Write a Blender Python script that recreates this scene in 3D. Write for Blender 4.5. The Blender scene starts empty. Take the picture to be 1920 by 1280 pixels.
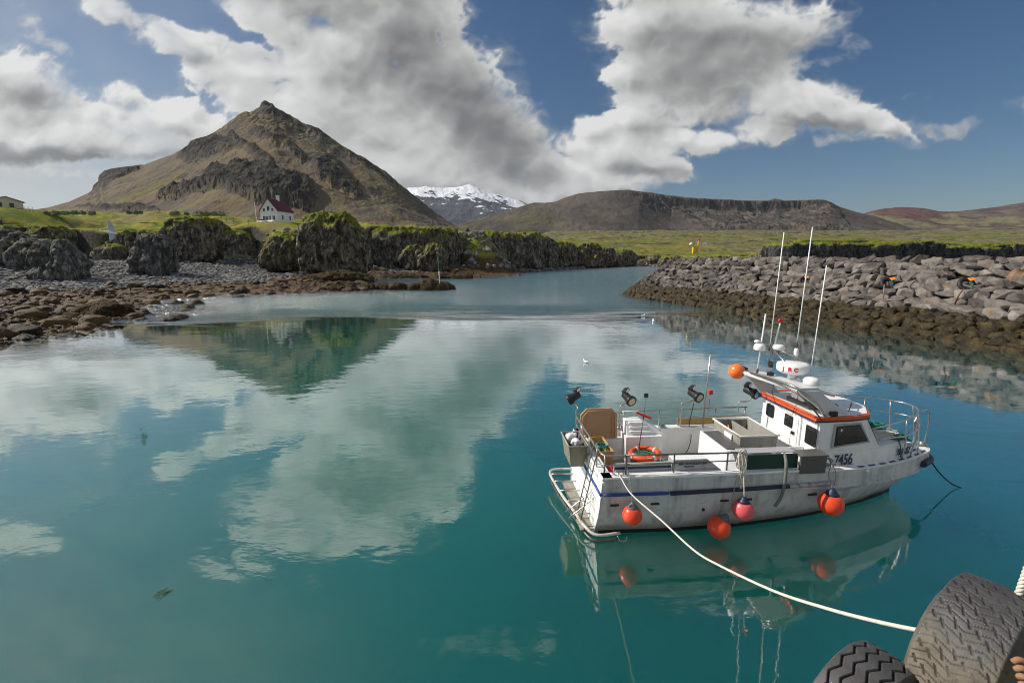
import bpy, bmesh, math, random
import numpy as np
from mathutils import Vector, Matrix, Quaternion
C = bpy.context.scene.collection
sc = bpy.context.scene
# ---------------------------------------------------------------- camera
H = 6.0; FPX = 853.33; TH = math.radians(10.4)
CT, ST = math.cos(TH), math.sin(TH)
def ray(px, py):
    xc = (px-960)/FPX; yc = (640-py)/FPX
    return np.array([xc, CT+yc*ST, -ST+yc*CT])
def at_z(px, py, z):
    d = ray(px, py); t = (z-H)/d[2]
    return Vector((d[0]*t, d[1]*t, z))
def at_y(px, py, Y):
    d = ray(px, py); t = Y/d[1]
    return Vector((d[0]*t, Y, H+d[2]*t))
def to_px(X, Y, Z):
    dz = Z-H
    zc = Y*CT-dz*ST; yc = Y*ST+dz*CT
    return 960+FPX*X/zc, 640-FPX*yc/zc
cam = bpy.data.cameras.new('camera'); camo = bpy.data.objects.new('camera', cam); C.objects.link(camo)
cam.lens = 16.0; cam.sensor_width = 36.0; cam.clip_end = 60000; cam.clip_start = 0.05
camo.location = (0, 0, H); camo.rotation_euler = (math.pi/2-TH, 0, 0)
sc.camera = camo
sc.view_settings.view_transform = 'Standard'; sc.view_settings.look = 'None'
sc.view_settings.exposure = 0.0; sc.view_settings.gamma = 1.0
sc.render.engine = 'CYCLES'
sc.cycles.use_denoising = True
sc.cycles.max_bounces = 8; sc.cycles.transparent_max_bounces = 12
sc.cycles.sample_clamp_indirect = 6.0
sc.cycles.use_light_tree = False
sc.cycles.filter_width = 1.0
# ---------------------------------------------------------------- numpy noise
_rs = np.random.RandomState(7)
_perm = _rs.permutation(256); _perm = np.concatenate([_perm, _perm, _perm])
_gr = _rs.randn(256, 3); _gr /= np.linalg.norm(_gr, axis=1)[:, None]
def pnoise(x, y, z=0.0):
    x = np.asarray(x, float); y = np.asarray(y, float); z = np.zeros_like(x)+z
    xi = np.floor(x).astype(int); yi = np.floor(y).astype(int); zi = np.floor(z).astype(int)
    xf = x-xi; yf = y-yi; zf = z-zi
    u = xf**3*(xf*(xf*6-15)+10); v = yf**3*(yf*(yf*6-15)+10); w = zf**3*(zf*(zf*6-15)+10)
    def g(a, b, c):
        h = _perm[_perm[_perm[(xi+a) & 255]+((yi+b) & 255)]+((zi+c) & 255)]
        q = _gr[h]
        return q[..., 0]*(xf-a)+q[..., 1]*(yf-b)+q[..., 2]*(zf-c)
    def L(a, b, t): return a+(b-a)*t
    return L(L(L(g(0,0,0), g(1,0,0), u), L(g(0,1,0), g(1,1,0), u), v),
             L(L(g(0,0,1), g(1,0,1), u), L(g(0,1,1), g(1,1,1), u), v), w)*1.5
def fbm(x, y, z=0.0, o=5, g=0.5, lac=2.03):
    s = 0; a = 1; f = 1; t = 0
    for i in range(o):
        s = s+a*pnoise(np.asarray(x)*f+i*17.3, np.asarray(y)*f-i*9.1, np.asarray(z)*f+i*5.7); t += a; a *= g; f *= lac
    return s/t
def ridged(x, y, z=0.0, o=5, g=0.5, lac=2.1):
    s = 0; a = 1; f = 1; t = 0
    for i in range(o):
        s = s+a*(1-2*np.abs(pnoise(np.asarray(x)*f+i*13.3, np.asarray(y)*f-i*7.7, np.asarray(z)*f+i*3.1))); t += a; a *= g; f *= lac
    return s/t
def sstep(a, b, x):
    t = np.clip((x-a)/(b-a), 0, 1); return t*t*(3-2*t)
# ---------------------------------------------------------------- object helpers
def tag(o, label=None, cat=None, group=None, kind=None):
    if label: o['label'] = label
    if cat: o['category'] = cat
    if group: o['group'] = group
    if kind: o['kind'] = kind
    return o
def empty(name, loc, label, cat, group=None, rz=0):
    o = bpy.data.objects.new(name, None); C.objects.link(o)
    o.location = loc; o.rotation_euler = (0, 0, rz); o.empty_display_size = .3
    return tag(o, label, cat, group)
def link(name, me, mat=None, parent=None, smooth=False):
    o = bpy.data.objects.new(name, me); C.objects.link(o)
    if mat is not None: me.materials.append(mat)
    if parent is not None: o.parent = parent
    if smooth: me.polygons.foreach_set('use_smooth', [True]*len(me.polygons))
    return o
def np_mesh(name, V, F, smooth=True):
    me = bpy.data.meshes.new(name)
    V = np.asarray(V, np.float32); F = np.asarray(F, np.int32); k = F.shape[1]
    me.vertices.add(len(V)); me.vertices.foreach_set('co', V.ravel())
    me.loops.add(F.size); me.loops.foreach_set('vertex_index', F.ravel())
    me.polygons.add(len(F)); me.polygons.foreach_set('loop_start', np.arange(0, F.size, k, dtype=np.int32))
    me.update(calc_edges=True)
    me.polygons.foreach_set('use_smooth', np.full(len(F), smooth))
    return me
def grid_faces(n, m, wrap=False):
    i = np.arange(n-1)[:, None]; j = np.arange(m if wrap else m-1)[None, :]
    j2 = (j+1) % m
    a = i*m+j; b = i*m+j2; c = (i+1)*m+j2; d = (i+1)*m+j
    return np.stack([a, b, c, d], -1).reshape(-1, 4)
def set_attr(me, name, arr):
    arr = np.asarray(arr, np.float32)
    at = me.attributes.new(name, 'FLOAT', 'POINT'); at.data.foreach_set('value', arr.ravel())
# ---------------------------------------------------------------- materials
class NT:
    def __init__(s, name, world=False):
        if world: s.m = bpy.data.worlds.new(name)
        else: s.m = bpy.data.materials.new(name)
        s.m.use_nodes = True; s.t = s.m.node_tree; s.t.nodes.clear()
    def n(s, typ, ins=None, **kw):
        nd = s.t.nodes.new(typ)
        for k, v in kw.items(): setattr(nd, k, v)
        for k, v in (ins or {}).items(): s.put(nd, k, v)
        return nd
    def put(s, nd, k, v):
        sock = nd.inputs[k]
        if isinstance(v, bpy.types.NodeSocket): s.t.links.new(v, sock)
        elif isinstance(v, bpy.types.Node): s.t.links.new(v.outputs[0], sock)
        else: sock.default_value = v
    def math(s, op, a, b=0.0, c=None, clamp=False):
        nd = s.n('ShaderNodeMath', operation=op, use_clamp=clamp); s.put(nd, 0, a); s.put(nd, 1, b)
        if c is not None: s.put(nd, 2, c)
        return nd.outputs[0]
    def mix(s, f, a, b, blend='MIX'):
        nd = s.n('ShaderNodeMix', data_type='RGBA', blend_type=blend)
        s.put(nd, 0, f); s.put(nd, 6, a); s.put(nd, 7, b); return nd.outputs[2]
    def ramp(s, f, stops, interp='LINEAR'):
        nd = s.n('ShaderNodeValToRGB'); s.put(nd, 0, f); r = nd.color_ramp; r.interpolation = interp
        while len(r.elements) < len(stops): r.elements.new(0.5)
        for e, (p, c) in zip(r.elements, stops):
            e.position = p; e.color = c if len(c) == 4 else (*c, 1)
        return nd.outputs[0]
    def smooth(s, v, a, b):
        nd = s.n('ShaderNodeMapRange', interpolation_type='SMOOTHSTEP'); s.put(nd, 0, v)
        nd.inputs[1].default_value = a; nd.inputs[2].default_value = b
        return nd.outputs[0]
    def co(s, scale=(1,1,1), gen='Object', rot=(0,0,0)):
        tc = s.n('ShaderNodeTexCoord'); mp = s.n('ShaderNodeMapping', {0: tc.outputs[gen]})
        mp.inputs['Scale'].default_value = scale; mp.inputs['Rotation'].default_value = rot
        return mp.outputs[0]
    def pos(s, scale=(1,1,1), rot=(0,0,0)):
        g = s.n('ShaderNodeNewGeometry'); mp = s.n('ShaderNodeMapping', {0: g.outputs['Position']})
        mp.inputs['Scale'].default_value = scale; mp.inputs['Rotation'].default_value = rot
        return mp.outputs[0]
    def noise(s, v, scale=1.0, detail=5, rough=.55, dist=0.0):
        nd = s.n('ShaderNodeTexNoise', {'Vector': v, 'Scale': scale, 'Detail': detail, 'Roughness': rough, 'Distortion': dist}); return nd.outputs[0]
    def vor(s, v, scale=1.0, feature='F1', rnd=1.0, out=0):
        nd = s.n('ShaderNodeTexVoronoi', {'Vector': v, 'Scale': scale, 'Randomness': rnd}, feature=feature); return nd.outputs[out]
    def bump(s, h, strength=.5, dist=.1, nrm=None):
        nd = s.n('ShaderNodeBump', {'Height': h, 'Strength': strength, 'Distance': dist})
        if nrm is not None: s.put(nd, 'Normal', nrm)
        return nd.outputs[0]
    def attr(s, name, out='Fac'): return s.n('ShaderNodeAttribute', attribute_name=name).outputs[out]
    def out(s, sh): 
        o = s.n('ShaderNodeOutputMaterial'); s.t.links.new(sh if isinstance(sh, bpy.types.NodeSocket) else sh.outputs[0], o.inputs[0]); return s.m
    def bsdf(s, col, rough=.6, nrm=None, metal=0.0, **kw):
        nd = s.n('ShaderNodeBsdfPrincipled', {'Base Color': col if not isinstance(col, tuple) or len(col) == 4 else (*col, 1), 'Roughness': rough, 'Metallic': metal})
        if nrm is not None: s.put(nd, 'Normal', nrm)
        for k, v in kw.items(): s.put(nd, k.replace('_', ' '), v)
        return nd.outputs[0]
def c3(*a): return (*a, 1)
# ================================================================ sun and sky
SUN_EL = math.radians(38); SUN_AZ = math.radians(-80)     # azimuth clockwise from +Y
sun_dir = Vector((math.sin(SUN_AZ)*math.cos(SUN_EL), math.cos(SUN_AZ)*math.cos(SUN_EL), math.sin(SUN_EL)))
sl = bpy.data.lights.new('sun', 'SUN'); sl.energy = 5.0; sl.angle = math.radians(.5); sl.color = (1.0, .93, .82)
so = bpy.data.objects.new('sun', sl); C.objects.link(so)
so.rotation_euler = sun_dir.to_track_quat('Z', 'Y').to_euler()
w = NT('World', True); sc.world = w.m
sky = w.n('ShaderNodeTexSky', sky_type='NISHITA'); sky.sun_disc = False
sky.sun_elevation = SUN_EL; sky.sun_rotation = SUN_AZ % (2*math.pi)
sky.air_density = 1.0; sky.dust_density = 0.6; sky.ozone_density = 3.0; sky.altitude = 0
hsv = w.n('ShaderNodeHueSaturation', {'Saturation': 1.26, 'Value': .88, 'Color': sky})
bgn = w.n('ShaderNodeBackground', {'Color': hsv, 'Strength': 0.07})
wo = w.n('ShaderNodeOutputWorld'); w.t.links.new(bgn.outputs[0], wo.inputs[0])
sc.world.cycles_visibility  # plain daylight sky
# ---- clouds: a high, far layer; coverage and thickness modelled cloud by cloud
def build_clouds():
    step = 3.0
    xs = np.arange(-900, 2800, step); ys = np.concatenate([np.arange(470, -330, -step), np.arange(-330, -1150, -2.2*step)])
    PX, PY = np.meshgrid(xs, ys)
    el = (PY < 470)
    wx = fbm(PX/200, PY/150, 3.1, 4)*46 + fbm(PX/48, PY/38, 7.7, 4)*20
    wy = fbm(PX/200, PY/150, 13.4, 4)*32 + fbm(PX/48, PY/38, 17.7, 4)*14
    qx, qy = PX+wx, PY+wy
    def blob(cx, cy, rx, ry, ang=0, s=1.0, X=qx, Y=qy):
        a = math.radians(ang); dx = X-cx; dy = Y-cy
        u = (dx*math.cos(a)+dy*math.sin(a))/rx; v = (-dx*math.sin(a)+dy*math.cos(a))/ry
        return s*np.clip(1.25-(u*u+v*v)*1.0, -1.5, 1.25)
    def union(bl, X=qx, Y=qy):
        F = np.full(PX.shape, -1.5)
        for b in bl:
            v = blob(*b, X=X, Y=Y); k = .25
            h = np.clip(.5+.5*(v-F)/k, 0, 1); F = F*(1-h)+v*h+k*h*(1-h)
        return F
    cum = [ # right group
     (1290,50,170,75,0),(1200,40,95,50,-10),(1450,50,120,58,-12),(1240,120,110,60,-20),(1175,140,60,30,0),(1280,175,120,62,0),(1380,120,110,60,-10),(1230,-50,150,60,0),
     (1510,195,115,52,10),(1445,240,72,36,-10),(1575,215,70,35,14),(1655,242,66,24,12),
     (1165,285,115,52,0),(1075,325,90,38,0),(1240,315,62,28,10),(1180,228,70,34,-8),(1275,262,55,20,0),(1330,268,50,22,-8),(1110,240,40,22,0),
     # great central bank
     (740,60,150,110,20),(840,165,120,110,35),(920,250,118,78,30),(700,200,180,120,10),(590,120,150,80,15),(460,80,110,48,22),(340,70,110,36,24),(230,20,80,24,18),
     (600,5,140,50,0),(760,310,200,66,0),(930,330,110,44,0),(440,140,95,52,10),(470,180,90,45,30),(650,270,150,60,0),(960,300,78,48,20),(1010,345,60,26,0),
     (560,-60,200,90,0),(700,-40,150,90,0),(590,-150,170,80,-10),(430,-190,150,50,-15),(420,-110,120,45,-10),(230,-290,80,26,-30),(330,-260,60,26,-25),(770,-90,60,50,-30),
     # left bank
     (40,140,95,46,8),(-60,160,110,60,0),(50,210,170,60,4),(130,255,170,44,2),(290,232,110,42,6),(350,215,60,34,0),(225,186,48,24,10),(-120,250,260,70,0),(330,262,60,22,0),
     (-260,-190,110,60,0),(-330,120,200,90,0),(-450,-60,150,80,0),
     (180,235,200,52,0),(60,265,190,40,0),(300,270,110,34,0),(380,245,60,40,0),(20,150,110,46,10),(700,340,180,44,0),(860,345,180,40,0),(560,230,110,90,20),(800,250,200,90,25),(520,60,120,60,30),(1010,300,50,40,20),(1150,330,100,28,0),(1215,200,60,60,0),(1340,110,170,80,0)]
    wisp = [(48,34,40,24,25,1.0),(60,50,30,18,0,.9),(110,92,76,17,20,1.0),(60,80,60,12,14,.8),(1740,240,44,16,5,1.05),(1800,236,62,14,-10,1.1),(1580,264,90,14,-3,1.15),(1610,200,60,14,-20,.6),(1590,92,60,22,-15,.8),(1560,110,80,12,-20,.7),(1925,200,36,26,0,.9),(120,322,130,14,2,.75),(20,300,160,24,0,.8),(1450,180,100,30,0,.75),(450,-330,90,20,0,.6),(-20,-60,160,22,20,.55),(1700,190,60,12,0,.5),
            (-650,-300,200,90,0,.9),(2300,80,200,60,0,.8),(2500,-200,250,80,0,.8),(900,-560,300,50,5,.7),(1500,-420,260,40,-8,.7)]
    holes = [(420,48,95,17,26),(330,20,80,14,22),(700,390,0.1,0.1,0),(540,300,1,1,0)]
    F = union(cum)
    Fw = union(wisp); Fw2 = np.clip(Fw, -1.5, 1)
    hol = union(holes)
    n1 = fbm(PX/120, PY/95, 1.5, 7, .56); n2 = fbm(PX/33, PY/26, 4.4, 5, .6); n3 = fbm(PX/60+wx/50, PY/40+wy/50, 9.9, 6, .6)
    bil = 1-np.abs(pnoise(qx/52, qy/44, 2.2))*2.2; bil2 = 1-np.abs(pnoise(qx/21, qy/18, 5.2))*2.2; bil3 = 1-np.abs(pnoise(qx/9, qy/8, 7.2))*2.2
    ca, sa = math.cos(.62), math.sin(.62)
    ru, rv = (PX*ca+PY*sa), (-PX*sa+PY*ca)
    cen = sstep(1080, 960, PX)*sstep(120, 260, PX)
    st = fbm(ru/190+wx/160, rv/62+wy/120, 51., 5, .5)          # streaks drawn out by the wind
    n4 = fbm(PX/13, PY/11, 61., 4, .6)
    D = F*.62+n1*.50+n2*.22+n4*.05+bil*.17+bil2*.13+bil3*.05-.23+st*.16*cen
    D -= np.clip(hol+.4, 0, 2)*.75
    softn = .17+.46*sstep(-.25, .35, fbm(PX/150, PY/120, 31., 3))
    A1 = sstep(-.04, softn, D)
    Dw = Fw*.55+n3*.85+n2*.3-.22
    A2 = sstep(.0, .75, Dw)*.75
    # thin veil of high cloud to the left, toward the sun
    veil = np.clip((.30*sstep(900, -200, PX)+.22*sstep(900, -300, PX)*sstep(-200, -600, PY)+.55*sstep(620, 0, PX)*sstep(120, 330, PY))*(1+.7*n1), 0, .72)
    # light: rays come from the upper left, thick parts and undersides go grey
    def shift(a, dx, dy):
        return np.roll(np.roll(a, int(-dx/step), axis=1), int(dy/step), axis=0)
    T = np.clip(D, 0, 1.2)
    occ = 0
    for k in (1, 2, 3, 5, 8, 12): occ = occ+shift(T, -7*k, -7*k)*(.9 if k < 5 else 1.3)
    grey = [(850,165,110,66,35,1),(930,262,80,40,25,1),(760,70,70,75,30,.8),(900,225,120,50,35,.9),(640,250,60,40,20,.5),(690,120,60,60,20,.45),(620,40,50,24,0,.5),
            (50,185,80,26,5,.9),(40,285,170,14,0,1),(200,296,110,9,2,.9),(-100,290,200,20,0,.9),(90,225,80,10,0,.5),(345,250,40,8,10,.5),
            (1385,110,130,40,-12,.85),(1300,170,95,34,0,.85),(1240,80,80,50,0,.55),(1500,238,95,16,8,.8),(1560,230,50,12,8,.6),(1215,322,80,12,4,.85),(1310,60,110,44,0,.6),(1450,60,90,26,-10,.4),(1210,250,50,22,0,.4),(1660,254,46,8,10,.5),
            (640,-60,110,60,0,.8),(560,-10,90,40,0,.6),(980,330,60,14,10,.7),(820,350,120,12,0,.5),(370,110,40,16,20,.4),(700,170,90,50,0,.4)]
    G = np.zeros(PX.shape)
    for g in grey:
        X_ = PX+wx*.8+n2*22; Y_ = PY+wy*.8+n2*16
        al = math.radians(g[4]); dx = X_-g[0]; dy = Y_-g[1]
        u = (dx*math.cos(al)+dy*math.sin(al))/g[2]; v = (-dx*math.sin(al)+dy*math.cos(al))/g[3]
        G = 1-(1-G)*(1-.8*g[5]*np.exp(-(u*u+v*v)*.75))
    Ds = F*.62+fbm(PX/120, PY/95, 1.5, 3, .5)*.50+bil*.10+n2*.06
    lit = shift(Ds, -10, -12)*.5+shift(Ds, -22, -26)*.5
    rel = np.clip(Ds-lit, -.6, .6)           # faces turned to the sun
    fine = fbm(PX/26+wx/30, PY/20+wy/30, 21., 5, .6)
    nS = fbm(PX/150+wx/200, PY/110+wy/200, 41., 3)
    L = .85-.012*occ*sstep(0, .5, D)-.56*G*(1+.15*nS)+rel*.60+(.20*nS*(1-cen)+.25*st*cen)*(1-.45*G)+.035*fine*(1-.6*G)+(.06*bil+.04*bil2)*np.clip(1-G, 0, 1)*(1-.5*cen)
    L += .12*sstep(.30, .05, D)
    L *= 1.0+.13*sstep(800, 0, PX)
    L = np.clip(np.where(L > .72, .72+(L-.72)*.62, L), .22, .93)
    L2 = np.clip(.74+.2*n3+.1*sstep(900, 0, PX), .3, 1)
    A3 = sstep(-.40, .30, D+n3*.62+n4*.12)*.30
    A2 = 1-(1-A2)*(1-A3)
    thin = cen*sstep(.05, .5, fbm(ru/240, rv/80, 71., 4, .5)+.12)*sstep(700, 350, PX+PY*.4)
    A1 = A1*(1-.42*thin)
    A = 1-(1-A1)*(1-A2)
    Lm = np.where(A > 1e-4, (A1*L+(1-A1)*A2*L2*.9)/np.maximum(A, 1e-4), .8)
    fin = 1-(1-A)*(1-veil)
    Lf = np.where(fin > 1e-4, (A*Lm+(1-A)*veil*.70)/np.maximum(fin, 1e-4), .7)
    xc = (PX-960)/FPX; yc = (640-PY)/FPX
    d = np.stack([xc, CT+yc*ST, -ST+yc*CT], -1); d /= np.linalg.norm(d, axis=-1, keepdims=True)
    edge = sstep(-900, -780, PX)*sstep(2800, 2700, PX)*sstep(-1140, -900, PY)
    fin = fin*edge
    V = d.reshape(-1, 3)*30000.0
    V[:, 2] += H
    F4 = grid_faces(*PX.shape)
    keep = (fin.ravel()[F4].max(1) > .004)
    F4 = F4[keep]
    used = np.unique(F4); mp = np.zeros(len(V), int); mp[used] = np.arange(len(used))
    # unseen clouds added for fill light, behind the viewer (clear round the sun)
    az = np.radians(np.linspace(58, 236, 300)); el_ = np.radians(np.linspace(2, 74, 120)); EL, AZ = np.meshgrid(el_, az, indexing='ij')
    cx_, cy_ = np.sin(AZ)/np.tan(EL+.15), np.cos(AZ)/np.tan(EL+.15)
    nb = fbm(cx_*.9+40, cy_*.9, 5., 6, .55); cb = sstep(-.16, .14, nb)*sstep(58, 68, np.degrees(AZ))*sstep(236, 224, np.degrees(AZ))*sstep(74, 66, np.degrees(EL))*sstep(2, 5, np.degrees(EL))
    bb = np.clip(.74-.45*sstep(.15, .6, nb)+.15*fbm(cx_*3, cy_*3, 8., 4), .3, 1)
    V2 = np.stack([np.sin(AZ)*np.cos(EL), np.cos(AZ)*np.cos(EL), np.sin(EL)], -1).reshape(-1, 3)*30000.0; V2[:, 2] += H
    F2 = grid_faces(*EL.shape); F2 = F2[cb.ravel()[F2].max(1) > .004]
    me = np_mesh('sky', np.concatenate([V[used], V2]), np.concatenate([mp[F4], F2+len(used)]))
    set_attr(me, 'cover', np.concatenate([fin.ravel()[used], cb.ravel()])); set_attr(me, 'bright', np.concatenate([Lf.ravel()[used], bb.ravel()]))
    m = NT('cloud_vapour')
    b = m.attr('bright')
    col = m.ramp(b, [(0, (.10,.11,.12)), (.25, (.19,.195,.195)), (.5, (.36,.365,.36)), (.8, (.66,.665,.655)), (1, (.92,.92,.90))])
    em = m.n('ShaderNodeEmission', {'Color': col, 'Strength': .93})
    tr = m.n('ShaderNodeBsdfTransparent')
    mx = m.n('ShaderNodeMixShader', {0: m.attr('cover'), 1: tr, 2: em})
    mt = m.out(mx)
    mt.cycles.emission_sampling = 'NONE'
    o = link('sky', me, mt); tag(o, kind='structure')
    return o
build_clouds()
# ================================================================ terrain
SHORE = [(-400,-10),(-75,12),(-50,25),(-38.6,33.8),(-40.8,40),(-39.5,45),(-46,53.7),(-52,62),(-50.8,74),(-44,78),(-37.8,81),(-31,86),(-34,100),(-40,123),(-44,138),(-30,143),(-13,143),(-5,165),(10,214),(35,260),(67,316),(88,345),(106,335),(103,250),(90,160),(130,164),(230,190),(500,225),(6000,280)]
LAND = SHORE+[(6000,20000),(-20000,20000),(-20000,-10)]
EDGE = [(-600,90,17),(-260,140,17),(-166,150,15.5),(-139,150,15.5),(-117,156,15.5),(-104,168,16),(-79,167,16.5),(-56,175,18),(-42,185,18),(-24,190,17),(-14,200,17.5),(5,235,17),(32,280,15),(68,330,12.5),(90,364,10),(117,346,8),(114,250,6.3),(104,186,7.5),(98,167,12.4),(132,176,12.9),(222,202,11.2),(500,240,10.5),(6000,300,10)]
PLAT = [(a, b) for a, b, c in EDGE]+[(6000,20000),(-20000,20000),(-20000,90)]
def poly_sd(X, Y, poly, vals=None):
    X = np.asarray(X, float); Y = np.asarray(Y, float)
    best = np.full(X.shape, 1e18); inside = np.zeros(X.shape, bool); val = np.zeros(X.shape)
    n = len(poly)
    for i in range(n):
        x0, y0 = poly[i]; x1, y1 = poly[(i+1) % n]
        dx, dy = x1-x0, y1-y0
        t = np.clip(((X-x0)*dx+(Y-y0)*dy)/(dx*dx+dy*dy), 0, 1)
        d = (X-x0-t*dx)**2+(Y-y0-t*dy)**2
        if vals is not None and i+1 < len(vals):
            v = vals[i]+(vals[i+1]-vals[i])*t; val = np.where(d < best, v, val)
        best = np.minimum(best, d)
        c = ((y0 > Y) != (y1 > Y)) & (X < (x1-x0)*(Y-y0)/((y1-y0) if y1 != y0 else 1e-9)+x0)
        inside ^= c
    r = np.where(inside, np.sqrt(best), -np.sqrt(best))
    return (r, val) if vals is not None else r
def shore_sd(X, Y): return poly_sd(X, Y, LAND)
def wob(X, Y):
    return X+fbm(X/14, Y/14, 2.0, 3)*6, Y+fbm(X/14, Y/14, 8.0, 3)*6
PADS = [(*at_y(521, 419, 186), 9.0), (*at_y(8, 394, 168), 13.0)]
def ramp_w(X, Y): return 2.0+20*sstep(.0, .22, fbm(X/34, Y/34, 21.0, 2))*(X < 75)
def ground_h(X, Y):
    wx, wy = wob(X, Y)
    sd = shore_sd(X+(wx-X)*.35, Y+(wy-Y)*.35)
    ed, ez = poly_sd(wx, wy, PLAT, [c for a, b, c in EDGE])
    # foreshore and shingle
    f = np.where(sd > 0, 1.15*sstep(0, 22, sd)+3.9*sstep(20, 75, sd), np.clip(sd*.085, -2.2, 0))
    weed = fbm(X/3.1, Y/3.1, 1.0, 5, .6)*.75+np.abs(fbm(X/1.3, Y/1.3, 4.0, 4, .6))*.45
    zone = sstep(-14, 3, sd)*sstep(34, 20, sd)
    f = f+weed*zone*.8+fbm(X/9, Y/9, 6.0, 4)*.5*sstep(18, 40, sd)
    # plateau
    u = X/np.maximum(Y, 1)
    crest = np.interp(u, [-1.3,-1.1,-.9,-.72,-.6,-.5,-.42,-.3,-.22,-.12,-.03,.06], [.100,.099,.0955,.096,.088,.079,.079,.0735,.069,.061,.0525,.045])
    zl = 6+Y*(crest+(.0015*np.sin(u*40)))
    tl = sstep(0, 62, ed)
    leftw = sstep(.10, -.02, u)
    zinL = ez+(np.minimum(zl, 6+crest*230+(Y-230)*.02)-ez)*tl
    sR = .0565*(1-np.exp(-np.clip(Y-330, 0, 1e9)/420))
    zR = 6+Y*sR
    tr = sstep(0, 90, ed)
    zinR = ez+(np.maximum(zR, ez*.8)-ez)*tr
    zin = zinL*leftw+zinR*(1-leftw)
    near = sstep(900, 250, Y)
    hum = (np.abs(fbm(X/17, Y/17, 3.3, 4, .55))*5.0-1.2)*sstep(2, 16, ed)*(.35+.65*near)
    lava = (np.abs(fbm(X/45, Y/60, 12.0, 5, .62))*9+ridged(X/17, Y/24, 3.0, 3, .6)*2.6)*sstep(430, 900, Y)*sstep(-.2, .2, u)+(fbm(X/30, Y/22, 7.0, 4, .6)*3.2+ridged(X/60, Y/35, 4., 3)*1.5)*sstep(380, 470, Y)*sstep(.05, .2, u)*sstep(900, 600, Y)
    zin = zin+hum+lava+fbm(X/260, Y/260, 5, 4)*8*sstep(500, 1300, Y)
    k = sstep(-ramp_w(X, Y), 2.5, ed)
    out = f*(1-k)+zin*k
    for (hx, hy, hz, r0) in PADS:
        d = np.hypot(X-hx, Y-hy); q = sstep(r0*2.4, r0, d); out = out*(1-q)+hz*q
    return out, sd, ed
def build_ground():
    az = np.radians(np.linspace(-60, 60, 760))
    r = np.concatenate([np.linspace(24, 110, 120), np.geomspace(110.7, 420, 210)[1:], np.geomspace(424, 2600, 230), np.geomspace(2650, 12000, 26)])
    A, R = np.meshgrid(az, r)
    X = np.sin(A)*R; Y = np.cos(A)*R
    Z, sd, ed = ground_h(X, Y)
    V = np.stack([X, Y, Z], -1).reshape(-1, 3)
    me = np_mesh('ground', V, grid_faces(*X.shape))
    set_attr(me, 'sd', sd.ravel()); set_attr(me, 'ed', ed.ravel())
    m = NT('ground')
    P = m.pos(); sepz = m.n('ShaderNodeSeparateXYZ', {0: P}); Z_ = sepz.outputs[2]; Y_ = sepz.outputs[1]
    sdn = m.attr('sd'); edn = m.attr('ed')
    nA = m.noise(P, .35, 6, .6); nB = m.noise(P, 1.6, 5, .6); nC = m.noise(P, .06, 4, .55); nD = m.noise(P, 9, 4, .6)
    # weed zone
    weed = m.ramp(nB, [(.3, (.03,.018,.008)), (.5, (.09,.052,.018)), (.68, (.19,.11,.036)), (.8, (.10,.09,.02))])
    vs = m.n('ShaderNodeTexVoronoi', {'Vector': P, 'Scale': 1.6}); 
    peb = m.ramp(m.math('ADD', m.math('MULTIPLY', vs.outputs['Distance'], .8), m.math('MULTIPLY', nD, .4)), [(.2, (.16,.155,.15)), (.6, (.075,.075,.08)), (.9, (.025,.025,.03))])
    edge = m.math('ADD', sdn, m.math('MULTIPLY', m.math('SUBTRACT', nA, .5), 16))
    low = m.mix(m.smooth(edge, 21, 25), weed, peb)
    # turf
    nE = m.noise(m.pos((1,1.6,1)), .13, 5, .62)
    g1 = m.mix(m.smooth(nE, .40, .60), c3(.120,.165,.008), c3(.26,.235,.018))
    g1 = m.mix(m.smooth(nC, .5, .66), g1, c3(.21,.165,.06))
    g1 = m.mix(m.smooth(nB, .56, .75), g1, c3(.06,.08,.016))
    # mossy lava farther inland
    lv = m.ramp(m.noise(m.pos((1,.6,1)), .035, 8, .68), [(.38, (.03,.028,.025)), (.46, (.10,.09,.05)), (.53, (.21,.18,.105)), (.60, (.08,.08,.032)), (.68, (.035,.033,.028))])
    gras2 = m.mix(m.smooth(m.noise(m.pos((1,1.6,1)), .009, 6, .6), .44, .56), m.mix(m.smooth(m.noise(P, .03, 6, .65), .4, .6), c3(.085,.125,.012), c3(.20,.165,.035)), lv)
    far = m.smooth(m.math('ADD', Y_, m.math('MULTIPLY', nC, 160)), 300, 560)
    top = m.mix(far, g1, gras2)
    top = m.mix(m.smooth(Y_, 900, 1700), top, lv)
    base = m.mix(m.math('MAXIMUM', m.smooth(edn, -1.5, 1.5), m.math('MULTIPLY', m.smooth(Z_, 5.2, 7.5), m.smooth(edn, -24, -20))), low, top)
    nrm = m.n('ShaderNodeNewGeometry'); nz = m.n('ShaderNodeSeparateXYZ', {0: nrm.outputs['Normal']}).outputs[2]
    rock = m.ramp(nB, [(.3, (.018,.017,.016)), (.55, (.055,.053,.05)), (.75, (.12,.115,.105))])
    steep = m.smooth(m.math('ADD', nz, m.math('MULTIPLY', m.math('SUBTRACT', nA, .5), .3)), .72, .52)
    base = m.mix(m.math('MULTIPLY', steep, m.smooth(edn, -4, -1)), base, rock)
    hh = m.math('ADD', m.math('MULTIPLY', nB, .5), m.math('ADD', m.math('MULTIPLY', nD, .12), m.math('MULTIPLY', nA, 1.0)))
    bmp = m.bump(hh, .9, .45)
    wetf = m.smooth(sdn, 24, 10)
    mt = m.out(m.bsdf(base, m.math('SUBTRACT', .95, m.math('MULTIPLY', wetf, .35)), bmp, Specular_IOR_Level=.25))
    o = link('ground', me, mt); tag(o, kind='structure')
    return o
build_ground()
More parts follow.
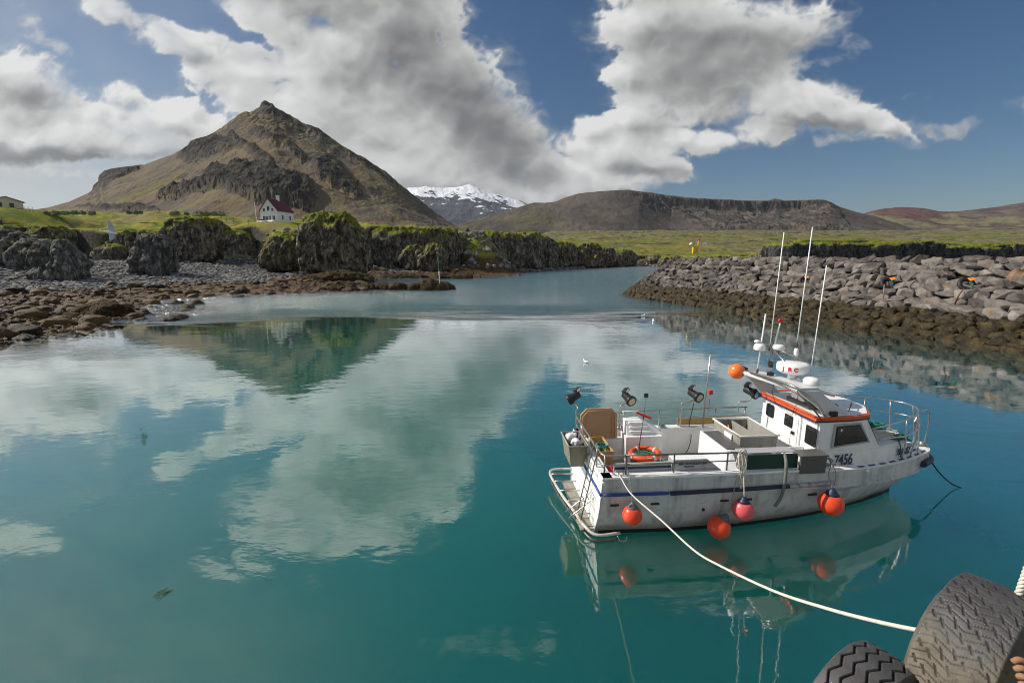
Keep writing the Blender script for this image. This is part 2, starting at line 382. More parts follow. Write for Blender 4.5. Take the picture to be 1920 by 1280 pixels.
# ================================================================ mountains and ridges
def poly_mask(PX, PY, pts, soft):
    sd = poly_sd(PX, PY, pts); return sstep(-soft, soft, sd)
def hill_material(name, kind):
    m = NT(name); P = m.pos()
    g = m.n('ShaderNodeNewGeometry'); nz = m.n('ShaderNodeSeparateXYZ', {0: g.outputs['Normal']}).outputs[2]
    z = m.n('ShaderNodeSeparateXYZ', {0: P}).outputs[2]
    crag = m.attr('crag'); green = m.attr('green')
    if kind == 'cone':
        nf = m.noise(P, .035, 8, .65); nl = m.noise(P, .006, 5, .6); nst = m.noise(m.attr('flow', 'Vector'), 1, 4, .5)
        scree = m.mix(m.smooth(nl, .4, .62), c3(.165,.120,.070), c3(.105,.088,.074))
        scree = m.mix(m.math('MULTIPLY', m.smooth(nst, .48, .70), .6), scree, c3(.22,.185,.065))
        scree = m.mix(m.math('MULTIPLY', green, m.smooth(nf, .35, .6)), scree, c3(.17,.16,.04))
        rock = m.ramp(nf, [(.34, (.008,.008,.007)), (.5, (.034,.030,.025)), (.68, (.11,.095,.07))])
        rock = m.mix(m.math('MULTIPLY', m.smooth(nz, .74, .9), m.smooth(nf, .46, .64)), rock, c3(.085,.078,.03))
        steep = m.smooth(m.math('ADD', nz, m.math('MULTIPLY', m.math('SUBTRACT', nf, .5), .3)), .78, .62)
        k = m.math('MAXIMUM', m.math('MULTIPLY', crag, m.smooth(m.math('ADD', crag, m.math('MULTIPLY', nf, .8)), .6, 1.0)), m.math('MULTIPLY', steep, .8))
        col = m.mix(k, scree, rock)
        b = m.bump(m.math('ADD', nf, m.math('MULTIPLY', m.noise(P, .2, 4, .6), .15)), m.math('ADD', .25, m.math('MULTIPLY', crag, .6)), 16)
    elif kind == 'mesa':
        nf = m.noise(m.pos((1,1,.35)), .02, 8, .66); nl = m.noise(P, .0035, 5, .6)
        scree = m.mix(m.smooth(nl, .42, .6), c3(.062,.054,.047), c3(.110,.092,.076))
        scree = m.mix(m.math('MULTIPLY', green, m.smooth(nf, .35, .6)), scree, c3(.15,.15,.045))
        rock = m.ramp(nf, [(.34, (.018,.018,.019)), (.5, (.075,.066,.058)), (.66, (.18,.155,.125))])
        col = m.mix(crag, scree, rock)
        b = m.bump(nf, m.math('ADD', .3, m.math('MULTIPLY', crag, .6)), 22)
    elif kind == 'snow':
        nf = m.noise(m.pos((1,1,.5)), .0042, 7, .6); 
        rock = m.ramp(nf, [(.35, (.03,.034,.045)), (.6, (.075,.082,.10))])
        s = m.math('ADD', m.attr('snow'), m.math('MULTIPLY', m.math('SUBTRACT', nf, .5), 3.4))
        col = m.mix(m.smooth(s, .50, .58), rock, c3(.80,.83,.87))
        b = m.bump(nf, .5, 60)
    elif kind == 'red':
        nf = m.noise(P, .006, 7, .62); nl = m.noise(P, .0015, 4, .6)
        col = m.ramp(nf, [(.35, (.055,.04,.038)), (.55, (.12,.085,.07)), (.7, (.13,.12,.075))])
        col = m.mix(m.math('MULTIPLY', crag, .8), col, c3(.11,.045,.038))
        col = m.mix(m.math('MULTIPLY', green, m.smooth(nf, .40, .60)), col, c3(.16,.15,.075))
        b = m.bump(nf, .6, 50)
    return m.out(m.bsdf(col, .95, b, Specular_IOR_Level=.15))
def sil_hill(name, sil, Yr, front, back, kind, prof, nx, ny, zbase, detail, craggy=None, pad=0):
    """hill whose skyline is the given one; runs from its crest toward the viewer"""
    sx = np.array([p[0] for p in sil], float); sy = np.array([p[1] for p in sil], float)
    us = np.linspace(sx[0], sx[-1], nx)
    pyr = np.interp(us, sx, sy)
    pyr = pyr+detail(us)
    v = np.concatenate([-np.linspace(1, 0, ny//6)[:-1]**1.3, np.linspace(0, 1, ny)])
    U, Vv = np.meshgrid(us, v)
    yc = (640-pyr)/FPX; fr = CT+yc*ST; ud = (us-960)/FPX/fr      # X/Y of the crest point
    top = H+Yr*((-ST+yc*CT)/fr)
    Y = np.where(Vv >= 0, Yr-front*Vv, Yr-back*Vv)
    X0 = (ud*Yr)[None, :]+0*Y
    Xm = (ud.mean()*Yr)
    X = X0*(1-(Yr-Y)/Yr*1.0*(np.clip(Vv, 0, 1)*.0+1)) if False else ud[None, :]*Y
    kw_ = max(3, int(70/((sx[-1]-sx[0])/nx))|1); g_ = np.hanning(kw_+2)[1:-1]; g_ /= g_.sum()
    tops = np.convolve(np.pad(top, kw_//2, mode='edge'), g_, mode='valid')
    a_ = sstep(.0, .16, np.clip(Vv, 0, 1)); zt = top[None, :]*(1-a_)+tops[None, :]*a_
    zb = zbase+0*Y
    k = prof(np.clip(Vv, 0, 1), U)
    k = np.where(Vv < 0, 1-np.abs(Vv)**1.0*.98, k)
    Z = zb+(zt-zb)*k
    return U, Vv, X, Y, Z, k
def finish(name, X, Y, Z, mat, **attrs):
    me = np_mesh(name, np.stack([X, Y, Z], -1).reshape(-1, 3), grid_faces(*X.shape)[:, ::-1])
    for k, a in attrs.items():
        if k == 'flow':
            at = me.attributes.new('flow', 'FLOAT_VECTOR', 'POINT'); at.data.foreach_set('vector', np.asarray(a, np.float32).ravel())
        else: set_attr(me, k, a)
    o = link(name, me, mat); tag(o, kind='structure'); return o
def build_mountain():
    sil = [(30,398),(90,389),(130,378),(165,362),(173,356),(176,346),(185,340),(186,328),(196,320),(215,315),(240,312),(262,309),(270,309),(300,298),(330,286),(352,274),(358,264),(372,259),(395,252),(415,240),(440,220),(455,210),(463,208),(468,211),(480,204),(487,200),(490,193),(495,189),(502,189),(506,193),(511,194),(517,202),(530,208),(550,220),(572,232),(583,235),(597,240),(615,254),(640,272),(663,285),(690,300),(700,308),(724,322),(745,341),(770,361),(800,386),(830,408),(860,426),(880,432)]
    Yr = 1500.
    det = lambda u: fbm(u/9, u*0+.5, 0, 4, .6)*2.3*sstep(200, 420, u)+fbm(u/9, u*0+.5, 0, 4, .6)*.7
    prof = lambda v, U: (1-v)**1.12*.92+.08*(1-v)**3
    U, Vv, X, Y, Z, k = sil_hill('mountain', sil, Yr, 820, 500, 'cone', prof, 900, 420, 20., det)
    for it in range(1):
        PX, PY = to_px(X, Y, Z)
        t = np.clip(Vv, 0, 1)
        front = (Vv > 0.0)
        fade = sstep(0.0, .05, t)
        big = fbm(X/230, Y/260, 1.0, 4)*34
        gul = ridged(X/85+fbm(X/150, Y/150, 3, 3)*.9, Y/330, 4., 4, .5)*6
        rug = sstep(300, 220, PY)*sstep(400, 500, PX)*sstep(760, 600, PX)
        rough = ridged(X/46, Y/60, 9.0, 5, .6)*12*rug
        small = fbm(X/16, Y/16, 2.0, 4, .6)*3
        crag = np.zeros(X.shape); dz = np.zeros(X.shape)
        def add(poly, A, soft=6, wobs=10, ridge=1.0):
            nonlocal crag, dz
            wx_ = fbm(PX/14, PY/14, 5.5, 4, .6)*wobs; wy_ = fbm(PX/14, PY/14, 15.5, 4, .6)*wobs
            mk = poly_mask(PX+wx_, PY+wy_, poly, soft)
            ymin = min(p[1] for p in poly); ymax = max(p[1] for p in poly)
            crag = np.maximum(crag, mk)
            dz = dz+mk*(A*.62+ridge*(ridged(X/24, Y/40, 7.7, 5, .62)*A*.14+fbm(X/30, Y/30, 3., 5, .6)*A*.6))
        add([(296,374),(318,356),(345,352),(372,345),(398,322),(424,326),(445,312),(470,318),(500,316),(530,332),(560,336),(582,346),(592,372),(575,384),(545,376),(500,382),(470,376),(440,368),(410,362),(385,362),(350,368)], 26)
        add([(335,302),(342,280),(356,266),(385,259),(420,262),(440,262),(446,276),(428,286),(410,292),(380,298),(360,303)], 20)
        add([(432,262),(455,268),(490,282),(505,296),(512,312),(498,312),(480,300),(455,285),(436,276)], 13)
        add([(590,308),(606,300),(630,306),(640,322),(658,344),(676,366),(664,370),(645,362),(622,350),(600,338)], 18)
        add([(540,262),(556,275),(575,300),(566,306),(548,290),(532,272)], 10)
        add([(470,244),(520,250),(535,258),(510,262),(480,256)], 9)
        add([(172,360),(184,330),(196,318),(262,308),(258,318),(235,326),(215,338),(196,350)], 12, 2, 3)
        add([(480,206),(488,190),(508,190),(524,206),(545,222),(520,216),(500,204)], 8, 2, 4)
        add([(450,216),(458,206),(470,210),(466,218)], 6, 1.5, 2)
        add([(560,226),(600,238),(625,262),(605,262),(580,246)], 8, 3, 5)
        add([(640,278),(700,312),(735,342),(715,336),(670,306)], 7, 3, 5)
        add([(130,392),(200,386),(290,388),(300,396),(200,398)], 5, 3, 6)
        Zn = Z+(big*.8+gul+rough+small)*fade*sstep(0, .15, k)+dz*sstep(0, .02, t)
        # keep the skyline where it is
        PYn = to_px(X, Y, Zn)[1]; lim = np.interp(PX, np.array([p[0] for p in sil]), np.array([p[1] for p in sil]))
        over = np.clip(lim+1.0-PYn, 0, None)*front
        Zn = Zn-over*Y/FPX*sstep(0, .02, t)
        Z = Zn
    green = sstep(.15, .55, fbm(X/190, Y/190, 6.6, 4))*.8
    PX, PY = to_px(X, Y, Z)
    line = poly_mask(PX, PY, [(215,374),(250,362),(310,338),(345,322),(350,324),(318,342),(262,368),(222,379)], 5)
    rug2 = sstep(330, 220, PY)*sstep(330, 440, PX)
    green = np.clip(green+line*1.2+rug2*.55*sstep(-.1, .3, fbm(X/60, Y/60, 8, 4))+.5*sstep(560, 800, PX)*sstep(0, .3, fbm(X/25, Y/400, 2, 3)), 0, 1)
    # downslope coordinate for rills
    ang = np.arctan2(X+805., 1500-Y+60); rad = np.hypot(X+805., 1500-Y)
    flow = np.stack([ang*15, rad/190, 0*ang], -1)
    finish('mountain', X, Y, Z, hill_material('mountain_rock', 'cone'), crag=crag, green=green, flow=flow.reshape(-1, 3))
build_mountain()
def build_mesa():
    sil = [(820,432),(860,420),(900,410),(950,396),(985,384),(1000,380),(1025,380),(1042,378),(1060,370),(1085,363),(1110,360),(1150,357),(1180,356),(1200,359),(1222,361),(1240,364),(1270,368),(1300,371),(1340,373),(1400,376),(1440,376),(1452,372),(1470,376),(1500,375),(1545,374),(1556,378),(1575,388),(1600,396),(1640,405),(1680,418),(1720,432),(1760,440)]
    Yr = 2600.
    det = lambda u: fbm(u/12, u*0+3.5, 0, 4, .6)*1.2
    def prof(v, U):
        cl = np.interp(U, [1000,1200,1260,1480,1560,1640], [0,0,.30,.34,.16,0])
        v2 = np.clip((v-.10)/.90, 0, 1)
        a = 1-sstep(.02, .10, v)*cl
        return a*(1-v2)**1.05
    U, Vv, X, Y, Z, k = sil_hill('mesa', sil, Yr, 700, 700, 'mesa', prof, 900, 260, 70., det)
    PX, PY = to_px(X, Y, Z); t = np.clip(Vv, 0, 1)
    rid = ridged(X/75+fbm(X/90, Y/90, 2, 3)*.8, Y/400, 3.3, 5, .6)
    c1 = poly_mask(PX+fbm(PX/20, PY/10, 1, 3)*10, PY+fbm(PX/15, PY/12, 4, 4)*5, [(1200,368),(1300,376),(1420,380),(1520,380),(1560,392),(1600,432),(1330,432),(1300,418),(1255,400),(1215,385)], 4)
    up = poly_mask(PX, PY+fbm(PX/15, PY/12, 4, 4)*3, [(1180,361),(1300,374),(1500,379),(1550,379),(1570,396),(1500,396),(1400,392),(1260,384),(1180,368)], 2)
    Zn = Z+(rid*20*(.25+c1)+fbm(X/200, Y/200, 2, 4)*16+fbm(X/40, Y/40, 2, 4)*4+up*ridged(X/22, Y/90, 1, 4)*10)*sstep(.0, .06, t)*sstep(0, .1, k)
    lim = np.interp(PX, [p[0] for p in sil], [p[1] for p in sil]); PYn = to_px(X, Y, Zn)[1]
    Zn -= np.clip(lim+.8-PYn, 0, None)*Y/FPX*(Vv > 0)*sstep(0, .02, t)
    green = np.clip(sstep(.05, .0, t)*1.0+sstep(1130, 960, PX)*.6*sstep(-.1, .3, fbm(X/140, Y/300, 4, 4)), 0, 1)
    finish('plateau_hill', X, Y, Zn, hill_material('plateau_rock', 'mesa'), crag=np.clip(c1*.75+up, 0, 1), green=green)
build_mesa()
def build_snow():
    sil = [(700,420),(740,375),(765,352),(790,351),(800,348),(806,351),(830,352),(855,351),(868,349),(874,347),(882,345),(892,349),(900,354),(930,364),(960,373),(985,380),(1010,392),(1080,420)]
    det = lambda u: fbm(u/7, u*0+6.5, 0, 4, .6)*1.0
    U, Vv, X, Y, Z, k = sil_hill('snow', sil, 8000., 2600, 1500, 'snow', lambda v, U: (1-v)**1.0, 420, 150, 300., det)
    t = np.clip(Vv, 0, 1)
    Zn = Z+(ridged(X/420, Y/1100, 2, 5, .55)*45+fbm(X/1200, Y/1200, 4, 3)*40)*sstep(0, .1, t)*sstep(0, .1, k)
    PX, PY = to_px(X, Y, Z)
    s = sstep(380, 352, PY-sstep(850, 985, PX)*14+fbm((PX-PY*1.5)/10, PY/14, 3, 4)*24-7)
    finish('snowy_mountain', X, Y, Zn, hill_material('snow_rock', 'snow'), snow=s)
def build_red():
    sil = [(1560,430),(1620,400),(1650,392),(1690,388),(1730,390),(1765,397),(1800,396),(1860,389),(1920,380),(2000,374),(2150,380)]
    det = lambda u: fbm(u/14, u*0+9.5, 0, 4, .6)*1.0
    U, Vv, X, Y, Z, k = sil_hill('red', sil, 4600., 2000, 1200, 'red', lambda v, U: (1-v)**1.1, 360, 160, 100., det)
    PX, PY = to_px(X, Y, Z); t = np.clip(Vv, 0, 1)
    Zn = Z+(fbm(X/500, Y/500, 2, 5)*70+ridged(X/200, Y/300, 5, 4)*16)*sstep(0, .12, t)*sstep(0, .1, k)
    red = poly_mask(PX+fbm(PX/20, PY/10, 1, 3)*12, PY+fbm(PX/20, PY/9, 3, 3)*5, [(1600,408),(1650,388),(1700,384),(1775,394),(1800,404),(1700,412)], 5)
    green = sstep(398, 412, PY)
    finish('distant_hill', X, Y, Zn, hill_material('red_rock', 'red'), crag=red, green=green)
build_snow(); build_red()
# ================================================================ water
def build_water():
    m = NT('harbour_water')
    g = m.n('ShaderNodeNewGeometry')
    P = g.outputs['Position']
    sep = m.n('ShaderNodeSeparateXYZ', {0: P})
    y = sep.outputs[1]; x = sep.outputs[0]
    big = m.noise(m.pos((.03,.05,1)), 1, 2, .5)
    # open water beyond the sheltered basin is ruffled by wind
    yy = m.math('ADD', y, m.math('ADD', m.math('MULTIPLY', m.math('SUBTRACT', big, .5), 30), m.math('MULTIPLY', m.math('SUBTRACT', m.noise(m.pos((.07,.35,1)), 1, 4, .6), .5), 26)))
    yy = m.math('SUBTRACT', yy, m.math('MULTIPLY', x, .12))
    wind = m.smooth(yy, 43, 66)
    slick = m.smooth(m.noise(m.pos((.02,.09,1)), 1, 3, .6), .35, .7)
    n1 = m.noise(m.pos((1.1,2.0,1), rot=(0,0,.25)), 1, 3, .5, .4)
    n2 = m.noise(m.pos((.35,.6,1), rot=(0,0,-.2)), 1, 2, .5)
    n3 = m.noise(m.pos((3.2,6.5,1), rot=(0,0,.1)), 1, 3, .55)
    calm = m.math('ADD', m.math('MULTIPLY', n1, .0055), m.math('ADD', m.math('MULTIPLY', n2, .012), m.math('MULTIPLY', n3, .0012)))
    calm = m.math('MULTIPLY', calm, m.math('ADD', .45, m.math('MULTIPLY', slick, .8)))
    rw = m.noise(m.pos((1.5,3.3,1), rot=(0,0,-.12)), 1, 6, .68, .3)
    rough = m.math('MULTIPLY', rw, m.math('MULTIPLY', wind, .42))
    h = m.math('ADD', calm, rough)
    nb = m.bump(h, 1.0, 1.0)
    # body colour: suspended glacial silt, greener where shallow; ruffled part greyed for sky sheen
    blue = m.smooth(m.math('ADD', m.math('MULTIPLY', x, .055), m.math('MULTIPLY', y, .022)), .0, 1.25)
    col = m.mix(blue, c3(.004,.106,.076), c3(.003,.080,.100))
    col = m.mix(m.smooth(m.noise(m.pos((.11,.11,1)), 1, 3, .5), .45, .75), col, c3(.002,.080,.062))
    weed = m.math('MULTIPLY', m.attr('reef'), m.smooth(m.noise(m.pos((.16,.42,1)), 1, 5, .62), .50, .60))
    col = m.mix(m.math('MULTIPLY', weed, .8), col, c3(.035,.042,.014))
    col = m.mix(m.math('MULTIPLY', wind, .55), col, c3(.035,.070,.078))  # grey paints the wavelets' sky reflection into the body colour
    body = m.n('ShaderNodeBsdfPrincipled', {'Base Color': col, 'Roughness': 1.0, 'Specular IOR Level': 0.0, 'Subsurface Weight': 1.0, 'Subsurface Radius': (40.0, 80.0, 80.0), 'Subsurface Scale': 1.0})
    # shallows: bottom shows through
    sh = m.math('MULTIPLY', m.attr('shallow'), 1.0)
    tr = m.n('ShaderNodeBsdfTransparent', {'Color': c3(.42,.66,.50)})
    b2 = m.n('ShaderNodeMixShader', {0: sh, 1: body, 2: tr})
    gl = m.n('ShaderNodeBsdfGlossy', {'Color': c3(1,1,1), 'Roughness': .0, 'Normal': nb}, distribution='GGX')
    m.put(gl, 'Roughness', m.math('MULTIPLY', wind, .12))
    fr = m.n('ShaderNodeFresnel', {'IOR': 1.95, 'Normal': nb})
    fac = m.math('MULTIPLY', m.math('ADD', fr.outputs[0], .02), 1.6, clamp=True)
    fac = m.math('ADD', fac, m.math('MULTIPLY', wind, .10), clamp=True)
    mx = m.n('ShaderNodeMixShader', {0: fac, 1: b2, 2: gl})
    mt = m.out(mx)
    # radial sheet so that the shallow mask is fine near the shore
    xs = np.concatenate([np.linspace(-3000, -130, 12), np.linspace(-120, 60, 181), np.linspace(70, 3000, 14)])
    ys = np.concatenate([np.linspace(-60, 10, 6), np.linspace(12, 160, 149), np.linspace(170, 900, 14)])
    X, Y = np.meshgrid(xs, ys)
    V = np.stack([X, Y, 0*X], -1).reshape(-1, 3)
    me = np_mesh('water', V, grid_faces(*X.shape))
    sd = -shore_sd(X, Y)      # distance offshore
    s = sstep(17, 1, sd + fbm(X/9, Y/9, .3, 3)*7)*.8*(X < 5)
    set_attr(me, 'shallow', s.ravel()); set_attr(me, 'reef', (sstep(34, 10, sd+fbm(X/14, Y/10, 5., 3)*10)*(X < 12)*(Y < 90)).ravel())
    o = link('water', me, mt); tag(o, kind='structure')
build_water()
# ================================================================ rock material and rock shapes
def rock_mat(name, dark, mid, light, moss=(.155,.145,.032), mossy=.5, lichen=.5, scale=1.0, topgrass=0.0, weedline=None, seg=1.0):
    m = NT(name); P = m.pos(); Pz = m.pos((1.25,1.25,.62))
    g = m.n('ShaderNodeNewGeometry'); nz = m.n('ShaderNodeSeparateXYZ', {0: g.outputs['Normal']}).outputs[2]
    z = m.n('ShaderNodeSeparateXYZ', {0: P}).outputs[2]
    n1 = m.noise(m.pos((1.5,1.5,.42)), .55*scale, 7, .62); n2 = m.noise(P, .16*scale, 5, .6); n3 = m.noise(P, 3*scale, 4, .6)
    vd = m.n('ShaderNodeTexVoronoi', {'Vector': Pz, 'Scale': .95*scale*seg}, feature='DISTANCE_TO_EDGE').outputs['Distance']
    vc = m.n('ShaderNodeTexVoronoi', {'Vector': Pz, 'Scale': .95*scale*seg})
    cell = m.n('ShaderNodeSeparateColor', {0: vc.outputs['Color']}).outputs[0]
    col = m.ramp(m.math('ADD', m.math('MULTIPLY', n1, .75), m.math('MULTIPLY', cell, .25)), [(.30, dark), (.5, mid), (.70, light)])
    lf = m.math('MULTIPLY', m.smooth(m.noise(P, .9*scale, 5, .65), .54, .62), lichen)
    col = m.mix(lf, col, c3(.24,.235,.21))
    crack = m.smooth(vd, .0, .07)
    col = m.mix(m.math('MULTIPLY', m.math('SUBTRACT', 1.0, crack), .55), col, c3(*[v*.5 for v in dark]))
    mf = m.math('MULTIPLY', m.smooth(m.math('ADD', m.math('MULTIPLY', n2, .8), m.math('MULTIPLY', nz, .55)), .60, .82), mossy)
    col = m.mix(m.math('MULTIPLY', mf, m.smooth(n1, .3, .55)), col, c3(*moss))
    col = m.mix(m.math('MULTIPLY', m.smooth(m.noise(P, .7*scale, 4, .6), .62, .68), mossy*.45), col, c3(.17,.115,.02))
    if topgrass > 0:
        gr = m.mix(m.smooth(n1, .4, .62), c3(.10,.130,.012), c3(.25,.23,.025))
        t = m.smooth(m.math('ADD', m.math('MULTIPLY', m.attr('hf'), 1.0), m.math('ADD', m.math('MULTIPLY', nz, .5), m.math('MULTIPLY', m.math('SUBTRACT', n2, .5), .6))), 1.62-topgrass*.5, 1.76-topgrass*.5)
        col = m.mix(t, col, gr)
    rough = .92
    if weedline is not None:
        wl = m.smooth(m.math('ADD', z, m.math('MULTIPLY', m.math('SUBTRACT', n2, .5), 1.4)), weedline, weedline-.5)
        col = m.mix(wl, col, m.ramp(n1, [(.35, (.010,.007,.004)), (.55, (.032,.020,.009)), (.72, (.070,.043,.016))]))
        rough = m.math('SUBTRACT', .92, m.math('MULTIPLY', wl, .3))
    hgt = m.math('ADD', m.math('ADD', m.math('MULTIPLY', n1, .8), m.math('MULTIPLY', n3, .05)), m.math('MULTIPLY', m.smooth(vd, 0, .12), .35))
    b = m.bump(hgt, .85, .55/scale)
    return m.out(m.bsdf(col, rough, b, Specular_IOR_Level=.25))
M_STACK = rock_mat('sea_cliff_rock', (.022,.019,.015), (.105,.090,.067), (.36,.325,.255), mossy=1.0, lichen=.6, topgrass=1.35, weedline=1.6)
M_CLIFF = rock_mat('cliff_rock', (.020,.017,.014), (.095,.082,.062), (.33,.295,.235), mossy=.55, lichen=.55, topgrass=1.15, weedline=1.3)
M_SLAB = rock_mat('slab_rock', (.034,.032,.031), (.11,.106,.10), (.30,.29,.275), mossy=.35, lichen=.35, topgrass=.55, weedline=1.2, seg=1.2)
M_MOSS = rock_mat('mossy_rock', (.03,.027,.018), (.10,.09,.055), (.26,.245,.15), mossy=1.0, moss=(.125,.12,.028), lichen=.25, topgrass=1.2, weedline=1.0)
def sphere_dirs(n, m):
    th = np.linspace(0, math.pi, n)[:, None]; ph = np.linspace(0, 2*math.pi, m, endpoint=False)[None, :]
    return np.stack([np.sin(th)*np.cos(ph), np.sin(th)*np.sin(ph), np.cos(th)+0*ph], -1)
def rock_geo(c, r, seed, n=90, m=140, k=4.0, taper=.15, amp=.12, vert=.5, lean=(0,0), step=0.0, undercut=0.0, fl=0):
    """a closed lump: boxy ellipsoid, tapered, broken up by noise at several sizes; c = centre of its base"""
    d = sphere_dirs(n, m)
    q = (np.abs(d)**k).sum(-1)**(1/k)
    p = d/q[..., None]
    rx, ry, h = r
    zz = (p[..., 2]+1)/2
    tp = 1+taper*(1-2*zz)
    tp = tp*(1-undercut*np.exp(-((zz-.18)/.10)**2))
    X = p[..., 0]*rx*tp; Y = p[..., 1]*ry*tp; Z = p[..., 2]*h/2
    rs = np.random.RandomState(int(seed*97) % 99991); nc = 0 if fl else 16
    for _ in range(nc):
        a = rs.uniform(0, 2*math.pi); v = np.array([math.cos(a), math.sin(a), rs.uniform(-.25, .75)]); v /= np.linalg.norm(v)
        ext = abs(v[0])*rx+abs(v[1])*ry+abs(v[2])*h/2
        dd = X*v[0]+Y*v[1]+Z*v[2]; hh = ext*rs.uniform(.60, .86); ov = np.clip(dd-hh, 0, None)
        X = X-ov*v[0]; Y = Y-ov*v[1]; Z = Z-ov*v[2]
    s = seed*11.7; L = (rx+ry+h)/3
    f = 1/L
    ox, oy, oz = d[..., 0], d[..., 1], d[..., 2]*.5
    n1 = fbm(X*f*1.3+s, Y*f*1.3, Z*f*.9, 4, .55)
    colm = ridged(X*f*4+s, Y*f*4, Z*f*.9, 3, .5)
    n2 = fbm(X*.62+s, Y*.62, Z*.17, 4, .5)*.9+fbm(X*.5+s, Y*.5, Z*.5, 3, .5)*.35
    crk = sstep(.62, .95, ridged(X/4.2+s+n1, Y/4.2, Z/16., 2, .5))
    led = np.abs(((Z+n1*3)*.45) % 1.0-.5)*2
    disp = L*(amp*1.9*n1+amp*vert*.8*(colm-.3))+n2*min(2.0, L*.26)+(led-.5)*step-crk*min(1.1, L*.11)
    X = X+ox*disp+lean[0]*zz; Y = Y+oy*disp+lean[1]*zz; Z = Z+d[..., 2]*disp*.45
    Z = Z+h/2
    return X+c[0], Y+c[1], Z+c[2], zz
def rock_obj(name, geos, mat, label=None, cat='rock', group=None, kind=None):
    Vs = []; Fs = []; hf = []; off = 0
    for (X, Y, Z, zz) in geos:
        n, m = X.shape
        Vs.append(np.stack([X, Y, Z], -1).reshape(-1, 3)); Fs.append(grid_faces(n, m, True)[:, ::-1]+off); hf.append(zz.ravel()); off += n*m
    V = np.concatenate(Vs)
    base = V[:, :].mean(0) if kind is None else np.zeros(3)
    if kind is None: base[2] = V[:, 2].min()
    me = np_mesh(name, V-base, np.concatenate(Fs)); set_attr(me, 'hf', np.concatenate(hf))
    o = link(name, me, mat); o.location = base; tag(o, label, cat if kind is None else None, group, kind)
    return o
def px_rock(x0, x1, ytop, Y, z0, dep=.8, **kw):
    """lump seen between columns x0..x1 and up to row ytop, standing at distance Y"""
    a = at_y(x0, 480, Y); b = at_y(x1, 480, Y); t = at_y((x0+x1)/2, ytop, Y)
    rx = (b.x-a.x)/2; h = t.z-z0
    return rock_geo(((a.x+b.x)/2, Y+rx*dep, z0), (rx, rx*dep, h), **kw)
rock_obj('sea_stack', [px_rock(548, 674, 394, 122, .8, .8, seed=1, k=3.6, taper=.10, amp=.07, n=150, m=220, vert=.9, step=.25)], M_STACK,
         'tallest rock stack with orange tinged grassy cap, right of the white house', 'sea stack')
rock_obj('sea_stack', [px_rock(229, 306, 436, 100, .6, .8, seed=22, k=3.0, taper=.28, amp=.10, n=110, m=160, vert=.7, lean=(.6, 0), step=.25)], M_SLAB,
         'small pyramid shaped stack with yellow grass cap standing on the shingle', 'sea stack')
rock_obj('sea_stack', [px_rock(290, 398, 405, 152, 3.6, .8, seed=3, k=4.2, taper=.06, amp=.08, n=110, m=160, vert=.9, step=.3)], M_STACK,
         'square grey rock block rising above the turf behind the small pyramid stack', 'sea stack')
rock_obj('mossy_rock', [px_rock(474, 556, 434, 138, 1.8, .8, seed=4, k=2.6, taper=.22, amp=.12, n=90, m=130, lean=(2.2, 0))], M_MOSS,
         'rounded mossy rock beside the left foot of the tallest stack', 'rock')
rock_obj('rock_ridge', [px_rock(-190, 60, 428, 92, 0., .5, seed=5, k=2.6, taper=.32, amp=.10, n=100, m=180, step=.5), px_rock(20, 128, 446, 84, 0., .6, seed=15, k=2.6, taper=.42, amp=.10, n=100, m=150, step=.5)], M_SLAB,
         'low ridge of cracked dark basalt slabs at the left edge of the shore', 'rock')
rock_obj('rock_headland', [px_rock(762, 846, 425, 176, 1.5, .9, seed=6, k=3.6, taper=.12, amp=.09, n=100, m=150, vert=1.0, step=.3)], M_STACK,
         'square dark headland block halfway along the cliffs, behind the pale pointed rock', 'rock')
rock_obj('pointed_rock', [px_rock(780, 838, 452, 160, .5, .9, seed=7, k=2.3, taper=.42, amp=.12, n=80, m=110)], M_STACK,
         'pale pointed rock leaning in front of the square headland', 'rock')
rock_obj('rock_headland', [px_rock(872, 930, 440, 200, 1., .9, seed=8, k=3.4, taper=.16, amp=.09, n=80, m=120, vert=1.0)], M_STACK,
         'narrow rock headland just right of the square headland block', 'rock')
rock_obj('rock_headland', [px_rock(922, 982, 436, 212, 1., .9, seed=18, k=3.8, taper=.08, amp=.08, n=80, m=120, vert=1.0)], M_STACK,
         'broad flat topped rock headland, second to the right of the square block', 'rock')
rock_obj('rock_headland', [px_rock(1066, 1138, 465, 300, .5, .8, seed=19, k=4.2, taper=.08, amp=.07, n=60, m=110, vert=1.0)], M_CLIFF,
         'last low dark headland before the bay opens toward the lava field', 'rock')
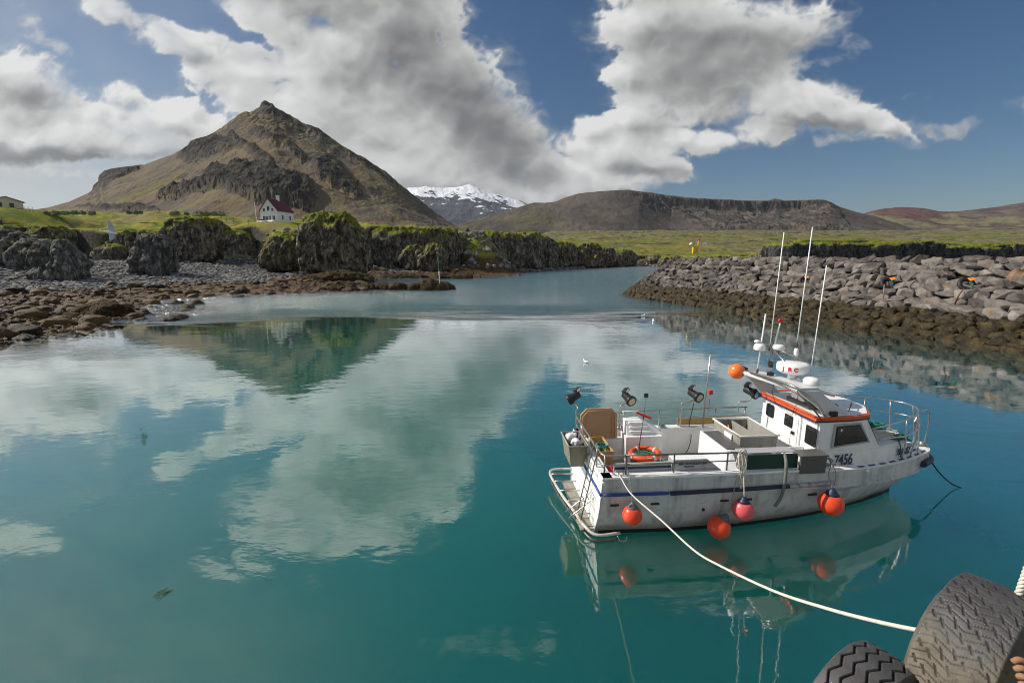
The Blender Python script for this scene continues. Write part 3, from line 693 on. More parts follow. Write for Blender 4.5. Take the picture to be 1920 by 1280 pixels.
# ---- continuous sea cliff: lumps side by side under the turf edge
def build_cliff():
    rnd = random.Random(5); geos = []; wall = []
    pts = [(a, b, c) for a, b, c in EDGE if -170 <= a <= 505 and b > 140]
    for (x0, y0, z0), (x1, y1, z1) in zip(pts[:-1], pts[1:]):
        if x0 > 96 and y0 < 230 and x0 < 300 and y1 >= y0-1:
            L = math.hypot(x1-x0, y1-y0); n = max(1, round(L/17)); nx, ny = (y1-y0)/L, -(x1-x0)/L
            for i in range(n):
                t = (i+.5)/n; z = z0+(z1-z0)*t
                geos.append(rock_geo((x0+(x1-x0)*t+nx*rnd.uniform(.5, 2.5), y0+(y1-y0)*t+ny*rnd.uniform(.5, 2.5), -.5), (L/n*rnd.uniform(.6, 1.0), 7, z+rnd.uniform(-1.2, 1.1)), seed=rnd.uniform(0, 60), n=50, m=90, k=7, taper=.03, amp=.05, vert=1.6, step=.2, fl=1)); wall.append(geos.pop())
            continue
        L = math.hypot(x1-x0, y1-y0); n = max(1, round(L/13)); nx, ny = (y1-y0)/L, -(x1-x0)/L
        for i in range(n):
            t = (i+.5)/n+rnd.uniform(-.15, .15)/n; z = z0+(z1-z0)*t
            if ramp_w(np.array(x0+(x1-x0)*t), np.array(y0+(y1-y0)*t)) > 10 and y0 < 300: continue
            w = L/n*rnd.uniform(.55, .78); off = rnd.choice([rnd.uniform(-3, 2), rnd.uniform(0, 7)])
            cx = x0+(x1-x0)*t+nx*off; cy = y0+(y1-y0)*t+ny*off
            far = cy > 300
            geos.append(rock_geo((cx, cy, -.5 if cx > -70 else 3), (w, rnd.uniform(5, 8), z+rnd.uniform(-1.8, 1.0)+(.5 if cx > -70 else -3)), seed=rnd.uniform(0, 60), n=46, m=70, k=3.8, taper=rnd.uniform(.03, .2), amp=rnd.uniform(.08, .15), vert=1.1, step=.3))
            if rnd.random() < .55:
                h = (z)*rnd.uniform(.3, .6)
                geos.append(rock_geo((cx+nx*7+rnd.uniform(-5, 5), cy+ny*7, 0 if cx > -70 else 3), (rnd.uniform(3, 6), rnd.uniform(3, 5), h), seed=rnd.uniform(0, 60), n=30, m=44, k=2.6, taper=.35, amp=.16))
    rock_obj('cliff', geos, M_CLIFF, kind='structure')
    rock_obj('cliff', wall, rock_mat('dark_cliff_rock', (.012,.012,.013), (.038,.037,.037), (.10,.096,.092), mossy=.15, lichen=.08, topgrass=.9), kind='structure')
build_cliff()
# ---- small stones
def lump_protos(n, seed, sub=1, flat=.7, amp=.25, ang=0):
    out = []
    for i in range(n):
        bm = bmesh.new(); bmesh.ops.create_icosphere(bm, subdivisions=sub, radius=1.0)
        V = np.array([v.co[:] for v in bm.verts]); F = np.array([[v.index for v in f.verts] for f in bm.faces])
        bm.free()
        s = seed+i*7.3
        if ang:  # plane cuts make it blocky
            rs = np.random.RandomState(int(seed*10)+i)
            for _ in range(ang):
                nn = rs.randn(3); nn /= np.linalg.norm(nn); h = rs.uniform(.55, .8)
                dd = V@nn; V = V-np.clip(dd-h, 0, None)[:, None]*nn
        V = V*(1+amp*fbm(V[:, 0]*1.3+s, V[:, 1]*1.3, V[:, 2]*1.3, 4, .6)[:, None])
        V[:, 2] *= flat
        out.append((V, F))
    return out
def scatter_mesh(name, protos, inst, mat, attr=None):
    Vs = []; Fs = []; off = 0; cv = []
    for i, (x, y, z, s, a, tz, sx) in enumerate(inst):
        V, F = protos[i % len(protos)]
        c, q = math.cos(a), math.sin(a); ct, st = math.cos(tz), math.sin(tz)
        W = V*np.array([s*sx, s/sx, s]); X = W[:, 0]*ct-W[:, 2]*st; Zz = W[:, 0]*st+W[:, 2]*ct
        Vs.append(np.stack([X*c-W[:, 1]*q+x, X*q+W[:, 1]*c+y, Zz+z], -1)); Fs.append(F+off); off += len(V); cv.append(np.full(len(V), (i*0.618) % 1))
    me = np_mesh(name, np.concatenate(Vs), np.concatenate(Fs), False)
    set_attr(me, 'tone', np.concatenate(cv))
    return link(name, me, mat)
def stone_mat(name, ramp_, bumpd=.1, rough=.85, sc=2.0):
    m = NT(name); P = m.pos(); n = m.noise(P, sc, 6, .65)
    tone = m.attr('tone')
    col = m.ramp(m.math('ADD', m.math('MULTIPLY', tone, .45), m.math('MULTIPLY', n, .6)), ramp_)
    return m.out(m.bsdf(col, rough, m.bump(m.noise(P, sc*4, 5, .65), .8, bumpd), Specular_IOR_Level=.3))
def build_beach():
    rnd = np.random.RandomState(3)
    N = 60000
    az = np.radians(rnd.uniform(-56, 2, N)); r = np.exp(rnd.uniform(math.log(34), math.log(290), N))
    X = np.sin(az)*r; Y = np.cos(az)*r
    Z, sd, ed = ground_h(X, Y)
    protos = lump_protos(7, 1.0, 1, .6, .3)
    protos_b = lump_protos(6, 5.0, 2, .62, .35)
    ok = (sd > 17+fbm(X/9, Y/9, 2, 3)*10) & (ed < -1)
    idx = np.where(ok)[0][:6500]
    inst = [(X[i], Y[i], Z[i]+.05, rnd.uniform(.16, .42)*(1+r[i]/260), rnd.uniform(0, 6.28), rnd.uniform(-.4, .4), rnd.uniform(.8, 1.35)) for i in idx]
    o = scatter_mesh('beach_cobbles', protos, inst, stone_mat('cobble', [(.2, (.06,.06,.06)), (.5, (.17,.166,.16)), (.75, (.32,.31,.295))], .05))
    tag(o, kind='stuff')
    deb = np.where((ed > -15) & (ed < -1.5) & (sd > -1) & (X > -62) & (X < 110))[0]
    N2 = 26000; a2 = np.radians(rnd.uniform(-26, 18, N2)); r2 = rnd.uniform(140, 390, N2); X2 = np.sin(a2)*r2; Y2 = np.cos(a2)*r2
    Z2, sd2, ed2 = ground_h(X2, Y2); k2 = np.where((ed2 > -17) & (ed2 < -1.0) & (sd2 > -1.5))[0][:1500]
    inst = [(X2[i], Y2[i], max(Z2[i], -.1)+.1, rnd.uniform(.35, 1.3)*(.7+r2[i]/500), rnd.uniform(0, 6.28), rnd.uniform(-.4, .4), rnd.uniform(.8, 1.3)) for i in k2]
    o = scatter_mesh('fallen_rocks', lump_protos(6, 51.0, 2, .75, .3, ang=6), inst, stone_mat('fallen_rock', [(.25, (.05,.047,.042)), (.5, (.16,.15,.135)), (.75, (.32,.30,.27))], .08)); tag(o, kind='stuff')
    ok = (sd > -7) & (sd < 24) & (r < 210)
    idx = np.where(ok)[0]
    small = idx[:4200]
    M_WEED = stone_mat('wet_weed', [(.28, (.014,.009,.005)), (.45, (.060,.034,.012)), (.60, (.13,.070,.022)), (.78, (.10,.08,.022))], .25, .62, 2.4)
    inst = [(X[i], Y[i], max(Z[i], -.25)-.03, rnd.uniform(.14, .48), rnd.uniform(0, 6.28), rnd.uniform(-.3, .3), rnd.uniform(.8, 1.5)) for i in small]
    o = scatter_mesh('seaweed', lump_protos(7, 9.0, 2, .72, .7), inst, M_WEED); tag(o, kind='stuff')
    # the larger boulders one can tell apart
    sel = [i for i in idx[4200:7600] if to_px(X[i], Y[i], Z[i])[0] > -20][:130]
    pm = []
    for k, (V, F) in enumerate(lump_protos(6, 31.0, 3, .8, .62)):
        me = np_mesh('weedy_boulder', V, F); set_attr(me, 'tone', np.full(len(V), (k*.37) % 1)); me.materials.append(M_WEED); pm.append(me)
    for j, i in enumerate(sel):
        s = rnd.uniform(.45, 1.15)
        o = bpy.data.objects.new('weedy_boulder', pm[j % 6]); C.objects.link(o)
        o.location = (X[i], Y[i], max(Z[i], -.2)+.1*s); o.scale = (s*rnd.uniform(.9, 1.4), s*rnd.uniform(.8, 1.1), s*rnd.uniform(.7, 1.0)); o.rotation_euler = (0, 0, rnd.uniform(0, 6.28))
        tag(o, 'brown boulder draped in seaweed on the low tide foreshore', 'boulder', 'weed covered boulders along the left shore')
    # named reefs
    def reef(label, lst, name='weedy_reef'):
        geos = [px_rock(*a[:5], seed=a[5], k=2.3, taper=.3, amp=.16, n=50, m=80, dep=a[6]) for a in lst]
        o = rock_obj(name, geos, M_WEEDROCK, label, 'reef')
    M_WEEDROCK = rock_mat('weed_rock', (.013,.009,.005), (.050,.031,.013), (.12,.072,.026), mossy=.2, moss=(.07,.06,.015), lichen=0, scale=1.4, seg=1.3)
    reef('biggest weed hung rock lump at the near left waterline', [(72, 188, 570, 45, -.5, 41, .7), (20, 100, 588, 43, -.6, 42, .8)])
    reef('weedy rock clump in the water before the tallest stack', [(585, 640, 536, 84, -.5, 43, .8), (625, 668, 540, 84, -.6, 44, .7), (600, 655, 528, 92, -.5, 45, .7)])
    reef('low curved weedy reef that carries the green and white marker pole', [(668, 700, 531, 88, -.6, 46, .7), (696, 728, 530, 88, -.6, 47, .7), (722, 762, 530, 87, -.6, 48, .6), (750, 848, 526, 86, -.7, 49, .35)])
    reef('dark weedy rock shelf between the marker pole and the headlands', [(800, 890, 511, 135, -.6, 50, .4), (690, 800, 514, 138, -.6, 51, .4)])
    reef('small weed covered rock alone in the shallows near the left shore', [(200, 236, 577, 52, -.4, 52, .7)])
    reef('weed covered rock at the far edge of the brown foreshore', [(330, 362, 545, 72, -.5, 54, .7)])
    reef('weedy ledge at the foot of the tallest stack', [(556, 690, 508, 110, -.8, 53, .5)])
build_beach()
# ================================================================ breakwater
BW0 = np.array([27.2, 74.0]); BWD = np.array([.327, -.945]); BWL = 56.0; SLOPE = 1.32; CREST = 5.85; HALF = .9
def bw_surface(l, s):
    """l along (negative wraps round the head), s up the slope from the water -> point, outward normal dir, yaw"""
    z = s/math.hypot(SLOPE, 1); off = HALF+(CREST-z)*SLOPE
    if l >= 0:
        c = BW0+BWD*l; n = np.array([BWD[1], -BWD[0]])
    else:
        a = -l/7.0; ca, sa = math.cos(a), math.sin(a)
        n0 = np.array([BWD[1], -BWD[0]]); n = np.array([n0[0]*ca-n0[1]*-sa*-1, 0]) if False else np.array([n0[0]*ca+n0[1]*sa, -n0[0]*sa+n0[1]*ca])
        c = BW0
    return c[0]+n[0]*off, c[1]+n[1]*off, z, n
def build_breakwater():
    rnd = random.Random(12); R = rnd.uniform
    m = NT('breakwater_rock'); oc = m.n('ShaderNodeTexCoord').outputs['Object']; P = m.pos()
    rn = m.n('ShaderNodeObjectInfo').outputs['Random']
    n = m.noise(P, 1.1, 8, .68); n2 = m.noise(P, 6, 5, .6)
    col = m.ramp(m.math('ADD', m.math('MULTIPLY', n, .8), m.math('MULTIPLY', rn, .2)), [(.34, (.060,.052,.046)), (.5, (.150,.133,.119)), (.66, (.275,.25,.225))])
    col = m.mix(m.math('MULTIPLY', m.smooth(rn, .80, 1.0), .55), col, c3(.12,.085,.065))
    col = m.mix(m.math('MULTIPLY', m.smooth(n2, .58, .66), .5), col, c3(.05,.046,.044))
    col = m.mix(m.math('MULTIPLY', m.smooth(m.noise(P, .9, 4, .6), .66, .72), m.smooth(rn, .35, .5)), col, c3(.24,.13,.03))
    MB = m.out(m.bsdf(col, .9, m.bump(m.math('ADD', n, m.math('MULTIPLY', n2, .3)), .7, .10), Specular_IOR_Level=.25))
    m = NT('red_rock_face'); P = m.pos(); MRED = m.out(m.bsdf(m.ramp(m.noise(P, 2, 6, .6), [(.35, (.08,.035,.03)), (.65, (.19,.09,.075))]), .9, m.bump(m.noise(P, 4, 5), .5, .08)))
    m = NT('ochre_rock_face'); P = m.pos(); MOCH = m.out(m.bsdf(m.ramp(m.noise(P, 2, 6, .6), [(.35, (.10,.055,.03)), (.65, (.27,.17,.10))]), .9, m.bump(m.noise(P, 4, 5), .5, .08)))
    m = NT('kelp'); P = m.pos(); n = m.noise(P, 1.5, 7, .66, .5); 
    st = m.noise(m.pos((9, 9, 3.2)), 1, 6, .7, 1.2)
    nn = m.math('ADD', m.math('MULTIPLY', n, .6), m.math('MULTIPLY', st, .4))
    kc = m.ramp(nn, [(.36, (.007,.006,.003)), (.47, (.028,.020,.008)), (.56, (.070,.050,.016)), (.66, (.135,.095,.028))])
    MK = m.out(m.bsdf(kc, .62, m.bump(nn, 1.0, .22), Specular_IOR_Level=.35))
    def block(seed):
        r = random.Random(seed); bm = bmesh.new()
        for i in range(15):
            v = Vector((r.uniform(-1, 1), r.uniform(-1, 1), r.uniform(-1, 1)))
            f = max(abs(v.x), abs(v.y), abs(v.z)); v = v/f*r.uniform(.72, 1.0); v.z *= .66; v.x *= 1.12
            bm.verts.new(v)
        h = bmesh.ops.convex_hull(bm, input=bm.verts)
        bmesh.ops.delete(bm, geom=[v for v in bm.verts if not v.link_faces], context='VERTS')
        bmesh.ops.dissolve_limit(bm, angle_limit=.22, verts=bm.verts, edges=bm.edges)
        bmesh.ops.bevel(bm, geom=bm.edges[:], offset=.085, segments=2, profile=.6, affect='EDGES', clamp_overlap=True)
        bmesh.ops.triangulate(bm, faces=bm.faces[:]); bmesh.ops.subdivide_edges(bm, edges=[e for e in bm.edges if e.calc_length() > .35], cuts=1)
        bmesh.ops.triangulate(bm, faces=bm.faces[:])
        me = bpy.data.meshes.new('boulder'); bm.to_mesh(me); bm.free()
        V = np.empty(len(me.vertices)*3); me.vertices.foreach_get('co', V); V = V.reshape(-1, 3)
        V += fbm(V[:, 0]*2+seed, V[:, 1]*2, V[:, 2]*2, 3)[:, None]*V*.13
        me.vertices.foreach_set('co', V.ravel()); me.polygons.foreach_set('use_smooth', [False]*len(me.polygons)); me.update()
        return me
    bl = [block(i) for i in range(12)]
    for b in bl: b.materials.append(MB)
    red = bl[3].copy(); red.materials.clear(); red.materials.append(MRED)
    och = bl[5].copy(); och.materials.clear(); och.materials.append(MOCH)
    kl = []
    for k, (V, F) in enumerate(lump_protos(8, 71.0, 4, .85, .62, ang=3)):
        me = np_mesh('kelp_boulder', V, F); me.materials.append(MK); kl.append(me)
    # core and back
    ls = [-15+i*1.0 for i in range(0, 72)]; ss = [-2.2, -1, 0, 1, 2, 3, 4, 5, 6, 7, 8, 9, 9.6]
    V = []
    for l in ls:
        for s in ss:
            x, y, z, nrm = bw_surface(l, s); V.append((x-nrm[0]*.75, y-nrm[1]*.75, z-.45))
        n_ = nrm; c = BW0+BWD*max(l, 0)
        V.append((c[0]-n_[0]*3, c[1]-n_[1]*3, CREST-.5)); V.append((c[0]-n_[0]*11, c[1]-n_[1]*11, -1))
    m = NT('rubble_core'); P = m.pos(); MC = m.out(m.bsdf(m.ramp(m.noise(P, 2, 6, .7), [(.3, (.012,.011,.010)), (.7, (.06,.055,.05))]), .95, m.bump(m.noise(P, 2, 6, .7), 1, .4)))
    o = link('breakwater', np_mesh('breakwater', V, grid_faces(len(ls), len(ss)+2)), MC); tag(o, kind='structure')
    G = 'grey boulders stacked on the breakwater'; placed = 0
    top = math.hypot(SLOPE, 1)*CREST
    cand = []
    rows = [(3.2, 'low'), (4.1, 'mid'), (5.0, 'mid'), (5.9, 'mid'), (6.8, 'mid'), (7.7, 'mid'), (8.6, 'mid'), (top+.15, 'crest')]
    for ri, (s, kind) in enumerate(rows):
        l = -12.0+(.7 if ri % 2 else 0)
        while l < 53:
            w = R(.55, 1.55) if l > 0 else R(.55, 1.05)
            if l < 0: w *= max(.55, 1-(s/top)*.35)
            cand.append((l+w/2, s+R(-.25, .25), w, kind)); l += w*.86
    for l in np.arange(0, 53, 1.5):      # second row of the crest, seen over the first
        cand.append((l+R(-.3, .3), top+1.9, R(1.1, 1.7), 'back'))
    rnd.shuffle(cand)
    vis = []; rest = []
    for c in cand:
        x, y, z, n_ = bw_surface(c[0], min(c[1], top+.2)); px, py = to_px(x, y, z)
        if n_[1] > .62: continue
        (vis if -20 < px < 1990 else rest).append(c)
    vis.sort(key=lambda c: -c[2]/bw_surface(c[0], min(c[1], top))[1])
    inst = []
    LB = {'low': 'grey angular boulder in the bottom row just above the seaweed on the breakwater', 'mid': 'grey angular boulder in the middle of the breakwater slope',
          'crest': 'grey angular boulder in the row along the flat breakwater crest', 'back': 'grey angular boulder behind the front row on the breakwater crest'}
    dup_red = [0]; used = 0
    reds = [(1664, 526), (1530, 530)]; ochs = [(1690, 495), (1915, 512)]
    def put(c, me, name='boulder'):
        l, s, w, kind = c
        x, y, z, n_ = bw_surface(l, min(s, top+.15))
        if kind == 'back': x -= n_[0]*(s-top); y -= n_[1]*(s-top); z = CREST-.15
        o = bpy.data.objects.new(name, me); C.objects.link(o)
        hgt = R(.58, .88)
        sc_ = (w*.60, R(.6, .9)*.8, hgt*R(.9, 1.15))
        yaw = math.atan2(n_[1], n_[0])+math.pi/2
        o.location = (x-n_[0]*.15, y-n_[1]*.15, z-.06 if kind not in ('crest', 'back') else z-R(.12, .4)); o.scale = sc_
        o.rotation_euler = (R(-.35, .35), R(-.35, .35), yaw+R(-.4, .4)+(math.pi if rnd.random() < .5 else 0))
        return o, to_px(x, y, z)
    for i, c in enumerate(vis):
        if i >= 296:
            inst.append(c); continue
        x, y, z, n_ = bw_surface(c[0], min(c[1], top)); px, py = to_px(x, y, z)
        me = bl[rnd.randrange(12)]; lab = LB[c[3]]; g_ = G
        o, _ = put(c, me); tag(o, lab, 'boulder', g_); used += 1; vis[i] = (c, o, px, py)
    done = [v for v in vis if isinstance(v[1], bpy.types.Object)]
    for (tx, ty), me, lab in ((reds[0], red, 'dull red boulder on the breakwater, left of the right hand tyre fender'), (ochs[1], och, 'ochre brown boulder at the right end of the breakwater, below the crest')):
        b = min(done, key=lambda v: (v[2]-tx)**2+(v[3]-ty)**2)[1]
        b.data = me; b['label'] = lab
        del b['group']
    print('breakwater boulders', used, 'rest', len(inst)+len(rest))
    # the rest joined as one mass
    Vs = []; Fs = []; off = 0
    for c in inst+rest:
        me = bl[rnd.randrange(12)]; o, _ = put(c, me); bpy.context.view_layer.update(); M = np.array(o.matrix_world)
        V = np.empty(len(me.vertices)*3); me.vertices.foreach_get('co', V); V = V.reshape(-1, 3)@M[:3, :3].T+M[:3, 3]
        F = np.empty(len(me.polygons)*3, int); me.polygons.foreach_get('vertices', F); Vs.append(V); Fs.append(F.reshape(-1, 3)+off); off += len(V)
        bpy.data.objects.remove(o)
    if Vs:
        me = np_mesh('rubble', np.concatenate(Vs), np.concatenate(Fs), False); o = link('rubble', me, MB); tag(o, kind='stuff')
    # kelp hung toe
    n = 0
    for s0, sz in ((-.55, 1.0), (.35, 1.0), (1.25, 1.0), (2.1, .9), (2.75, .65)):
        l = -13.5
        while l < 50:
            w = R(.9, 1.7)*sz
            x, y, z, n_ = bw_surface(l+w/2, s0+R(-.2, .2)); px, py = to_px(x, y, z)
            if n_[1] <= .62 and px < 1985:
                o = bpy.data.objects.new('kelp_boulder', kl[rnd.randrange(8)]); C.objects.link(o)
                o.location = (x, y, z-.15); o.scale = (w*.66, R(.6, .85)*sz, R(.5, .8)*sz); o.rotation_euler = (R(-.2, .2), R(-.2, .2), math.atan2(n_[1], n_[0])+math.pi/2+R(-.4, .4))
                tag(o, 'brown kelp covered boulder at the tide line of the breakwater' if s0 < 1 else 'brown kelp covered boulder below the bare grey rocks of the breakwater', 'boulder', 'kelp covered boulders at the foot of the breakwater'); n += 1
            l += w*.8
    print('kelp', n)
build_breakwater()
# ================================================================ houses, car, poles, birds, shrubs
def build_props():
    PW = paint('white_wall', (.80,.80,.78), .7, .15, (.5,.48,.44), 1)
    PR = paint('maroon_roof', (.115,.012,.018), .5, .2, (.08,.02,.02), 2)
    PWD = paint('window_dark', (.03,.03,.035), .15, 0); PB = paint('brown_wood', (.16,.06,.03), .6, .2)
    def T3(name, bm, mat, par, lab=None):
        o = bobj(name, bm, mat, par)
        if lab: o['label'] = lab
        return o
    # ---- white house with maroon roof
    c = at_y(521, 419, 185); W_, L_, E_, R_ = 7.6, 9.2, 4.6, 9.0
    root = empty('house', (c.x, c.y, c.z), 'white house with a maroon roof and white chimney above the sea cliff', 'house', rz=math.radians(101.5))
    # local: +x = gable direction (toward the viewer), y across
    root.rotation_euler = (0, 0, math.atan2(-.98, -.20))
    h = L_/2
    bm = bmesh.new(); mb_prism(bm, [(h, -W_/2, -1.5), (h, W_/2, -1.5), (h, W_/2, E_), (h, 0, R_-.15), (h, -W_/2, E_)], (-L_, 0, 0), 0); T3('wall', bm, PW, root)
    bm = bmesh.new(); o = .35
    for sgn in (-1, 1):
        mb_hull8(bm, [(-h-o, sgn*(W_/2+.3), E_-.35), (h+o, sgn*(W_/2+.3), E_-.35), (h+o, 0, R_-.05), (-h-o, 0, R_-.05), (-h-o, sgn*(W_/2+.3), E_-.17), (h+o, sgn*(W_/2+.3), E_-.17), (h+o, 0, R_+.13), (-h-o, 0, R_+.13)], 0)
    rf = T3('roof', bm, PR, root)
    bm = bmesh.new(); mb_box(bm, (-1.6, -.45, R_-.6), (-.7, .45, R_+1.5), .03); mb_box(bm, (-1.7, -.55, R_+1.5), (-.6, .55, R_+1.7), .02); T3('chimney', bm, PW, rf)
    def win(face, u, z, w, hh, mat=PWD, name='window'):
        bm = bmesh.new()
        if face == 'g': mb_box(bm, (h+.01, u-w/2-.10, z-.10), (h+.07, u+w/2+.10, z+hh+.10), .01)
        else: mb_box(bm, (u-w/2-.10, W_/2+.01, z-.10), (u+w/2+.10, W_/2+.07, z+hh+.10), .01)
        fr = T3(name, bm, PW if mat is PWD else mat, root)
        bm = bmesh.new()
        for k in (-1, 1):
            a, b = (u+k*w/4-w/4+.04, u+k*w/4+w/4-.04)
            if face == 'g': mb_box(bm, (h+.07, a, z), (h+.085, b, z+hh), 0)
            else: mb_box(bm, (a, W_/2+.07, z), (b, W_/2+.085, z+hh), 0)
        T3('pane', bm, mat, fr)
    for u in (-2.1, 2.1): win('g', u, 1.0, 1.1, 1.5)
    win('g', .5, 1.0, .8, 1.5); win('g', -.9, .2, .9, 2.0, PB, 'door')
    for u in (-1.9, 0, 1.8): win('g', u, 4.2 if abs(u) > .5 else 4.4, .9 if abs(u) > .5 else 1.1, 1.1 if abs(u) > .5 else 1.6)
    for u in (-2.4, 1.9): win('s', u, 1.3, .9, 1.6)
    bm = bmesh.new(); mb_hull8(bm, [(h, -1.8, -1.2), (h+2.4, -1.8, -1.2), (h+2.4, 2.6, -1.2), (h, 2.6, -1.2), (h, -1.8, .9), (h+2.2, -1.8, .3), (h+2.2, 2.6, .3), (h, 2.6, .9)], .03); T3('porch', bm, PW, root)
    # ---- flagpole, car
    c = at_y(481, 416, 182); bm = bmesh.new(); mb_tube(bm, [(0, 0, -.8), (0, 0, 3), (0, 0, 7.2)], .10, 8, rr=[.13, .11, .08]); mb_lathe(bm, [(.14, 7.2), (.17, 7.3), (.05, 7.45)], Matrix.Identity(4), 10)
    o = bobj('flagpole', bm, PW, None); o.location = c; tag(o, 'bare white flagpole left of the white house', 'pole')
    c = at_y(493, 418.5, 176); e = empty('parked_car', c, 'small white car parked in front of the white house', 'car', rz=-.45)
    bm = bmesh.new(); mb_hull8(bm, [(-2.1, -.85, .3), (2.1, -.85, .3), (2.1, .85, .3), (-2.1, .85, .3), (-2.1, -.82, .95), (2.0, -.8, .85), (2.0, .8, .85), (-2.1, .82, .95)], .12); T3('body', bm, PW, e)
    bm = bmesh.new(); mb_hull8(bm, [(-1.6, -.78, .92), (1.0, -.78, .90), (1.0, .78, .90), (-1.6, .78, .92), (-1.2, -.66, 1.45), (.35, -.66, 1.45), (.35, .66, 1.45), (-1.2, .66, 1.45)], .06); T3('cabin_glass', bm, PWD, e)
    bm = bmesh.new(); mb_hull8(bm, [(-1.15, -.64, 1.455), (.32, -.64, 1.455), (.32, .64, 1.455), (-1.15, .64, 1.455), (-1.1, -.6, 1.49), (.28, -.6, 1.49), (.28, .6, 1.49), (-1.1, .6, 1.49)], .01); T3('roof', bm, PW, e)
    for x in (-1.3, 1.3):
        for y in (-.82, .82):
            bm = bmesh.new(); mb_lathe(bm, [(.2, -.1), (.32, -.09), (.32, .09), (.2, .1)], Matrix.Translation((x, y, .32))@Matrix.Rotation(math.pi/2, 4, 'X'), 18); T3('wheel', bm, RUBBER, e)
    # ---- cottage at the left edge
    c = at_y(8, 394, 165); e = empty('cottage', c, 'low cream building with a dark green roof cut by the left edge', 'building', rz=-.62)
    PC = paint('cream_wall', (.62,.56,.42), .7, .15, (.4,.36,.28), 1); PG = paint('green_roof', (.03,.055,.04), .5, .2, (.06,.06,.05), 1)
    bm = bmesh.new(); mb_prism(bm, [(6, -4, -1.5), (6, 4, -1.5), (6, 4, 2.8), (6, 0, 4.1), (6, -4, 2.8)], (-18, 0, 0), 0); T3('wall', bm, PC, e)
    bm = bmesh.new()
    for s in (-1, 1): mb_hull8(bm, [(-12.5, s*4.6, 2.5), (6.5, s*4.6, 2.5), (6.5, 0, 4.05), (-12.5, 0, 4.05), (-12.5, s*4.6, 2.65), (6.5, s*4.6, 2.65), (6.5, 0, 4.25), (-12.5, 0, 4.25)], 0)
    T3('roof', bm, PG, e)
    for x in (-8, -4.5, -1, 2.4):
        bm = bmesh.new(); mb_box(bm, (x-.7, -4.08, .8), (x+.7, -4.01, 2.1), .01); f = T3('window', bm, PB, e); bm = bmesh.new(); mb_box(bm, (x-.58, -4.11, .92), (x+.58, -4.08, 1.98), 0); T3('pane', bm, PWD, f)
    bm = bmesh.new(); mb_box(bm, (4.0, -4.09, -.2), (5.2, -4.01, 2.2), .01); T3('door', bm, PB, e)
    for y in (-1.6, 1.2):
        bm = bmesh.new(); mb_box(bm, (6.01, y-.55, .7), (6.08, y+.55, 2.1), .01); T3('window', bm, PWD, e)
    # ---- a rail fence right of the cottage and posts on the turf
    c0 = at_y(47, 394, 160); c1 = at_y(62, 394.5, 158); bm = bmesh.new()
    for k in range(3): p = c0.lerp(c1, k/2); mb_tube(bm, [p+Vector((0, 0, -.6)), p+Vector((0, 0, 1.1))], .05, 6)
    for z in (.5, 1.0): mb_tube(bm, [c0+Vector((0, 0, z)), c1+Vector((0, 0, z))], .035, 6)
    o = bobj('rail_fence', bm, ROPEB, None); tag(o, 'short grey rail fence right of the cream building', 'fence')
    PP = paint('old_post', (.22,.19,.15), .9, .3)
    pm = None
    for k, (px, py) in enumerate(((425, 409), (438, 411), (452, 412), (466, 414), (600, 412), (700, 424))):
        c = at_y(px, py+3, 172); bm = bmesh.new(); mb_tube(bm, [(0, 0, -.8), (0, 0, 1.25)], .07, 6)
        if pm is None: o = bobj('fence_post', bm, PP, None); pm = o.data
        else: bm.free(); o = bpy.data.objects.new('fence_post', pm); C.objects.link(o)
        o.location = c; tag(o, 'weathered wooden post standing in the turf near the white house', 'post', 'fence posts on the turf')
    # ---- van whose roof shows over the turf
    c = at_y(994, 451, 275); e = empty('van', c, 'white van half hidden behind the turf above the far headland', 'van', rz=.1)
    bm = bmesh.new(); mb_hull8(bm, [(-2.9, -1, .3), (2.9, -1, .3), (2.9, 1, .3), (-2.9, 1, .3), (-2.9, -.95, 2.2), (1.9, -.95, 2.2), (1.9, .95, 2.2), (-2.9, .95, 2.2)], .12); T3('body', bm, PW, e)
    bm = bmesh.new(); mb_box(bm, (-.2, -1.03, 1.2), (1.7, -1.0, 1.8), .02); T3('side_glass', bm, PWD, e)
    for x in (-1.9, 1.8):
        bm = bmesh.new(); mb_lathe(bm, [(.25, -.12), (.36, -.1), (.36, .1), (.25, .12)], Matrix.Translation((x, -.98, .36))@Matrix.Rotation(math.pi/2, 4, 'X'), 16); T3('wheel', bm, RUBBER, e)
    # ---- marker pole on the reef
    b = at_y(825, 536, 86.5); t = at_y(821, 482, 86.5); e = empty('marker_pole', b, 'thin green and white marker pole standing on the curved reef', 'pole')
    bm = bmesh.new(); mb_tube(bm, [Vector((0, 0, -.8)), (t-b)*.52], .07, 8); T3('lower_pole', bm, PW, e)
    bm = bmesh.new(); mb_tube(bm, [(t-b)*.52, t-b], .085, 8); T3('green_top', bm, ROPEG, e)
    # ---- yellow light mast on the breakwater head
    b = at_y(1306, 486, 76); e = empty('harbour_light', b, 'yellow harbour light mast with two white lamps on the breakwater head', 'light mast')
    PY_ = paint('yellow_metal', (.72,.48,.06), .4, .2, (.3,.2,.08), 3); k = 76/853*1.0
    bm = bmesh.new(); mb_tube(bm, [(0, 0, -.6), (0, 0, 1.2), (.12, 0, 3.0)], .075, 8); T3('mast', bm, PY_, e)
    bm = bmesh.new(); mb_box(bm, (-.75, -.28, .95), (.05, .28, 2.0), .03); T3('control_box', bm, PY_, e)
    bm = bmesh.new(); mb_tube(bm, [(-1.05, 0, 2.25), (1.15, 0, 2.35)], .04, 6); T3('crossarm', bm, PY_, e)
    for x in (-1.05, 1.15):
        bm = bmesh.new(); mb_lathe(bm, [(.10, -.1), (.27, -.05), (.30, .1), (.20, .26), (.04, .32)], Matrix.Translation((x, 0, 2.35)), 14); T3('lamp', bm, PW, e)
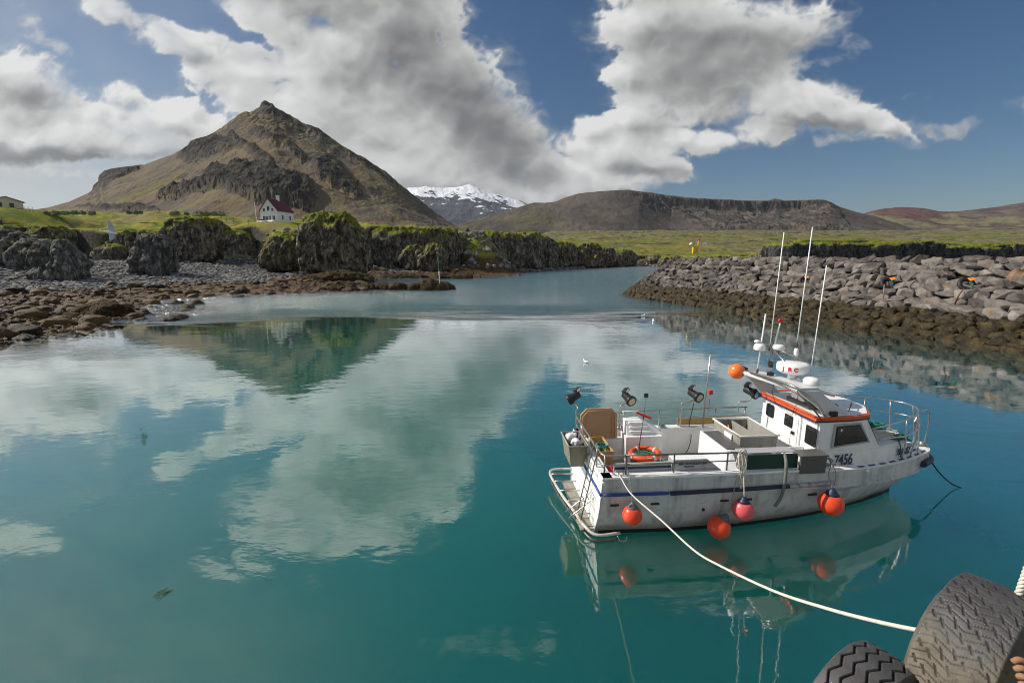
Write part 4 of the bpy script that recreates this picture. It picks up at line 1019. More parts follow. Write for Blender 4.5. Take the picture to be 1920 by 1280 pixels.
    bm = bmesh.new(); mb_lathe(bm, [(.12, 0), (.15, .1), (.15, .32), (.05, .42)], Matrix.Translation((.12, 0, 3.0)), 12); T3('red_lantern', bm, REDP, e)
    # ---- tyres on the breakwater
    def bw_tyre(px, py, Y, lab, side, bra=True):
        c = at_y(px, py, Y); e = empty('tyre_fender', c, lab, 'tyre')
        bm = bmesh.new(); M = Matrix.Rotation(-.35, 4, 'Z')@Matrix.Rotation(math.radians(62), 4, 'X')
        mb_tube(bm, [M@Vector((math.cos(a)*.42, math.sin(a)*.42, 0)) for a in np.linspace(0, 2*math.pi, 24, endpoint=False)], .16, 10, closed=True); T3('tyre', bm, RUBBERB, e)
        bm = bmesh.new(); mb_hull8(bm, [(-.18+side, -.34, .26), (.24+side, -.36, .34), (.30+side, .05, .52), (-.12+side, .06, .46), (-.17+side, -.38, .31), (.23+side, -.40, .39), (.29+side, .02, .57), (-.11+side, .03, .51)], .03); T3('bracket', bm, paint('orange_plate', (.78,.25,.03), .5, .3, (.3,.12,.04), 3), e)
        bm = bmesh.new()
        for k in range(3): mb_tube(bm, smooth_path([(-.1+.10*k, -.3, .2), (-.07+.08*k, -.45, -.1), (-.05+.10*k, -.6, -.42-.12*k)], 4), .018, 6)
        T3('rope', bm, ROPEG, e); return e
    def on_face(px, py):
        # distance of the breakwater face along this sight line
        best = None
        for l in np.linspace(0, 54, 400):
            x, y, z, n_ = bw_surface(l, 0)
            for s in np.linspace(2.5, 9.5, 36):
                x, y, z, n_ = bw_surface(l, s); q = to_px(x, y, z); d = (q[0]-px)**2+(q[1]-py)**2
                if best is None or d < best[0]: best = (d, y, x, z, n_)
        return best
    for px, py, lab, sd_ in ((1509, 527, 'leftmost tyre with an orange plate on the breakwater rocks', .0), (1664, 531, 'middle tyre with an orange plate and thin stake on the breakwater', .25), (1812, 533, 'right tyre with an orange plate and rusty chain on the breakwater', .15)):
        d, y, x, z, n_ = on_face(px, py); bw_tyre(px, py, y-.55, lab, sd_)
    d, y, x, z, n_ = on_face(1657, 552); p = at_y(1656, 560, y-.7); q = at_y(1658, 533, y-.7); bm = bmesh.new(); mb_tube(bm, [p, q], .035, 6); o = bobj('iron_stake', bm, ROPEB, None); tag(o, 'thin grey stake below the middle breakwater tyre', 'stake')
    d, y, x, z, n_ = on_face(1790, 555); bm = bmesh.new()
    pts = smooth_path([at_y(1808, 540, y-.8), at_y(1797, 555, y-.8), at_y(1790, 568, y-.8), at_y(1788, 578, y-.9)], 6)
    for i in range(0, len(pts)-1): mb_tube(bm, [pts[i], pts[i+1]], .05, 6, rr=[.03, .065])
    o = bobj('rusty_chain', bm, paint('rusty_chain', (.20,.07,.03), .8, .3, (.08,.04,.03), 5), None); tag(o, 'rusty chain trailing down from the right breakwater tyre', 'chain')
    # ---- birds
    BW = paint('white_feather', (.82,.82,.82), .7, .05); BG = paint('grey_feather', (.42,.44,.46), .7, .1)
    c = at_y(207, 436, 34); root = empty('seagull', c, 'white gull in flight over the left shore with wings raised', 'gull', rz=.3); root.rotation_euler = (.75, .25, 1.0); root.scale = (1.35, 1.35, 1.35)
    bm = bmesh.new(); mb_tube(bm, smooth_path([(-.30, 0, -.02), (-.12, 0, 0), (.08, 0, .01), (.22, 0, .04), (.31, 0, .05)], 3), .07, 10, rr=[.015, .03, .05, .065, .075, .08, .075, .065, .055, .045, .035, .028, .01][:13]); T3('body', bm, BW, root)
    for sgn, lab in ((-1, 1), (1, 1)):
        up = 1.0 if sgn > 0 else .15
        P_ = [(.12, .03, .03), (.16, .32, .03+.16*up), (.02, .62, .06+.20*up), (-.10, .74, .02+.16*up), (-.12, .55, .0+.17*up), (-.10, .28, .0+.12*up), (-.10, .04, .0)]
        bm = bmesh.new(); mb_prism(bm, [(x, y*sgn, z) for x, y, z in P_], (0, 0, -.014), .004); T3('wing', bm, BG, root)
    bm = bmesh.new(); mb_prism(bm, [(-.26, -.02, -.01), (-.42, -.09, -.03), (-.44, .09, -.03), (-.26, .02, -.01)], (0, 0, -.012), .003); T3('tail', bm, BW, root)
    for k, (px, py, lab) in enumerate(((1206, 593, 'far swimming gull, the left of the pair off the breakwater'), (1225, 603, 'swimming gull, the right of the pair off the breakwater'), (1099, 680, 'white gull swimming alone above the boat stern'))):
        c = at_z(px, py, 0); root = empty('floating_gull', c, lab, 'gull', rz=.4+k)
        bm = bmesh.new(); sc_ = 1.0 if k == 2 else 1.25
        mb_tube(bm, [Vector(v)*sc_ for v in ((-.22, 0, .10), (-.12, 0, .07), (.0, 0, .06), (.10, 0, .08), (.15, 0, .14), (.17, 0, .20), (.20, 0, .22))], .05, 10, rr=[v*sc_ for v in (.012, .05, .075, .07, .045, .04, .015)]); T3('body', bm, BW, root)
    # ---- shrubs on the turf
    LM = NT('willow_leaf'); oi = LM.n('ShaderNodeObjectInfo').outputs['Random']; nn = LM.noise(LM.pos(), .7, 3, .6)
    lc = LM.ramp(nn, [(.3, (.13,.17,.09)), (.7, (.30,.34,.22))]); LMm = LM.out(LM.bsdf(lc, .8))
    rs = np.random.RandomState(8)
    def shrub(px0, px1, py, Y, hgt, lab):
        a = at_y(px0, py, Y); b = at_y(px1, py, Y); L = (b-a).length; n = int(500+L*130); Vs = []; Fs = []
        cen = [(a.lerp(b, t)+Vector((0, rs.uniform(-1.5, 1.5), 0)), rs.uniform(.6, 1.1)*hgt) for t in np.linspace(.06, .94, max(3, int(L/1.8)))]
        for i in range(n):
            c, r = cen[rs.randint(len(cen))]; v = rs.randn(3); v /= np.linalg.norm(v); q = np.array(c)+v*np.array([r*1.2, r, r])*rs.uniform(.55, 1.05)
            q[2] = max(q[2], a.z-.4); u = rs.randn(3); u /= np.linalg.norm(u); w = np.cross(u, rs.randn(3)); w /= np.linalg.norm(w); s = rs.uniform(.10, .24)
            k = len(Vs); Vs += [q-u*s*1.6, q+w*s*.6, q+u*s*1.6, q-w*s*.6]; Fs.append((k, k+1, k+2, k+3))
        Vs = np.array(Vs); base = np.array([Vs[:, 0].mean(), Vs[:, 1].mean(), Vs[:, 2].min()])
        me = np_mesh('foliage', Vs-base, Fs, False); e = empty('shrub', base, lab, 'shrub'); link('foliage', me, LMm, e)
        bm = bmesh.new()
        for c, r in cen:
            o_ = Vector(c)-Vector(base)
            for q in range(3): mb_tube(bm, [o_+Vector((rs.uniform(-.2, .2), 0, -r)), o_+Vector((rs.uniform(-.6, .6), rs.uniform(-.5, .5), r*.5))], .04, 5)
        T3('stems', bm, PP, e)
    shrub(365, 418, 402, 176, 1.5, 'grey green willow thicket on the turf left of the flagpole')
    shrub(322, 348, 401, 178, 1.0, 'small pale shrub clump behind the square rock block')
    shrub(236, 262, 398, 182, .9, 'low pale shrub on the turf below the mountain foot')
    shrub(84, 186, 400, 165, .9, 'long low row of pale shrubs on the turf at the left')
    # ---- floating tuft of weed
    bm = bmesh.new(); rs2 = random.Random(4); c = at_z(303, 1113, .004)
    for k in range(46):
        p = c+Vector((rs2.gauss(0, .05), rs2.gauss(0, .06), 0)); d = Vector((rs2.uniform(-.09, .09), rs2.uniform(-.09, .09), rs2.uniform(-.01, .025)))
        mb_tube(bm, smooth_path([p, p+d*.6+Vector((.01, .01, 0)), p+d], 2), .004, 4)
    o = bobj('floating_seaweed', bm, paint('weed_green', (.05,.10,.03), .6, .3, (.08,.06,.02), 9), None); tag(o, 'small tuft of green seaweed adrift at the lower left', 'seaweed')
# ================================================================ simple builders
def mb_tube(bm, pts, r, seg=8, closed=False, caps=True, rr=None):
    pts = [Vector(p) for p in pts]; n = len(pts); rings = []
    up = None
    for i, p in enumerate(pts):
        a = pts[i-1] if (i > 0 or closed) else p; b = pts[(i+1) % n] if (i < n-1 or closed) else p
        t = (b-a).normalized() if (b-a).length > 1e-9 else Vector((0, 0, 1))
        if up is None: up = t.orthogonal().normalized()
        up = (up-t*up.dot(t)); up = up.normalized() if up.length > 1e-6 else t.orthogonal().normalized()
        sd = t.cross(up); R_ = rr[i] if rr else r
        rings.append([bm.verts.new(p+(up*math.cos(2*math.pi*k/seg)+sd*math.sin(2*math.pi*k/seg))*R_) for k in range(seg)])
    for i in range(n if closed else n-1):
        A, B = rings[i], rings[(i+1) % n]
        for k in range(seg):
            f = bm.faces.new((A[k], A[(k+1) % seg], B[(k+1) % seg], B[k])); f.smooth = True
    if caps and not closed:
        bm.faces.new(rings[0][::-1]); bm.faces.new(rings[-1])
    return bm
def smooth_path(pts, n=6, closed=False):
    P_ = [Vector(p) for p in pts]; out = []; N = len(P_)
    for i in range(N if closed else N-1):
        if closed: a, b, c, d = P_[i-1], P_[i], P_[(i+1) % N], P_[(i+2) % N]
        else: b, c = P_[i], P_[i+1]; a = P_[i-1] if i > 0 else b*2-c; d = P_[i+2] if i+2 < N else c*2-b
        for k in range(n):
            t = k/n
            out.append(.5*((2*b)+(c-a)*t+(2*a-5*b+4*c-d)*t*t+(3*b-a-3*c+d)*t**3))
    if not closed: out.append(P_[-1])
    return out
def mb_box(bm, lo, hi, bev=.01, M=None, seg=2):
    b2 = bmesh.new(); bmesh.ops.create_cube(b2, size=1)
    for v in b2.verts: v.co = Vector([lo[i]+(v.co[i]+.5)*(hi[i]-lo[i]) for i in range(3)])
    if bev > 0: bmesh.ops.bevel(b2, geom=b2.edges[:], offset=bev, segments=seg, profile=.6, affect='EDGES', clamp_overlap=True)
    if M is not None: bmesh.ops.transform(b2, matrix=M, verts=b2.verts)
    me = bpy.data.meshes.new('t'); b2.to_mesh(me); b2.free(); bm.from_mesh(me); bpy.data.meshes.remove(me); return bm
def mb_hull8(bm, pts, bev=.012):
    """box from 8 free corners: bottom 4 then top 4, same winding"""
    b2 = bmesh.new(); v = [b2.verts.new(p) for p in pts]
    for f in ((3,2,1,0),(4,5,6,7),(0,1,5,4),(1,2,6,5),(2,3,7,6),(3,0,4,7)): b2.faces.new([v[i] for i in f])
    bmesh.ops.recalc_face_normals(b2, faces=b2.faces)
    if bev > 0: bmesh.ops.bevel(b2, geom=b2.edges[:], offset=bev, segments=2, profile=.6, affect='EDGES', clamp_overlap=True)
    me = bpy.data.meshes.new('t'); b2.to_mesh(me); b2.free(); bm.from_mesh(me); bpy.data.meshes.remove(me); return bm
def mb_prism(bm, outline, off, bev=.0):
    """flat polygon (3D points) extruded by vector off"""
    b2 = bmesh.new(); vs = [b2.verts.new(p) for p in outline]; f = b2.faces.new(vs)
    r = bmesh.ops.extrude_face_region(b2, geom=[f]); 
    for g in r['geom']:
        if isinstance(g, bmesh.types.BMVert): g.co += Vector(off)
    bmesh.ops.recalc_face_normals(b2, faces=b2.faces)
    if bev > 0: bmesh.ops.bevel(b2, geom=b2.edges[:], offset=bev, segments=2, profile=.6, affect='EDGES', clamp_overlap=True)
    me = bpy.data.meshes.new('t'); b2.to_mesh(me); b2.free(); bm.from_mesh(me); bpy.data.meshes.remove(me); return bm
def mb_lathe(bm, prof, M, seg=24):
    rings = [[bm.verts.new(M@Vector((r*math.cos(2*math.pi*k/seg), r*math.sin(2*math.pi*k/seg), z))) for k in range(seg)] for r, z in prof]
    for A, B in zip(rings[:-1], rings[1:]):
        for k in range(seg):
            f = bm.faces.new((A[k], A[(k+1) % seg], B[(k+1) % seg], B[k])); f.smooth = True
    bm.faces.new(rings[0][::-1]); bm.faces.new(rings[-1]); return bm
def aim(p, d, spin=0):
    """matrix at p with +Z along d"""
    return Matrix.Translation(Vector(p))@Vector(d).normalized().to_track_quat('Z', 'Y').to_matrix().to_4x4()@Matrix.Rotation(spin, 4, 'Z')
def bobj(name, bm, mat, parent=None, M=None):
    bmesh.ops.recalc_face_normals(bm, faces=bm.faces)
    me = bpy.data.meshes.new(name); bm.to_mesh(me); bm.free()
    o = link(name, me, mat, parent)
    if M is not None: o.matrix_world = M
    return o
def top_obj(name, bm, mat, M, label, cat, group=None):
    """a thing that is one mesh: origin moved to the middle of its base"""
    vs = [v.co for v in bm.verts]; c = Vector((sum(v.x for v in vs)/len(vs), sum(v.y for v in vs)/len(vs), min(v.z for v in vs)))
    bmesh.ops.translate(bm, vec=-c, verts=bm.verts)
    o = bobj(name, bm, mat, None, M@Matrix.Translation(c)); return tag(o, label, cat, group)
def text_mesh(name, txt, size, mat, M, parent, bold=0.0, ext=.002, sx=1.0):
    cu = bpy.data.curves.new(name, 'FONT'); cu.body = txt; cu.size = size; cu.extrude = ext; cu.offset = bold; cu.align_x = 'LEFT'
    ob = bpy.data.objects.new(name, cu); C.objects.link(ob)
    bpy.context.view_layer.update()
    me = bpy.data.meshes.new_from_object(ob.evaluated_get(bpy.context.evaluated_depsgraph_get())); bpy.data.objects.remove(ob)
    me.name = name; me.materials.clear(); o = link(name, me, mat, parent); o.matrix_local = M@Matrix.Diagonal((sx, 1, 1, 1)); return o
# ================================================================ paints
def paint(name, col, rough=.35, dirt=.25, dirtcol=(.16,.14,.11), scale=3.0, streak=True, spec=.5, bumpy=.0, metal=0.0, sss=0.0):
    m = NT(name); P = m.co()
    n = m.noise(P, scale, 6, .65); s = m.noise(m.co((scale*2.2, scale*2.2, scale*.25)), 1, 5, .6) if streak else n
    f = m.math('MULTIPLY', m.smooth(m.math('ADD', m.math('MULTIPLY', n, .5), m.math('MULTIPLY', s, .5)), .47, .68), dirt, clamp=True)
    c = m.mix(f, c3(*col), c3(*dirtcol))
    sp = m.smooth(m.noise(P, scale*14, 3, .6), .66, .72)
    c = m.mix(m.math('MULTIPLY', sp, dirt), c, c3(*[v*.5 for v in dirtcol]))
    h = m.math('ADD', m.math('MULTIPLY', n, .5), m.math('MULTIPLY', m.noise(P, scale*9, 3, .5), .2))
    b = m.bump(h, .25+bumpy, .012)
    r = m.math('ADD', rough, m.math('MULTIPLY', f, .3))
    kw = {}
    if sss: kw = dict(Subsurface_Weight=sss)
    return m.out(m.bsdf(c, r, b, metal, Specular_IOR_Level=spec, **kw))
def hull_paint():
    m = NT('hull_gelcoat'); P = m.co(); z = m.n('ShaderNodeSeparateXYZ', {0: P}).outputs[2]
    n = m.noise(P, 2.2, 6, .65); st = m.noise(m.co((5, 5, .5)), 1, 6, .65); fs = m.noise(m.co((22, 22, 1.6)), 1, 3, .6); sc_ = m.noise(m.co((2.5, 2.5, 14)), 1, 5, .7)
    c = m.mix(m.math('MULTIPLY', m.smooth(m.math('ADD', m.math('MULTIPLY', n, .4), m.math('MULTIPLY', st, .6)), .44, .64), .62), c3(.58,.60,.61), c3(.22,.215,.19))  # base grey holds the side's shade along with its real dirt
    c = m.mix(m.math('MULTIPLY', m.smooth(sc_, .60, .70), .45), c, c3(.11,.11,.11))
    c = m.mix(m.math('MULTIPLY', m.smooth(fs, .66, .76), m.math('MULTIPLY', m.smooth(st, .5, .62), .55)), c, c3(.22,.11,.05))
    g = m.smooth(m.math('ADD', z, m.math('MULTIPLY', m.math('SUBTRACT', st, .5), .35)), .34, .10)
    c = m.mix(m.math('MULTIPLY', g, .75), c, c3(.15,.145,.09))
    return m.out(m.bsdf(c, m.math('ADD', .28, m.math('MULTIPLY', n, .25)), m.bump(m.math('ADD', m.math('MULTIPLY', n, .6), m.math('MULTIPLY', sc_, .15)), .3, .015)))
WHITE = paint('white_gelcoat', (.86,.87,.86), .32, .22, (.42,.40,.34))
HULLP = hull_paint()
GREYW = paint('grey_side_paint', (.40,.42,.43), .4, .4, (.26,.26,.24))
DECKM = paint('worn_deck', (.42,.40,.35), .75, .75, (.13,.125,.11), 4, False)
NAVY = paint('navy_paint', (.012,.022,.085), .35, .15, (.08,.08,.08))
BLUES = paint('blue_rubber', (.012,.06,.28), .45, .3, (.10,.11,.12), 6)
NAVYR = paint('navy_rubber', (.010,.020,.055), .5, .3, (.08,.08,.08), 6)
ORANGE = paint('orange_trim', (.62,.095,.025), .4, .15, (.3,.1,.05))
STEEL = paint('stainless_tube', (.50,.49,.46), .28, .35, (.18,.12,.08), 5, metal=.85)
DARKST = paint('dull_steel_tube', (.16,.15,.14), .4, .3, (.12,.07,.04), 5, metal=.7)
BLACKP = paint('black_plastic', (.014,.014,.015), .4, .2, (.08,.08,.08), 6)
RUBBERB = paint('bottom_paint', (.010,.011,.013), .6, .2, (.03,.04,.03), 3)
GLASS = paint('dark_glass', (.012,.014,.015), .06, .0, (.05,.05,.05), 3, spec=.8)
RUBBER = paint('window_gasket', (.02,.02,.02), .6, 0)
TAN = paint('tan_plastic', (.50,.31,.165), .55, .25, (.28,.18,.10), 2.5)
OLIVE = paint('grimy_tub', (.20,.185,.135), .6, .65, (.05,.045,.03), 3)
TUBG = paint('grey_tub_plastic', (.33,.32,.28), .55, .6, (.10,.095,.08), 3)
YELLOWB = paint('yellowed_board', (.52,.36,.13), .6, .4, (.26,.18,.08), 3)
GREENP = paint('dark_green_panel', (.018,.055,.040), .22, .15, (.05,.06,.05), 2)
GREYP = paint('dark_grey_panel', (.10,.10,.095), .4, .4, (.05,.05,.045), 2)
ROPEW = paint('white_rope', (.66,.62,.54), .8, .35, (.35,.30,.22), 20, False, .2)
ROPEG = paint('green_rope', (.03,.22,.15), .8, .35, (.25,.28,.20), 14, False, .2)
ROPEB = paint('grey_rope', (.30,.29,.25), .8, .4, (.12,.11,.09), 18, False, .2)
ROPEK = paint('black_rope', (.012,.012,.014), .8, .2, (.05,.05,.05), 10, False, .2)
BUOYR = paint('red_orange_vinyl', (.80,.075,.022), .34, .15, (.5,.06,.03), 4, False, .5, sss=.25)
BUOYP = paint('pink_vinyl', (.78,.12,.14), .38, .3, (.55,.12,.12), 3, False, .5, sss=.25)
BUOYO = paint('orange_vinyl', (.90,.20,.035), .34, .12, (.6,.12,.03), 4, False, .5, sss=.2)
REDP = paint('red_plastic', (.62,.02,.015), .4, .15, (.3,.03,.03), 6)
GREYARCH = paint('grey_arch', (.62,.63,.64), .4, .25, (.3,.29,.26))
LENS = paint('lamp_lens', (.55,.47,.34), .12, .0, (.3,.3,.3), 3)
BOAT = Matrix.Translation((1.80, 10.33, 0))@Matrix.Rotation(math.radians(5), 4, 'Z')
def cutl(px, py, axis, val):
    """boat coordinates of the point of a sight line with s, w or z given"""
    inv = BOAT.inverted(); o = inv@Vector((0, 0, H)); d = inv.to_3x3()@Vector(ray(px, py)); i = 'swz'.index(axis)
    return o+d*((val-o[i])/d[i])
def world_on_boat(p): return BOAT@Vector(p)
def build_boat():
    root = empty('fishing_boat', BOAT.translation, 'white fishing boat with orange roof trim and the number 7456 moored in the harbour', 'boat', rz=math.radians(5))
    def part(name, bm, mat, parent=root, label=None):
        o = bobj(name, bm, mat, parent); 
        if label: o['label'] = label
        return o
    # ---------- hull
    st = [ # s, half beam at rail, rail height, half beam at z=.55, half beam at waterline, keel depth
        (0,1.42,1.42,1.40,1.20,-.35),(1.5,1.45,1.42,1.43,1.25,-.42),(3.2,1.45,1.42,1.42,1.20,-.45),(4.6,1.42,1.41,1.34,1.03,-.45),(5.3,1.37,1.36,1.22,.90,-.45),
        (6.2,1.16,1.27,.98,.68,-.42),(7.0,.98,1.245,.70,.44,-.36),(7.7,.76,1.23,.42,.20,-.28),(8.05,.62,1.22,.23,.03,.0),(8.5,.42,1.215,.10,.0,.38),(8.78,.27,1.21,.0,.0,.68),(8.93,.14,1.205,.0,.0,.88),(9.0,.0,1.20,.0,.0,1.02)]
    S = np.array(st); ss = np.concatenate([np.linspace(0, 8, 41), np.linspace(8.1, 9.0, 16)])
    def it(c, s): return np.interp(s, S[:, 0], S[:, c])
    rows = [0, .08, .16, .24, .30, .45, .6, .75, .88, 1.0]
    def section(s):
        b, z, m, wl, k = [it(i, s) for i in (1, 2, 3, 4, 5)]
        f = min(1.0, (z-k)/1.1); g = max(0.0, min(1.0, (s-7.0)/.8))
        pts = [(b, z), (b, z-.04*f), (b, z-.36*f), (b+.045*f, z-.375*f), (b+.045*f, z-.40*f), (b-.005, z-.42*f)]
        z0 = z-.42*f; b0 = max(b-.005, 0)
        A = [(b+(m-b)*.5, (z0+.7)/2), (m+.01, .70), (m-.012, .685), (m-.015, .62)]
        for t in (.2, .4, .6, .8): A.append((m+(wl-m)*t**1.15, .62*(1-t)+.09*t))
        A += [(wl, .08), (max(wl-.02, 0), .0), (wl*.7, k*.55), (wl*.3, k*.9), (0, k)]
        n = len(A)
        for i, (y, zz) in enumerate(A):
            t = (i+1)/n; B = (b0*(1-t)**1.15, z0+(k-z0)*t)
            pts.append((y*(1-g)+B[0]*g, zz*(1-g)+B[1]*g))
        return pts
    V = []; secs = [section(s) for s in ss]; nr = len(secs[0])
    for s, sec in zip(ss, secs):
        rake = .0
        for (y, z) in sec:
            sx = s-(max(0, 1.2-z)*.10*max(0, (s-7.2)/1.8)) if s > 7.2 else s-.06*max(0, 1.42-z)*(s < .01)
            V.append((sx, -y, z))
        for (y, z) in sec[::-1]:
            sx = s-(max(0, 1.2-z)*.10*max(0, (s-7.2)/1.8)) if s > 7.2 else s-.06*max(0, 1.42-z)*(s < .01)
            V.append((sx, y, z))
    me = np_mesh('hull', V, grid_faces(len(ss), nr*2), True)
    bm = bmesh.new(); bm.from_mesh(me); bm.verts.ensure_lookup_table()
    f = bm.faces.new([bm.verts[i] for i in range(nr*2)][::-1]); f.smooth = False
    for fc in bm.faces: fc.smooth = True
    f.smooth = False
    for e in bm.edges:
        if len(e.link_faces) == 2 and e.link_faces[0].normal.angle(e.link_faces[1].normal, 0) > .5: e.smooth = False
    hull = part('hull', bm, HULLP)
    mh = HULLP
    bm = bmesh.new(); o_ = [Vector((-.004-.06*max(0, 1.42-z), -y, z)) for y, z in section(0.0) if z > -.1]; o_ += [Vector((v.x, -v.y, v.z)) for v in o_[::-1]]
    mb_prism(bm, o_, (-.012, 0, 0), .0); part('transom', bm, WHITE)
    # boot top: thin skin off the hull; transom skin whitened to stand for sunlight
    bm = bmesh.new()
    for side in (-1, 1):
        top = [Vector((s, side*(it(4, s)+.006), .095)) for s in np.linspace(-.0, 8.1, 40)]; bot = [Vector((s, side*(it(4, s)-.01), -.02)) for s in np.linspace(-.0, 8.1, 40)]
        vt = [bm.verts.new(p) for p in top]; vb = [bm.verts.new(p) for p in bot]
        for i in range(39): bm.faces.new((vt[i], vt[i+1], vb[i+1], vb[i]))
    part('waterline_band', bm, RUBBERB)
    # bow fender strip (dark blue rubber nose)
    bm = bmesh.new(); pts = [(s, -(it(1, s)+.05), it(2, s)-.24) for s in np.linspace(8.35, 8.95, 8)]+[(9.02, 0, .96)]+[(s, (it(1, s)+.05), it(2, s)-.24) for s in np.linspace(8.95, 7.6, 12)]
    mb_tube(bm, pts, .075, 8); part('bow_fender', bm, NAVYR)
    # cap rail
    bm = bmesh.new()
    def ribbon(bm, outer, inner, th=.03):
        n = len(outer); a = [bm.verts.new(p) for p in outer]; b = [bm.verts.new(p) for p in inner]
        a2 = [bm.verts.new(Vector(p)-Vector((0, 0, th))) for p in outer]; b2 = [bm.verts.new(Vector(p)-Vector((0, 0, th))) for p in inner]
        for i in range(n-1):
            bm.faces.new((a[i], a[i+1], b[i+1], b[i])); bm.faces.new((a2[i], a[i], a[i+1], a2[i+1])); bm.faces.new((b[i], b2[i], b2[i+1], b[i+1])); bm.faces.new((a2[i], a2[i+1], b2[i+1], b2[i]))
    for side in (-1, 1):
        sx = np.linspace(0, 5.35, 24)
        ribbon(bm, [(s, side*(it(1, s)+.012), it(2, s)+.022) for s in sx], [(s, side*(1.18), it(2, s)+.022) for s in sx], .04)
    ribbon(bm, [(-.012, w, 1.442) for w in np.linspace(-1.43, 1.43, 12)], [(.20, w, 1.442) for w in np.linspace(-1.43, 1.43, 12)], .04)
    part('cap_rail', bm, WHITE)
    # inner bulwarks and deck
    bm = bmesh.new()
    for side in (-1, 1): mb_box(bm, (.14, side*1.20-.02, .70), (5.05, side*1.20+.02, 1.40), .004)
    mb_box(bm, (.16, -1.18, .70), (.20, 1.18, 1.40), .004)
    part('bulwark', bm, WHITE)
    bm = bmesh.new(); mb_box(bm, (.1, -1.22, .64), (5.1, 1.22, .72), .004); part('deck', bm, DECKM)
    bm = bmesh.new()    # raised inner coaming with a navy line
    mb_box(bm, (.30, -1.19, 1.442), (1.58, -1.14, 1.63), .006); part('coaming', bm, GREYW)
    bm = bmesh.new(); mb_box(bm, (.31, -1.196, 1.50), (1.57, -1.189, 1.555), 0); part('stripe', bm, NAVY)
    bm = bmesh.new(); mb_prism(bm, [(1.60, -1.24, 1.442), (2.68, -1.24, 1.442), (2.36, -1.24, 1.68), (1.62, -1.24, 1.68)], (0, .30, 0), .01); lk = part('side_locker', bm, GREYW)
    bm = bmesh.new(); mb_box(bm, (1.60, -1.245, 1.682), (2.36, -.93, 1.70), .006); part('locker_lid', bm, WHITE, lk)
    text_mesh('lettering', 'BÁTAHÖLLIN ehf', .085, NAVY, Matrix.Translation((1.72, -1.246, 1.575))@Matrix.Rotation(math.pi/2, 4, 'X'), lk, .001)
    text_mesh('lettering', 'HELLISSANDI', .04, NAVY, Matrix.Translation((1.84, -1.246, 1.52))@Matrix.Rotation(math.pi/2, 4, 'X'), lk, .001)
    # blue rubbing strakes
    def strake(a, b, za, zb, mat, r=.034):
        bm = bmesh.new(); pts = [(s, -(it(1, s)+.03), za+(zb-za)*(s-a)/(b-a)) for s in np.linspace(a, b, 20)]
        mb_tube(bm, pts, r, 8); part('rubbing_strake', bm, mat)
    strake(.02, 1.42, 1.06, 1.055, BLUES); strake(1.46, 4.15, 1.05, 1.085, NAVYR, .045)
    bm = bmesh.new(); mb_tube(bm, smooth_path([(s, -(it(1, s)+.03), 1.085) for s in np.linspace(4.16, 5.3, 8)], 3), .045, 8); part('rubbing_strake', bm, paint('worn_strake', (.45,.46,.47), .6, .9, (.08,.08,.09), 9), label='scuffed grey rubbing strake amidships')
    bm = bmesh.new(); mb_tube(bm, [(-.045, w, 1.06) for w in (-1.46, -.7, 0, .7, 1.46)], .032, 8); part('rubbing_strake', bm, BLUES)
    bm = bmesh.new(); mb_tube(bm, [(s, (it(1, s)+.03), 1.06) for s in np.linspace(.02, 4.6, 16)], .034, 8); part('rubbing_strake', bm, BLUES)
    # scuppers, through-hulls
    for (s, w_) in ((.18, .17), (1.06, .17), (2.62, .17), (3.18, .15), (4.72, .18)):
        bm = bmesh.new(); y = -(np.interp(.8, [.7, 1.0], [it(3, s)+.01, it(1, s)])+.004)
        pts = [(s, y, .80), (s+.14*1.3*w_/.17, y, .805)]
        mb_tube(bm, smooth_path(pts, 2), .024, 8); part('scupper', bm, BLACKP)
    bm = bmesh.new(); p = cutl(1318, 954, 'w', -1.40); mb_lathe(bm, [(.035, 0), (.035, .03)], aim(p, (0, -1, 0)), 12); part('outlet', bm, BLACKP)
    for px, py in ((1624, 881), (1130, 905)):
        bm = bmesh.new(); p = cutl(px, py, 'w', -1.13) if px > 1500 else cutl(px, py, 's', -.04); mb_lathe(bm, [(.04, 0), (.04, .02), (.02, .03)], aim(p+Vector((0, -.02, 0)), (0, -1, 0)), 12); part('outlet', bm, WHITE)
    # transom panel details
    bm = bmesh.new(); mb_box(bm, (-.052, .30, 1.10), (-.02, .36, 1.40), .01); mb_box(bm, (-.052, -.55, 1.10), (-.02, -.49, 1.40), .01); part('transom_cleat', bm, WHITE)
    bm = bmesh.new(); mb_box(bm, (-.10, .82, .62), (-.05, .90, .80), .01); part('outlet', bm, paint('rusty_flap', (.12,.06,.03), .8, .5, (.05,.03,.02)))
    # ---------- foredeck: side deck sheet, trunk cabin
    sd = np.linspace(5.2, 9.0, 34)
    bm = bmesh.new(); ribbon(bm, [(s, -(it(1, s)+.004), it(2, s)+.004) for s in sd], [(s, 0, it(2, s)+.03) for s in sd], .02)
    ribbon(bm, [(s, 0, it(2, s)+.03) for s in sd], [(s, (it(1, s)+.004), it(2, s)+.004) for s in sd], .02); part('foredeck', bm, WHITE)
    tr = [(5.15,1.13),(6.2,.97),(6.9,.845),(7.4,.67),(7.8,.50),(8.05,.34),(8.2,.15),(8.22,0)]
    def trunk(s): return np.interp(s, [p[0] for p in tr], [p[1] for p in tr])
    out = [(s, -w) for s, w in tr]+[(s, w) for s, w in tr[::-1][1:]]
    bm = bmesh.new(); n = len(out)
    lo = [bm.verts.new((s, w, 1.20)) for s, w in out]; hi = [bm.verts.new((s-.02*(s > 8), w*.96, 1.63-.05*max(0, (s-6.4))/1.8)) for s, w in out]
    for i in range(n): bm.faces.new((lo[i], lo[(i+1) % n], hi[(i+1) % n], hi[i]))
